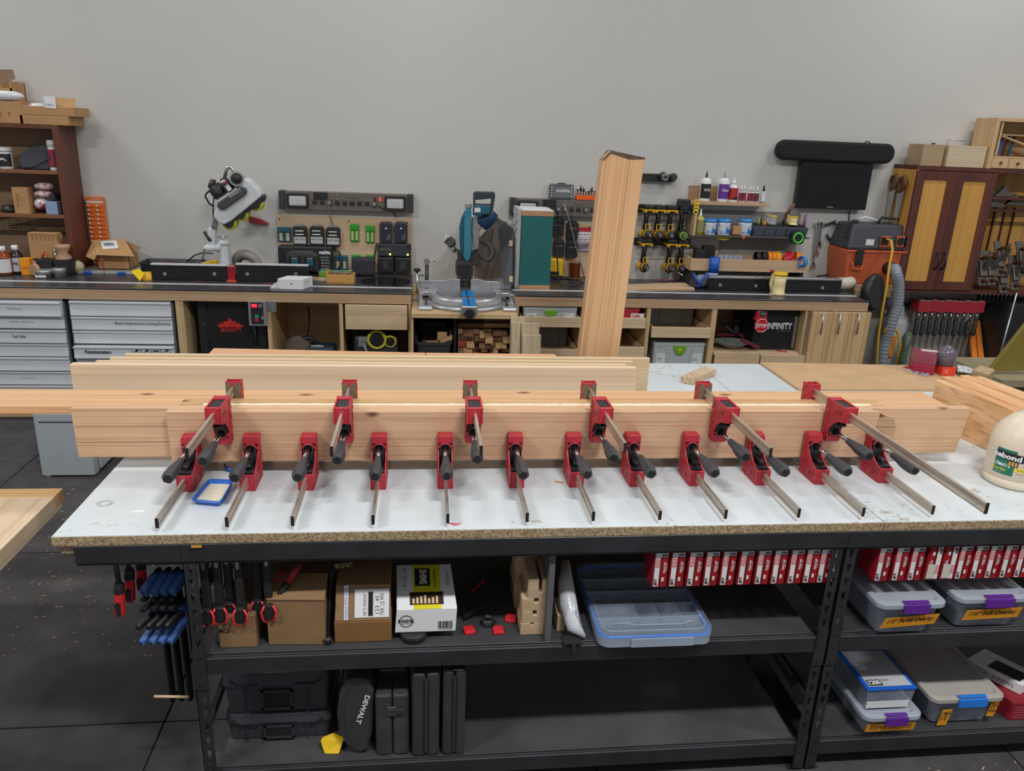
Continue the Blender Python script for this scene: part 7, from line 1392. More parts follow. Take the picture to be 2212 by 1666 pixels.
# ---------------------------------------------------------------- clamp rack under the cabinet
cr=thing('clamp_rack','wooden wall rail holding the row of red clamps under the cabinet','rail',PY(2035,655,6.2));a,b_=PY(1968,655,6.2),PY(2106,660,6.2);zr=a.z;MB().box(a.x,b_.x,6.2,WY-.001,zr-.06,zr-.02).build('rail',DARK,cr)
for k in range(10):
    t=k/9;xx=a.x+.03+(b_.x-a.x-.06)*t;lab=['first','second','third','fourth','fifth','sixth','seventh','eighth','ninth','tenth'][k]
    if k == 0:
        c=thing('hanging_clamp','','clamp');w=.0335
        MB().prism([(-w,-.12,-.05),(w,-.12,-.05),(w,-.12,.05),(-w,-.12,.05)],(0,.119,0)).build('clamp_head',RED,c,bevel=.003);MB().slab((-w+.004,-.125,.0505),(w*1.3,0,0),(0,.11,0),(0,0,.002)).build('white_label',PAPER,c)
        MB().cyl((0,-.09,-.05),(0,-.09,-.14),.008,n=8).build('spindle',CHROME,c);MB().lathe((0,-.09,-.12),(0,-.09,-.26),[(0,.014),(.3,.02),(.85,.021),(1,.017)],8).build('handle',MATS['black_rubber_grip'],c);MB().box(-.006,.006,-.04,-.012,-.75,-.051).build('bar',NICKEL,c);proto=c
    c=proto if k == 0 else dup(proto);c.location=(xx,6.2-.0,zr+.0+random.uniform(-.008,.008));c['label']='%s of the ten red headed clamps hanging under the wall cabinet' % lab;c['group']='red clamps hanging under the wall cabinet'
for k in range(9):
    p=PY(2122+k*9,634,6.1)
    if k == 0: c=thing('spring_clip','','clip');MB().box(-.006,.006,-.02,.02,-.02,.01).build('steel_tip',CHROME,c);MB().box(-.012,.012,-.02,.02,-.085,-.0205).build('black_jaw',BLACK,c,bevel=.004);proto=c
    c=proto if k == 0 else dup(proto);c.location=(p.x,6.12,cb0-.012);c['label']='%s small black clamp with steel tip in the row below the planes' % ORD[k];c['group']='small clamps below the planes'
# orange levels, black case, machine at the far right
for px,l in ((2127,'left orange level leaning on the wall'),(2141,'right orange level leaning on the wall, shorter side by side')):
    a,b_,c,d=fb(px-5,706,px+6,800,6.0);tag(MB().hexa([(a-.04,5.86,.0005),(b_-.04,5.86,.0005),(b_-.04,5.885,.0005),(a-.04,5.885,.0005),(a,6.24,d),(b_,6.24,d),(b_,6.265,d),(a,6.265,d)]).build('level',mat('orange_level',(228,128,36),.45)),l,'level')
a,b_,c,d=fb(2174,660,2260,800,5.9);x=thing('black_cabinet','tall black cabinet at the right frame edge below the planes','cabinet',((a+b_)/2,6.0,0));MB().box(a,b_+.5,5.95,6.28,.0005,d).build('body',BLACK,x,bevel=.01);MB().cyl((a-.01,5.93,.001),(a+.02,5.93,d+.1),.008,n=8).build('metal_rod',ALU,x)
olv=mat('olive_yellow_paint',(132,116,50),.5);x=thing('machine_hood','olive yellow angled machine hood at the right frame edge','machine',(3.7,4.5,0));YM=4.55
MB().prism([PY(2137,802,YM),PY(2225,800,YM),PY(2225,690,YM)],(0,.03,0)).build('hood',olv,x,bevel=.004);q0,q1=PY(2137,806,YM),PY(2290,806,YM);MB().box(q0.x-.02,q1.x,YM-.15,YM+.4,q0.z-.05,q0.z-.004).build('machine_table',mat('khaki_top',(150,140,112),.5),x);MB().box(q0.x+.05,q1.x-.05,YM-.05,YM+.35,0,q0.z-.051).build('machine_base',olv,x)
# ---------------------------------------------------------------- things on the mdf sheet
ZM=T+.0125
def onm(px,py): return PZ(px,py,ZM)
q=onm(2005,808);a,b_=PY(1978,795,q.y).x,PY(2030,800,q.y).x;zt_=PY(2005,763,q.y).z;x=thing('red_box','dark red box with clear smoky lid on the brown sheet','box',((a+b_)/2,q.y+.05,ZM));crim=mat('crimson_plastic',(150,30,62),.35)
MB().slab((a,q.y+.03,ZM+.0005),(b_-a-.05,-.06,0),(.05,.10,0),(0,0,.05)).build('box_base',crim,x,bevel=.004);MB().slab((a,q.y+.03,ZM+.051),(b_-a-.05,-.06,0),(.05,.10,0),(0,0,zt_-ZM-.055)).build('clear_lid',mat('smoky_red_clear',(150,70,90),.15,alpha=.8),x,bevel=.004);MB().slab((a+.05,q.y+.05,zt_-.003),(.1,-.04,0),(.02,.04,0),(0,0,.001)).build('label',mat('yellowish_label',(200,180,180),.5),x)
q=onm(2050,812);a,b_=PY(2036,800,q.y).x,PY(2066,800,q.y).x;zt_=PY(2052,752,q.y).z;x=thing('blister_box','clear domed package with orange red base beside the red box','package',((a+b_)/2,q.y+.04,ZM));MB().box(a,b_,q.y,q.y+.09,ZM+.0005,ZM+.045).build('red_base',mat('orange_red_card',(226,66,44),.4),x,bevel=.003)
letter('C',(a+.015,q.y,ZM+.015),(.02,0,0),(0,0,.018),PAPER,x);MB().lathe(((a+b_)/2,q.y+.045,ZM+.0455),((a+b_)/2,q.y+.045,zt_),[(0,.045),(.6,.046),(.85,.034),(1,.012)],16).build('clear_dome',mat('smoky_clear',(110,104,116),.08,alpha=.8),x);MB().lathe(((a+b_)/2,q.y+.045,ZM+.046),((a+b_)/2,q.y+.045,ZM+.1),[(0,.012),(.5,.02),(1,.008)],12).bm.free()
x=thing('foil_packet','silver and red foil packet lying in front of the red box','packet',onm(1975,808));p0,p1,p2,p3=onm(1948,797),onm(1962,793),onm(2015,806),onm(2000,815);MB().prism([p0,p3,p2,p1],(0,0,.008)).build('foil',mat('silver_print_foil',(196,198,204),.25,rgb2=(110,112,120),vs=60,sharp=(.5,.6)),x);m0,m1=p0.lerp(p3,.25),p1.lerp(p2,.25);MB().prism([p0,m0,m1,p1],(0,0,.001)).bm.free();MB().prism([p0+Z3*.0085,m0+Z3*.0085,m1+Z3*.0085,p1+Z3*.0085],(0,0,.001)).build('red_corner',RED,x)
tag(MB().prism([onm(2068,803),onm(2110,810),onm(2118,805),onm(2085,792),onm(2068,790)],(0,0,.004)).build('paper_wrap',mat('printed_paper',(206,208,214),.5,rgb2=(120,122,130),vs=70,sharp=(.55,.6))),'crumpled printed white paper behind the clear domed package','paper')
q=onm(2115,822);tag(MB().prism([onm(2096,818),onm(2132,828),onm(2146,818),onm(2112,808)],(0,0,.05)).build('hardwood_block',wood('block_tan',(190,166,128),(172,146,106),0,1,.6),bevel=.008),'rounded tan wood block behind the laminated timber','block')
# glue jug
jx,jy=2.075,2.29;jm=mat('translucent_cream_jug',(222,208,186),.35,var=.02);J=thing('glue_jug','big cream glue jug with green and gold label at the right edge','jug',(jx,jy,T));r0=.094
MB().lathe((jx,jy,T+.0005),(jx,jy,T+.30),[(0,r0*.93),(.02,r0),(.09,r0*1.02),(.1,r0*.985),(.12,r0*.985),(.13,r0*1.02),(.52,r0*1.02),(.6,r0*.99),(.72,r0*.8),(.84,r0*.45),(.88,r0*.25),(.94,r0*.22),(1,r0*.22)],40).build('jug_body',jm,J)
MB().cyl((jx,jy,T+.3005),(jx,jy,T+.325),.026,n=20).build('cap',grn,J);MB().tube([(jx+.03,jy,T+.285),(jx+.085,jy,T+.27),(jx+.1,jy,T+.2),(jx+.09,jy,T+.16)],.012,8).build('handle',jm,J)
gl_=mat('jug_green',(20,110,84),.45);rr2=r0*1.032
def wrap(a0,a1,z0,z1,m_,nm,k=1.0,slope=0):
    mb=MB();n=14;f=lambda i,z: (jx+rr2*k*math.cos(R_(a0+(a1-a0)*i/n)),jy+rr2*k*math.sin(R_(a0+(a1-a0)*i/n)),z+slope*i/n)
    for i in range(n): mb.face([f(i,T+z0),f(i+1,T+z0),f(i+1,T+z1),f(i,T+z1)])
    bmesh.ops.remove_doubles(mb.bm,verts=mb.bm.verts,dist=1e-5);return mb.build(nm,m_,J,solid=.0006)
wrap(188,226,.052,.142,gl_,'green_label');wrap(228,330,.072,.083,mat('label_yellow',(236,214,40),.4),'yellow_band')
def curved(s,a0,a1,z0,h,m_,bold=1,sh=0,k=1.02):
    o=letter(s,(0,0,0),(1,0,0),(0,0,1),m_,J,bold=bold)
    for v in o.data.vertices:
        w=v.co+J.location;a=R_(a0+(a1-a0)*w.x);v.co=Vector((jx+rr2*k*math.cos(a),jy+rr2*k*math.sin(a),T+z0+h*w.z+sh*w.x))-J.location
wrap(190,240,.108,.134,mat('label_black',(22,22,24),.5),'black_band',1.008,-.003)
curved('Titebond',170,236,.111,.02,WHITE,2,-.003,1.014);gold=mat('label_gold',(206,168,90),.4,.3);wrap(213,232,.087,.106,mat('label_brown',(70,48,30),.5),'brown_band',1.006);curved('III',215,230,.089,.015,gold,2,0,1.014)
curved('ULTIMATE',180,219,.08,.012,WHITE,2,0,1.006);curved('Wood Glue',184,213,.065,.009,mat('label_yellow',(1,1,1)),1,0,1.006);curved('Water proof',190,206,.056,.005,WHITE,0,0,1.006);curved('Extended Working Time',232,300,.0745,.006,INK,1,0,1.004);curved('Stronger than wood',240,290,.092,.006,INK,0);curved('Superior strength',232,280,.062,.005,INK,0)
# blue tray with glue
ti=thing('glue_tray','blue plastic tray holding a sheet of cream glue among the clamps','tray',PZ(462,1072,T));c4=[PZ(413,1092,T),PZ(478,1098,T),PZ(506,1048,T),PZ(452,1046,T)];cc=sum(c4,Vector())/4
def ring4(k,z,n=5):
    o=[]
    for i in range(4):
        p,pv,nx=c4[i],c4[i-1],c4[(i+1) % 4];a,b_=p+(pv-p)*.14,p+(nx-p)*.14
        for t in range(n+1): u=t/n;q=a*(1-u)**2+p*2*u*(1-u)+b_*u*u;w=cc+(q-cc)*k;o.append((w.x,w.y,z))
    return o
MB().rings([ring4(.86,T+.0006),ring4(.98,T+.016),ring4(1.02,T+.017),ring4(1.0,T+.019),ring4(.9,T+.018),ring4(.80,T+.005)],smooth=False).build('tray_body',mat('cobalt_blue',(30,96,190),.35),ti);MB().rings([ring4(.79,T+.0052),ring4(.82,T+.009)],smooth=False).build('glue_pool',mat('cream_glue',(228,222,200),.3),ti)
tag(MB().tube([PZ(487,1004,T+.008),PZ(492,1014,T+.008),PZ(505,1018,T+.008),PZ(522,1014,T+.008)],.006,8).build('blue_clip',mat('cobalt_blue',(1,1,1))),'curved blue plastic piece under the first clamps','clip')
# orange slotted rack on the left wall
x=wroot('orange_rack','orange slotted plastic rack leaning on the wall by the bookcase','rack',213,520);a,b_,c,d=fb(193,426,231,592,WY-.05);orp=mat('orange_rack_plastic',(222,112,40),.5);MB().box(a,b_,WY-.04,WY-.01,STD,d).build('back_plate',orp,x,bevel=.003);MB().box(a+.004,b_-.004,WY-.0415,WY-.0402,d-.045,d-.03).build('white_stripe',PAPER,x);letter('MICROJIG',(a+.04,WY-.04,d-.022),(.07,0,0),(0,0,.012),PAPER,x)
for k in range(17):
    z=d-.075-k*.033
    for u in (0,1): xx=a+.012+u*(b_-a)/2;MB().box(xx,xx+(b_-a)*.36,WY-.052,WY-.0405,z,z+.012).build('slot_bar',orp,x);MB().cyl((xx+.008,WY-.06,z+.014),(xx+.008,WY-.0525,z+.012),.007,n=6).build('peg_tip',PAPER,x)
# ================================================================ UNDER THE TABLE
SM,SL=.5441,.1201
kraft=mat('kraft_brown',(134,104,72),.8,var=.08,vs=12,bump=.1);CASEB=mat('case_black',(54,55,59),.5,var=.2,vs=10,bump=.1,bs=150)    # mid and low shelf surfaces
def cbox(px0,py0,px1,py1,z,dep,m_,lab,nm='cardboard_box',cat='box',top=None,skew=0.0,bevel=.003,part='carton'):
    """box standing on a shelf: bottom front edge from pixels"""
    q=PZ((px0+px1)/2,py1,z);X0,X1,_,Z1=fb(px0,py0,px1,py1,q.y);Z1=top or Z1
    r=thing(nm,lab,cat,((X0+X1)/2,q.y+dep/2,z));MB().hexa([(X0,q.y,z),(X1,q.y+skew,z),(X1,q.y+dep+skew,z),(X0,q.y+dep,z),(X0,q.y,Z1),(X1,q.y+skew,Z1),(X1,q.y+dep+skew,Z1),(X0,q.y+dep,Z1)]).build(part,m_,r,bevel=bevel)
    return r,X0,X1,q.y,Z1
tape=mat('glossy_packing_tape',(132,96,58),.2)
b,X0,X1,Y,Z=cbox(472,1330,553,1400,SM,.2,kraft,'small cardboard box marked in pen behind the black hanging clamps');letter('MCS',(X0+.003,Y,SM+.055),(.03,0,0),(0,0,.016),INK,b,bold=1)
b,X0,X1,Y,Z=cbox(577,1296,703,1392,SM,.30,kraft,'plain cardboard box left of the labelled taped carton',skew=-.01);MB().slab((X0+.002,Y-.003,Z+.003),(X1-X0,-.01,0),(0,.10,.03),(0,0,.003)).build('lid_flap',kraft,b);plate((X0+.03,Y-.003,Z+.004),(.035,0,0),(0,.04,.012),.001,PAPER,'paper_label',b)
b,X0,X1,Y,Z=cbox(722,1342,846,1388,SM,.30,tape,'cardboard carton sealed with shiny tape and shipping label',bevel=.004)
MB().hexa([(X0+.002,Y,Z+.0005),(X1-.002,Y,Z+.0005),(X1-.008,Y+.30,Z+.0005),(X0+.008,Y+.30,Z+.0005),(X0+.004,Y+.045,Z+.10),(X1-.004,Y+.045,Z+.10),(X1-.01,Y+.29,Z+.11),(X0+.01,Y+.29,Z+.11)]).build('sloped_top',kraft,b,bevel=.003)
u=Vector((1,0,0));sl=Vector((.0,.045,.1));o0=Vector((X0+.062,Y+.004,Z+.010));lb=plate(o0,u*.105,sl*.78,.001,PAPER,'shipping_label',b,off=.002);barcode(o0+u*.042+sl*.05,u*.014,sl*.66,INK,lb,12,off=.004)
letter('SHIP TO: WORKSHOP',o0+u*.036+sl*.05,sl*.6,-u*.01,INK,lb,off=.003);letter('TRK 1Z 999',o0+u*.09+sl*.05,sl*.6,-u*.012,INK,lb,off=.003);letter('123  45',o0+u*.075+sl*.1,sl*.5,-u*.012,INK,lb,off=.003)
o0=Vector((X0+.030,Y+.002,Z+.004));lb=plate(o0,u*.013,sl*.95,.001,PAPER,'side_label',b,off=.002);letter('HANDLE WITH CARE',o0+u*.011+sl*.03,sl*.85,-u*.009,BLUE,lb,off=.003)
# white shim box
q=PZ(865,1366,SM+.03);zb=SM+.028;A,B=PY(853,1357,q.y),PY(984,1366,q.y);Y=q.y
sx_=thing('shim_box','white and yellow carton of wood shims lying on a black puck','box',((A.x+B.x)/2,Y+.1,zb));X0,X1=A.x,B.x;Zt=PY(920,1316,Y).z;T0,T1=PY(857,1233,Y+.16),PY(975,1240,Y+.16)
MB().hexa([(X0,Y,zb),(X1,Y,zb),(X1-.01,Y+.17,zb),(X0,Y+.17,zb),(X0+.006,Y,Zt),(X1+.004,Y,Zt),(X1-.012,Y+.17,Zt+.055),(X0,Y+.17,Zt+.055)]).build('carton',WHITE,sx_,bevel=.002)
O=Vector((X0+.006,Y,Zt));U=Vector((X1-X0-.002,0,0));V=Vector((-.006,.17,.055));yb=mat('yellow_print',(214,206,30),.5)
plate(O+U*.28,U*.46,V*.98,.0006,yb,'yellow_band',sx_);lb=plate(O+U*.31+V*.5,U*.26,V*.4,.0006,INK,'black_panel',sx_,off=.001);letter('SHIMS',O+U*.52+V*.53,V*.34,-U*.13,PAPER,lb,off=.002,bold=2) if False else letter('SHIMS',O+U*.39+V*.87,-V*.34,U*.13,PAPER,lb,off=.002,bold=2)
w_=plate(O+U*.22+V*.09,U*.56,V*.27,.0006,mat('dark_window',(50,34,24),.5),'window',sx_,off=.0014)
for k in range(7): MB().slab(O+U*(.26+.065*k)+V*.1+Vector((0,0,.003)),U*.04,V*(.1+.025*(k % 4)),(0,0,.002)).build('shim',plyd,w_)
letter('CONTRACTOR',O+U*.62+V*.86,-V*.4,U*.05,INK,sx_,off=.002);letter('8 IN.',O+U*.12+V*.92,-V*.5,U*.04,GREYPL,sx_,off=.002);letter('LUTZ FILE',O+U*.84+V*.8,-V*.3,U*.05,INK,sx_,off=.002)
cx_,cz_=X0+.035,(zb+Zt)/2;MB().tube([(cx_+.020*math.cos(t),Y-.001,cz_+.020*math.sin(t)) for t in [R_(k) for k in range(0,360,18)]],.0012,4,close=True).build('round_emblem',INK,sx_);letter('100%',(cx_-.024,Y-.0006,cz_-.006),(.048,0,0),(0,0,.013),INK,sx_,bold=1);letter('SATISFIED',(cx_-.014,Y,cz_-.012),(.028,0,0),(0,0,.004),INK,sx_)
barcode((X1-.055,Y,zb+.012),(.044,0,0),(0,0,.026),INK,sx_,22);letter('0 12345 67890',(X1-.055,Y,zb+.006),(.044,0,0),(0,0,.005),INK,sx_)
q=PZ(893,1388,SM);tag(MB().lathe((q.x,q.y+.02,SM),(q.x,q.y+.02,SM+.026),[(0,.03),(.2,.034),(.9,.034),(1,.03)],20,sx=1.2).build('black_puck',BLACK),'oval black rubber puck under the shim carton','puck');tag(MB().box(X0+.05,X1-.03,Y+.09,Y+.15,SM,zb-.0005).build('black_block',BLACK),'black block propping the rear of the shim carton','block')
# black flat case, red pads, cup
q=PZ(1020,1345,SM);fc=thing('blade_case','flat black case with red lettering propped up behind the red pads','case',(q.x,q.y,SM));P0,P1,P2,P3=PY(1003,1347,q.y),PY(1104,1274,q.y+.08),PY(1050,1262,q.y+.2),PY(990,1290,q.y+.16)
P0.z=max(P0.z,SM+.014);P3.z=max(P3.z,SM+.02);o0,uu,vv=P0,P1-P0,P3-P0;MB().slab(o0,uu,vv,(0,0,-.003)).slab(o0+Vector((0,0,.004)),uu,vv,(0,0,.004)).build('case_body',BLACK,fc,bevel=.001);letter('BLADE',o0+uu*.25+vv*.55,uu*.3+vv*.1,vv*.14,mat('dim_red_print',(190,50,44),.6),fc,off=.009,bold=2)
for px,py,an,l in ((1015,1362,.2,'red plastic pad lying furthest left near the shelf edge'),(1078,1362,0,'red plastic pad in the middle near the shelf edge'),(1104,1336,-.2,'red plastic pad behind, next to the notched blocks')):
    q=PZ(px,py+14,SM);x=thing('clamp_pad',l,'pad',(q.x,q.y+.02,SM));ring=[(q.x+dx*math.cos(an)-dy*math.sin(an),q.y+.02+dx*math.sin(an)+dy*math.cos(an)) for dx,dy in ((-.017,-.012),(.017,-.012),(.018,.015),(.012,.026),(-.012,.026),(-.018,.015))]
    MB().rings([[(a,b_,SM) for a,b_ in ring],[(a,b_,SM+.012) for a,b_ in ring]],smooth=False).build('pad',mat('bright_red_pad',(206,42,50),.4),x,bevel=.003)
q=PZ(1055,1356,SM);tag(MB().lathe((q.x,q.y+.02,SM),(q.x,q.y+.02,SM+.022),[(0,.022),(.3,.025),(.5,.02),(1,.02),(1,.012),(.4,.012)],20,caps=False).build('black_cup',BLACK),'small black ring cup behind the red pads','cup')
q=PZ(706,1400,SM);x=thing('rubber_mallet','black long handled mallet with ball foot between the cartons','mallet',(q.x,q.y,SM));MB().ball((q.x,q.y+.02,SM+.014),.0139,12,(1.2,1,1)).cyl((q.x,q.y+.025,SM+.02),(q.x+.01,q.y+.20,SM+.30),.008,n=10).build('shaft',BLACK,x)
# notched blocks
nb_=wood('notched_block_maple',(206,182,150),(186,160,126),1,1.2,.6,.5,line=.1)
def notch(px0,py0,px1,py1,Y,lab,hs=.3,wd=.12,dep=.12):
    X0,X1,Z0,Z1=fb(px0,py0,px1,py1,Y);xm=(X0+X1)/2;w=(X1-X0)*wd/2;h=(Z1-Z0)*hs;return tag(MB().prism([(X0,Y,Z0),(X1,Y,Z0),(X1,Y,Z1),(xm+w,Y,Z1),(xm+w,Y,Z1-h),(xm-w,Y,Z1-h),(xm-w,Y,Z1),(X0,Y,Z1)],(0,dep,0)).build('notched_block',nb_,bevel=.0015,seg=1),lab,'block','notched blocks stacked on the mid shelf'),Z1
Yb=2.075;zz=SM;rows=[(1126,1176,33,'bottom notched block of the stack',.15,.12),(1128,1182,34,'second notched block from the bottom',.35,.16),(1126,1188,34,'third notched block from the bottom',.35,.16),(1138,1191,52,'top notched block with a deep slot',.7,.14)]
for a,b_,h,l,hs,wd in rows:
    X0,X1=PY(a,1330,Yb).x,PY(b_,1330,Yb).x;hh=h*.00131;xm=(X0+X1)/2;w=(X1-X0)*wd/2;zt_=zz+hh
    tag(MB().prism([(X0,Yb,zz),(X1,Yb,zz),(X1,Yb,zt_),(xm+w,Yb,zt_),(xm+w,Yb,zt_-hh*hs),(xm-w,Yb,zt_-hh*hs),(xm-w,Yb,zt_),(X0,Yb,zt_)],(0,.13,0)).build('notched_block',nb_,bevel=.0015,seg=1),l,'block','notched blocks stacked on the mid shelf');zz=zt_+.0004
zz=SM
for k in range(6):
    X0=PY(1110,1330,Yb+.15).x-.004*(k % 2);zt_=zz+.048;tag(MB().box(X0,X0+.075,Yb+.145,Yb+.27,zz,zt_).build('notched_block',nb_,bevel=.0015,seg=1),'%s block up in the rear stack behind the notched ones' % ORD[k],'block','rear stack of blocks on the mid shelf');zz=zt_+.0004
X0,X1=PY(1181,1280,2.035).x+.004,PY(1196,1280,2.035).x;tag(MB().box(X0,X1,2.035,2.5,SM,min(PY(1206,1180,2.035).z,T-TT-.068)).build('upright_panel',mat('dark_grey_panel_edge',(92,92,94),.6)),'upright dark grey panel between the blocks and the film roll','panel')
q=PZ(1205,1372,SM); 
for k in range(2): tag(MB().box(q.x-.001,q.x+.024,q.y+.02,q.y+.12,SM+k*.03,SM+k*.03+.0295).build('small_block',nb_,bevel=.001),('lower' if k == 0 else 'upper')+' small wood block right of the grey panel','block')
P0,P1=PY(1252,1392,2.01),PY(1222,1215,2.25);x=thing('film_bag','long translucent plastic bag slumped beside the clear organizer','bag',P0);pts=[P1,PY(1222,1260,2.16),PY(1228,1310,2.1),PY(1240,1355,2.05),PY(1262,1392,2.03)];pts=[Vector((p.x,p.y,max(p.z,SM+k))) for p,k in zip(pts,(.02,.03,.034,.03,.018))]
MB().tube(pts,.03,12,rfun=lambda i: (.014,.026,.030,.024,.006)[i]).build('film',mat('milky_film',(190,194,200),.25,bump=.6,bs=60),x);letter('PACKAGED',PY(1240,1320,2.062),Vector((.014,-.02,-.05)),Vector((.012,0,.008)),GREYPL,x)
q=PZ(1238,1400,SM);tag(MB().box(q.x-.03,q.x+.03,2.005-.0,2.05,.5525,.558).box(q.x-.004,q.x+.008,2.0,2.006,.532,.558).build('dark_bracket',STEELBLK),'dark flat metal bracket under the plastic bag end','bracket',kind='stuff')
# clear organizer with dividers, sticking out over the beam
OZ=.5535;C4=[PZ(1292,1392,OZ),PZ(1536,1386,OZ)];X0,X1=C4[0].x,C4[1].x;Y0=1.985;L_=.42
oc=thing('organizer_case','large clear organizer with dividers and blue seal on the mid shelf','case',((X0+X1)/2,2.2,OZ));clr=mat('clear_case_plastic',(170,184,204),.15,alpha=.17);clr2=mat('clear_case_edge',(180,194,212),.2,alpha=.42)
mb=MB();mb.rings([rr_(X0,X1,Y0,Y0+L_,OZ,.035,0),rr_(X0,X1,Y0,Y0+L_,OZ+.03,.035,0)],caps=False,smooth=False);mb.build('case_wall',clr2,oc,solid=.0025);mb=MB();mb.rings([rr_(X0+.001,X1-.001,Y0+.001,Y0+L_-.001,OZ+.0005,.034,0),rr_(X0+.001,X1-.001,Y0+.001,Y0+L_-.001,OZ+.003,.034,0)],smooth=False);mb.build('case_bottom',clr,oc)
mb=MB();mb.rings([rr_(X0-.004,X1+.004,Y0-.004,Y0+L_+.004,OZ+.0305,.038),rr_(X0-.004,X1+.004,Y0-.004,Y0+L_+.004,OZ+.046,.038),rr_(X0+.016,X1-.016,Y0+.016,Y0+L_-.016,OZ+.047,.03),rr_(X0+.02,X1-.02,Y0+.02,Y0+L_-.02,OZ+.042,.026)],smooth=False);mb.build('lid',clr,oc)
MB().tube([(a,b_,OZ+.031) for a,b_,_ in rr_(X0+.006,X1-.006,Y0+.006,Y0+L_-.006,0,.03)],.0062,6,close=True).build('blue_seal',mat('seal_blue',(60,120,214),.3),oc)
MB().tube([(a,b_,OZ+.047) for a,b_,_ in rr_(X0+.016,X1-.016,Y0+.016,Y0+L_-.016,0,.03)],.0016,5,close=True).build('lid_ridge',clr2,oc)
for i in range(1,5):
    for j in range(5): a=X0+(X1-X0)*i/5;y=Y0+.02+j*(L_-.04)/5;MB().box(a-.0008,a+.0008,y+.002,y+(L_-.04)/5-.002,OZ+.0035,OZ+.040).build('divider',clr2,oc)
for j in range(1,5): y=Y0+.02+j*(L_-.04)/5;MB().box(X0+.006,X1-.006,y-.0008,y+.0008,OZ+.0035,OZ+.040).build('divider',clr2,oc)
a,b_=X0+(X1-X0)*.27,X0+(X1-X0)*.82;MB().box(a,b_,Y0-.009,Y0-.0045,OZ+.002,OZ+.034).build('latch',clr2,oc,bevel=.002);MB().tube([(X0+.05,Y0+.05,OZ+.05),(a,Y0+.052,OZ+.05),(a+.02,Y0+.04,OZ+.05),(b_-.02,Y0+.04,OZ+.05),(b_,Y0+.052,OZ+.05),(X1-.05,Y0+.05,OZ+.05)],.002,5).build('lid_moulding',clr2,oc)
# rows of red clamp heads with labels, hung from the table
jr=mat('red_head',(158,26,44),.4)
def head():
    r=thing('stored_clamp','s','clamp');w,h,d=.0185,.128,.10      # origin: top centre of the label face
    MB().box(-w,w,0,d,-h,0).build('clamp_head',jr,r,bevel=.003);MB().box(-.0045,.0045,.1005,.42,-.035,-.005).build('bar',NICKEL,r)
    MB().box(-w+.001,w-.002,-.0012,-.0002,-h+.003,-.004).build('label_red',mat('label_deep_red',(150,24,30),.35),r);lb=MB().box(-w+.003,-w+.0155,-.002,-.0013,-h+.005,-.006).box(-w+.0155,w-.003,-.002,-.0013,-.02,-.006).build('label_white',PAPER,r);lb['kind']='stuff';lb['label']='white L shaped part of the label'
    MB().box(-w+.018,-w+.0195,-.0021,-.0013,-h+.005,-.021).build('label_line',INK,r)
    y=-.002;letter('JET',(-w+.0135,y,-h+.008),(0,0,.024),(-.009,0,0),INK,r,off=.0004,bold=2);letter('PARALLEL CLAMP',(w-.007,y,-.075),(0,0,.038),(-.0055,0,0),PAPER,r,off=.0004,bold=2);letter('2-7/8 x 24',(w-.003,y,-.07),(0,0,.028),(-.0028,0,0),PAPER,r,off=.0004)
    MB().box(-w+.004,-w+.0145,-.0026,-.0021,-.056,-.026).build('red_box_print',mat('pink_print',(200,110,116),.5),r);letter('JCS',(-w+.0125,-.0026,-.053),(0,0,.023),(-.007,0,0),PAPER,r,off=.0002,bold=1)
    barcode((-.0005,y,-.0175),(.014,0,0),(0,0,.008),INK,r,9,off=.0005);MB().box(.004,.0095,-.0026,-.0013,-.105,-.092).build('size_print',PAPER,r);return r
hp_=head();sp_=[];Yh=2.028;ztop=T-TT-.0675
xs=[1411+0,1447,1485,1521,1557,1595,1632,1667,1703,1736,1766,1796]
for k,px in enumerate(xs): sp_.append(((PY(px+17,1222,Yh).x,Yh,ztop),(0,0,0),('%s labelled red clamp head of the left hanging row' % ORD[k]) if k else 'leftmost labelled red clamp head hanging above the clear organizer'))
xs2=[1894,1931,1965,2003,2036,2067,2100,2131,2163,2194,2226]
nm2='right hanging row of labelled red clamp heads'
hp_.scale=(1.26,1,1);hs_=place(hp_,sp_,'left hanging row of labelled red clamp heads')
for k,px in enumerate(xs2):
    fl_=k in (3,4);c=dup(hs_[0],(PY(px+16,1212,Yh).x,Yh,ztop-(.128 if fl_ else 0)),(0,math.pi if fl_ else 0,0),('%s labelled red clamp head of the right row, with label upside down' % ORD[k]) if fl_ else ('%s labelled red clamp head of the right hanging row' % ORD[k]),nm2)
    if fl_:
        plate((c.location.x-.017,Yh-.0035,ztop-.118),(.022,0,0),(0,0,.05),.0008,mat('torn_white_sticker',(196,192,180),.6,rgb2=(150,146,136),vs=40,sharp=(.55,.6)),'sticker',None,off=0);o=bpy.context.scene.collection.objects[-1];o.parent=c;o.location=(c.matrix_world.inverted() @ o.location) if False else (Matrix.Rotation(math.pi,4,'Y').inverted() @ (o.location-c.location));o.rotation_euler=(0,-math.pi,0)
for x0_,x1_,nm_ in ((sp_[0][0][0]-.02,sp_[-1][0][0]+.02,'left'),): pass
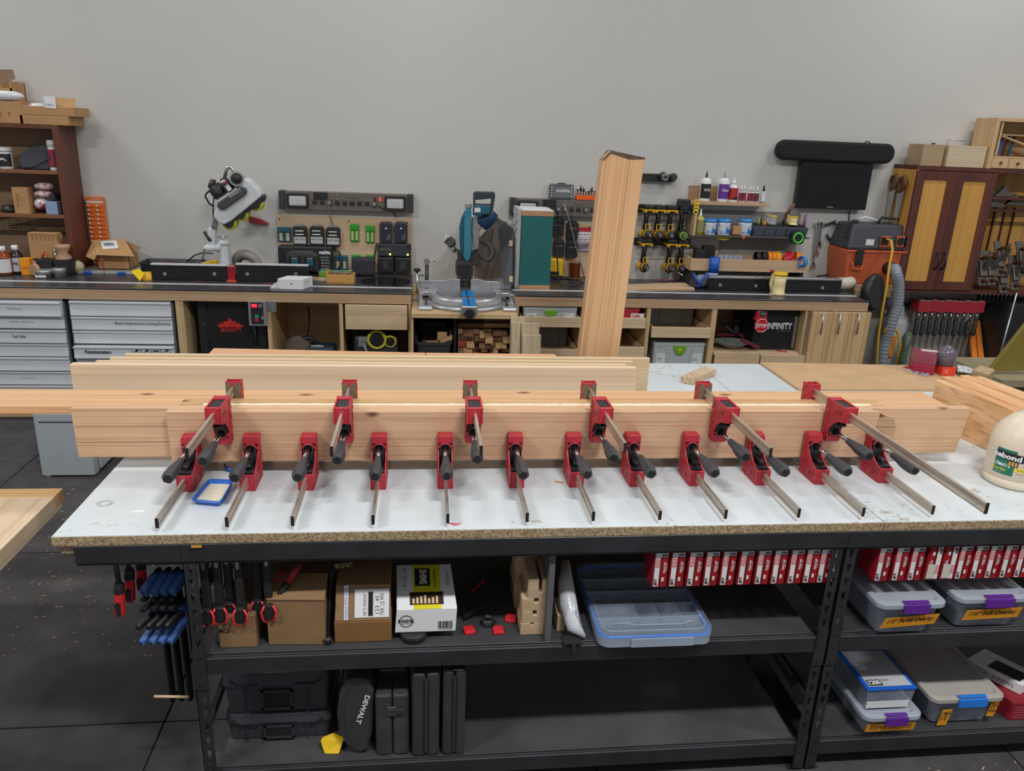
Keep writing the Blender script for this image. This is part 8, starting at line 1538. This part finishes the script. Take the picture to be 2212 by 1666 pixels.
# lidded bins
def lbin(px0,px1,pyb,z,lab,latch,hgt,dep,over=0,wd=None,lid_m=None,tint=None):
    z += .0086;q=PZ((px0+px1)/2,pyb,z);Y=q.y;X0,X1=PY(px0,pyb-10,Y).x,PY(px1,pyb-10,Y).x;r=thing('storage_bin',lab,'bin',((X0+X1)/2,Y+dep/2,z));cm=tint or mat('bin_clear',(150,158,172),.2,alpha=.5)
    MB().rings([rr_(X0+.02,X1-.02,Y+.02,Y+dep-.02,z+.0005,.02),rr_(X0,X1,Y,Y+dep,z+hgt-.022,.022)],caps=False,smooth=False).build('bin_wall',cm,r,solid=.002);MB().rings([rr_(X0+.021,X1-.021,Y+.021,Y+dep-.021,z+.0005,.02),rr_(X0+.021,X1-.021,Y+.021,Y+dep-.021,z+.003,.02)],smooth=False).build('bin_base',cm,r)
    MB().rings([rr_(X0-.014,X1+.014,Y-.014,Y+dep+.014,z+hgt-.021,.03),rr_(X0-.014,X1+.014,Y-.014,Y+dep+.014,z+hgt-.004,.03),rr_(X0+.004,X1-.004,Y+.004,Y+dep-.004,z+hgt,.024),rr_(X0+.012,X1-.012,Y+.012,Y+dep-.012,z+hgt-.006,.02)],smooth=False).build('lid',lid_m or mat('frosted_lid',(170,178,190),.3,alpha=.72),r,bevel=.002)
    w=X1-X0;MB().box(X0+w*.32,X0+w*.74,Y-.023,Y-.0145,z+hgt-.034,z+hgt-.001).box(X0+w*.32,X0+w*.74,Y-.0145,Y+.0,z+hgt+.0005,z+hgt+.004).build('latch',latch,r,bevel=.002)
    rg=random.Random(int(px0));mb=MB()
    for k in range(26): c0=Vector((rg.uniform(X0+.05,X1-.05),rg.uniform(Y+.04,Y+dep*.7),z+rg.uniform(.028,.045)));dv=Vector((rg.uniform(-1,1),rg.uniform(-.6,.6),rg.uniform(-.3,.3))).normalized();mb.slab(c0,dv*rg.uniform(.015,.035),(0,.004,.006),(0,.004,0))
    mb.build('hardware',mat('bright_hardware',(176,176,176),.4,.4),r)['kind']='stuff'
    return r,X0,X1,Y
pur=mat('purple_latch',(92,36,140),.35);otp=mat('orange_tape',(1,1,1));otp2=mat('orange_masking_tape',(218,148,34),.55)
def tapel(s,P,U,V,par,m2=INK):
    lb=plate(P,U,V,.0006,otp2,'tape_label',par,off=.0008)
    for i,t in enumerate(s if isinstance(s,list) else [s]): n=len(s) if isinstance(s,list) else 1;letter(t,P+U*.08+V*(.3+(n-1-i)/n*.6-(.05 if n > 1 else 0)),U*.84,V*(.56 if n == 1 else .28),m2,lb,off=.0016,bold=.6)
b,X0,X1,Y=lbin(1892,2022,1372,SM,'lidded bin with purple latch and tape reading 110 Partial Overlay',pur,.128,.34);w=X1-X0;tapel('110° Partial Overlay',Vector((X0+.01,Y+.000,SM+.038)),Vector((w*.88,0,.012)),Vector((.010,-.006,.042)),b)
b,X0,X1,Y=lbin(2062,2205,1358,SM,'lidded bin with purple latch and tape reading 110 Full Overlay',pur,.128,.34);w=X1-X0;tapel('110° Full Overlay',Vector((X0+.02,Y+.000,SM+.045)),Vector((w*.82,0,.006)),Vector((.008,-.006,.042)),b)
b,X0,X1,Y=lbin(1866,1975,1590,SL,'lower shelf bin with purple latch under the blue lidded screw box',pur,.095,.36);w=X1-X0;tapel(['Misc. Screws and','Hinges from old','Full Overlay kits'],Vector((X0+.004,Y+.002,SL+.03)),Vector((w*.95,0,0)),Vector((0,-.005,.036)),b,mat('pen_brown',(120,70,30),.6));yS,xS,xE=Y,X0,X1
b,X0,X1,Y=lbin(2008,2148,1565,SL,'lower shelf bin with blue latch and two orange tape strips',mat('azure_latch',(36,120,216),.35),.125,.38,lid_m=mat('dusty_lid',(168,162,158),.5,alpha=.92));w=X1-X0;tapel('170°',Vector((X0+.03,Y+.0,SL+.01)),Vector((.036,0,0)),Vector((.01,-.002,.07)),b);tapel(['Zero','Protrusion'],Vector((X0+w*.84,Y+.0,SL+.04)),Vector((.03,0,0)),Vector((.01,-.002,.07)),b)
# blue lidded screw box on the bin
bz=SL+.1041;x=thing('screw_box','clear screw box with blue lid printed 1200 on the lower bin','box',((xS+xE)/2,yS+.15,bz));a,b_=xS+.0,xE-.012;y0=yS+.03;sh_=Vector((-.02,.22,0))
MB().hexa([(a+.008,y0,bz+.0005),(b_-.008,y0,bz+.0005),(b_-.008,y0+.2,bz+.0005),(a+.008,y0+.2,bz+.0005),(a,y0-.004,bz+.075),(b_,y0-.004,bz+.075),(b_,y0+.21,bz+.075),(a,y0+.21,bz+.075)]).build('clear_body',mat('bin_clear',(1,1,1)),x);MB().box(a-.003,b_+.003,y0-.008,y0+.214,bz+.0755,bz+.085).build('blue_lid',mat('lid_blue',(24,92,190),.35),x,bevel=.002)
mb=MB();rg=random.Random(9)
for k in range(160): c0=Vector((rg.uniform(a+.016,b_-.016),rg.uniform(y0+.008,y0+.19),bz+rg.uniform(.004,.05)));dv=Vector((rg.uniform(-1,1),rg.uniform(-1,1),rg.uniform(-.4,.4))).normalized()*.014;mb.cyl(c0,c0+dv,.0016,n=4)
mb.build('screws',MATS['bright_hardware'],x)['kind']='stuff'
lb=plate((a+.01,y0+.004,bz+.0853),(b_-a-.02,0,0),(0,.19,0),.0006,mat('grey_card_label',(176,178,184),.5),'lid_label',x);pn_=plate((a+.014,y0+.008,bz+.0862),(.05,0,0),(0,.03,0),.0004,INK,'number_panel',lb);letter('1200',(a+.018,y0+.012,bz+.0868),(.042,0,0),(0,.022,0),PAPER,pn_,bold=2);letter('INDOOR',(a+.07,y0+.03,bz+.0862),(.028,0,0),(0,.008,0),INK,lb);plate((a+.02,y0+.09,bz+.0862),(.035,0,0),(0,.03,0),.0005,PAPER,'price_sticker',lb)
plate((a+.005,y0-.0045,bz+.004),(b_-a-.02,0,0),(0,-.002,.03),.0006,PAPER,'front_label',x)
# red box and white box at the right edge
q=PZ(2190,1556,SL);x=thing('red_box','dark red printed carton at the right edge of the lower shelf','box',(q.x+.03,q.y+.1,SL));X0=PY(2178,1560,q.y).x;Zt=SL+.075;MB().hexa([(X0,q.y,SL),(X0+.22,q.y-.005,SL),(X0+.16,q.y+.22,SL),(X0-.065,q.y+.22,SL),(X0,q.y,Zt),(X0+.22,q.y-.005,Zt),(X0+.16,q.y+.22,Zt),(X0-.065,q.y+.22,Zt)]).build('carton',mat('dark_red_carton',(136,22,38),.5),x,bevel=.002)
for k in range(5): letter('FLOORING SPECIALTY SCREWS',(X0+.012,q.y,SL+.01+k*.011),(.12,-.003,0),(0,0,.004),mat('pink_small_print',(200,150,156),.5),x)
y=q.y;x=thing('white_box','white carton with black print lying tilted on the dark red box','box',(X0,y+.12,Zt));MB().slab((X0-.045,y+.20,Zt+.001),(.10,-.16,0),(.11,.05,0),(0,0,.04)).build('carton',WHITE,x,bevel=.001);letter('WOOD SCREWS',(X0-.038,y+.19,Zt+.012),(.08,-.128,0),(0,0,.016),INK,x);MB().slab((X0-.0,y+.15,Zt+.042),(.06,-.09,0),(.06,.03,0),(0,0,.001)).build('black_print',INK,x)
# lower shelf: cases
tkb=mat('toolbox_black',(62,64,70),.5,var=.12,bump=.15,bs=150)
def tbox(z,hgt,lab,yel=0):
    q=PZ(600,1612,SL);Y=q.y+.03;X0,X1=PY(492,1590,Y).x,PY(716,1575,Y).x;w=X1-X0;r=thing('toolbox',lab,'toolbox',((X0+X1)/2,Y+.15,z))
    MB().rings([rr_(X0+.01,X1-.01,Y+.008,Y+.30,z+.0005,.012),rr_(X0,X1,Y,Y+.31,z+hgt*.66,.02)],smooth=False).build('box_body',tkb,r,bevel=.004);MB().rings([rr_(X0-.006,X1+.006,Y-.006,Y+.316,z+hgt*.66+.001,.025),rr_(X0-.002,X1+.002,Y-.002,Y+.312,z+hgt,.03)],smooth=False).build('lid',tkb,r,bevel=.004)
    h=MB();xm=(X0+X1)/2;h.box(xm-.05,xm+.05,Y-.012,Y-.0075,z+hgt*.14,z+hgt*.2).box(xm-.05,xm-.042,Y-.012,Y-.0075,z+hgt*.14,z+hgt*.6).box(xm+.042,xm+.05,Y-.012,Y-.0075,z+hgt*.14,z+hgt*.6).box(xm-.05,xm+.05,Y-.012,Y-.0075,z+hgt*.55,z+hgt*.6);o=h.build('grip_frame',DARK,r);MB().box(xm-.0415,xm+.0415,Y-.009,Y-.0066,z+hgt*.205,z+hgt*.545).build('grip_recess',INK,o)
    for s in (-1,1): MB().slab((xm+s*.06,Y-.012,z+hgt*.70),(s*.06,0,0),(s*.0,0,.006),(0,.006,0)).slab((xm+s*.12,Y-.012,z+hgt*.70),(s*.025,0,.02),(0,0,.006),(0,.006,0)).build('lid_rib',DARK,r)
    for u in (.2,.78): MB().box(X0+w*u-.002,X0+w*u+.002,Y-.012,Y-.0065,z+.01,z+hgt*.62).build('seam_rib',DARK,r)
    if yel: MB().box(xm-.04,xm+.04,Y-.008,Y+.02,z+hgt+.0005,z+hgt+.006).build('yellow_latch',mat('dull_yellow',(196,164,40),.5),r)
    return z+hgt
zt_=tbox(SL,.105,'lower black toolbox of the two stacked on the bottom shelf');tbox(zt_+.0015,.165,'upper black toolbox with yellow latch strip on the bottom shelf',1)
q=PZ(715,1634,SL);x=thing('yellow_part','yellow plastic bracket lying before the leaning black case','part',(q.x,q.y+.02,SL));MB().prism([Vector(v)+Vector((q.x,q.y+.01,SL)) for v in ((-.022,.0,.001),(.024,-.004,.001),(.036,0.02,.03),(.0,.03,.044),(-.036,.02,.036),(-.03,.01,.02))],(.004,.012,.004)).build('bracket',mat('strong_yellow',(226,186,20),.4),x,bevel=.002)
q=PZ(770,1630,SL);x=thing('saw_case','round cornered black case leaning, with white lettering','case',(q.x,q.y+.1,SL));A,B,C_,D_=PY(738,1600,q.y),PY(790,1636,q.y),PY(803,1500,q.y+.02),PY(742,1476,q.y+.05)
MB().prism([PY(a,b_,q.y+.0)+Z3*.009 for a,b_ in ((760,1627),(742,1610),(731,1585),(727,1550),(732,1510),(742,1478),(770,1472),(800,1478),(808,1500),(804,1590),(795,1628),(776,1636))],(.0,.24,0)).build('case_shell',CASEB,x,bevel=.014,seg=3)
MB().prism([PY(a,b_,q.y-.004) for a,b_ in ((752,1612),(739,1585),(735,1550),(740,1510),(750,1484),(754,1484),(746,1512),(741,1550),(746,1585),(758,1610))],(0,.003,0)).build('rim_ridge',DARK,x)
pA=PY(772,1562,q.y-.002);letter('DEWALT',PY(789,1501,q.y-.001),PY(768,1562,q.y-.001)-PY(789,1501,q.y-.001),PY(800,1504,q.y-.001)-PY(789,1501,q.y-.001),PAPER,x,bold=2)
for (a,yt,b_,yb,l,lk) in ((811,1503,884,1632,'dusty black case with steel buckle on the bottom shelf',1),(890,1456,950,1637,'tall black case between two others on the bottom shelf',0),(956,1450,1006,1645,'rightmost tall black case with a small padlock',2)):
    q=PZ((a+b_)/2,yb,SL);q.y=max(q.y,2.031);X0,X1,_,Z1=fb(a,yt,b_,yb,q.y);w=X1-X0;r=thing('hard_case',l,'case',((X0+X1)/2,q.y+.15,SL));m_=mat('dusty_black_case',(58,59,62),.6,var=.3,vs=12,bump=.3,bs=120) if lk == 1 else CASEB
    for s,nm_ in ((0,'case_half'),(1,'case_half')): MB().rings([rr_(X0+s*(w/2+.001),X0+w/2-.001+s*w/2,q.y,q.y+.30,SL,.012),rr_(X0+s*(w/2+.001),X0+w/2-.001+s*w/2,q.y,q.y+.30,Z1,.012)],smooth=False).build(nm_,m_,r,bevel=.008,seg=3)
    if lk == 1: MB().box(X0+w*.36,X0+w*.62,q.y-.006,q.y-.0005,Z1-.075,Z1-.04).build('buckle',CHROME,r,bevel=.002);MB().box(X0+w*.42,X0+w*.85,q.y-.011,q.y-.0065,Z1-.065,Z1-.045).build('buckle_lever',DARK,r,bevel=.002);MB().box(X0+.005,X1-.005,q.y+.08,q.y+.28,Z1+.0005,Z1+.04).build('case_top',BLACK,r,bevel=.01)
    else: MB().box(X0+w*.45,X0+w*.55,q.y-.004,q.y-.0003,SL+.02,Z1-.02).build('hinge_strip',DARK,r)
    if lk == 2: MB().box(X0+w*.45,X0+w*.85,q.y+.0,q.y+.008,Z1+.001,Z1+.006).build('padlock',CHROME,r)
# black one-handed clamps hanging at the left post
def trig():
    r=thing('one_hand_clamp','t','clamp');MB().box(-.012,.012,-.008,.012,-.15,.02).build('jaw_arm',BLACK,r,bevel=.004);fprism(MB(),rpoly(-.005,.005,-.024,.002,.0045,3),-.0105,-.0085).build('steel_pin',ALU,r)
    MB().box(-.017,.013,-.02,.022,-.205,-.1505).build('grip_block',BLACK,r,bevel=.006);MB().box(-.002,.008,-.022,-.0205,-.157,-.152).build('steel_edge',CHROME,r)
    for s in (-1,1): MB().tube([(s*.012,-.018,-.155),(s*.022,-.022,-.175),(s*.018,-.022,-.20),(s*.008,-.018,-.212)],.0035,6).build('red_trigger',mat('coral_red',(214,52,58),.4),r)
    return r
tc_=trig();sp_=[]
for k,(px,py,dz,yy,a) in enumerate(((436,1205,0,2.06,.0),(464,1203,0,2.07,.1),(487,1203,.0,2.09,.0),(511,1208,0,2.06,-.05),(550,1200,0,2.10,.0),(572,1200,.0,2.075,.1))):
    p=PY(px,py,yy);sp_.append(((p.x+.003,yy,T-TT-.066-.021),(0,0,a),'%s black one handed clamp from the left post, hanging under the table' % ORD[k]))
place(tc_,sp_,'black one handed clamps hanging under the table')
x=thing('long_nose_tool','red handled tool hanging above the plain cardboard box','tool',PY(620,1260,2.12));MB().tube([PY(648,1220,2.12),PY(635,1238,2.11),PY(622,1258,2.10)],.012,8,rfun=lambda i: (.008,.011,.010)[i]).tube([PY(612,1230,2.16),PY(600,1258,2.13)],.008,8).build('red_handle',mat('dull_red_grip',(150,34,40),.5),x);MB().tube([PY(621,1260,2.10),PY(610,1275,2.09),PY(597,1292,2.08)],.01,8,rfun=lambda i: (.012,.010,.004)[i]).build('black_nose',BLACK,x)
tag(MB().box(PY(596,1220,2.2).x,PY(596,1220,2.2).x+.30,2.14,2.5,T-TT-.12,T-TT-.0665).build('fabric_bag',mat('black_bag',(36,36,38),.9,bump=.3,bs=300),bevel=.025,seg=3),'dark fabric bag tucked under the table top above the cartons','bag');A=PY(722,1229,2.139);plate(A,(.055,0,.006),(0,0,.016),.0006,mat('gold_weave_patch',(150,130,70),.6,rgb2=(60,54,34),vs=120,sharp=(.45,.55)),'patch',bpy.data.objects['fabric_bag'])
# red handled screw clamps and blue clamps left of the post
for k,(px,yt,yb,dy,l) in enumerate(((259,1260,1330,0,'front red and black screw clamp handle hanging left of the post'),(281,1230,1300,.06,'second red and black screw clamp handle behind the front one'),(306,1210,1275,.12,'rearmost red screw clamp handle above the blue clamps'))):
    Y=2.06+dy;a,b_=PY(px-2,yt,Y),PY(px+1,yb,Y);x=thing('screw_clamp',l,'clamp',b_);top=Vector((a.x-.003,Y,T-TT-.07));MB().cyl(a,top,.0075,n=10).build('threaded_rod',DARK,x);MB().lathe(b_,a,[(0,.010),(.08,.0145),(.5,.0155),(.75,.0135),(.95,.011),(1,.010)],10,smooth=False).build('handle',mat('grip_red',(196,40,44),.4),x,bevel=.002)
    MB().lathe(a+(b_-a)*.28,a,[(0,.0152),(.6,.0150),(1,.0125)],10,smooth=False).build('handle_collar',BLACK,x);MB().prism([b_+Vector(v) for v in ((-.008,-.0162,.01),(.008,-.0162,.008),(.01,-.0162,.05),(.002,-.0162,.055),(-.008,-.0162,.045))],(0,.003,0)).build('grip_inlay',BLACK,x)
    MB().box(top.x-.012,top.x+.11,Y-.008,Y+.008,T-TT-.0695,T-TT-.0665-.0).build('frame_arm',DARK,x) if k == 0 else MB().box(top.x-.012,top.x+.02,Y-.008,Y+.008,T-TT-.0695,T-TT-.0665).build('frame_arm',DARK,x)
    if k == 0: letter('BESSEY',(b_.x-.003,Y-.0168,b_.z+.012),(0,0,.024),(-.006,0,0),mat('grip_red',(1,1,1)),x,bold=1)
tag(MB().box(PY(305,1200,2.3).x,-.66,2.12,2.4,T-TT-.075,T-TT-.067).build('hanger_bar',STEELBLK),'dark steel hanger strip under the table left of the post','bar')
bq=mat('slate_blue_clamp',(60,96,158),.45)
def quick():
    r=thing('bar_clamp','b','clamp');MB().box(-.007,.007,.012,.030,-.46,.03).build('bar',mat('black_bar_steel',(30,30,32),.4,.4),r)
    MB().prism([(-.016,-.05,-.005),(-.016,.0,.022),(-.016,.034,.022),(-.016,.034,-.03),(-.016,.0,-.012),(-.016,-.045,-.03)],(.032,0,0)).build('fixed_head',bq,r,bevel=.004);MB().box(-.012,.012,-.055,-.03,-.044,-.031).build('jaw_pad',BLACK,r,bevel=.004);MB().box(-.013,.013,-.06,-.0,-.075,-.06).build('jaw_pad',BLACK,r,bevel=.004)
    MB().prism([(-.016,-.04,-.0755),(-.016,.034,-.0755),(-.016,.034,-.135),(-.016,.01,-.13),(-.016,-.02,-.095)],(.032,0,0)).build('slide_body',bq,r,bevel=.003);MB().lathe((0,.0,-.10),(0,-.085,-.115),[(0,.010),(.3,.012),(.9,.013),(1,.010)],10).build('black_handle',BLACK,r,bevel=.002)
    MB().prism([(-.013,.0,-.128),(-.013,-.075,-.165),(-.013,-.08,-.178),(-.013,-.06,-.178),(-.013,.01,-.145)],(.026,0,0)).build('trigger',bq,r,bevel=.002);MB().box(-.009,.009,-.0815,-.0805,-.174,-.169).build('trigger_print',BLACK,r);return r
qp=quick();qp.scale=(.74,1,1);sp_=[]
for k,px in enumerate((322,344,364,384)): p=PY(px,1262,2.14);sp_.append(((PY(px,1262,2.12).x,2.16,PY(350,1262,2.14).z),(0,0,-.42),'%s blue bar clamp from the left, beside the rack post' % ORD[k]))
place(qp,sp_,'blue bar clamps beside the left rack post')
tag(MB().box(sp_[0][0][0]-.03,-.66,2.2,2.23,sp_[0][0][2]+.031,T-TT-.0755).build('hanging_rail',STEELBLK),'dark steel plate carrying the blue bar clamps','bar')
p=PY(333,1505,2.10);q=PY(408,1506,2.10);tag(MB().cyl(p,q,.0045,n=10).build('wooden_dowel',plyd),'thin pale wooden dowel sticking out of the left rack post','dowel')
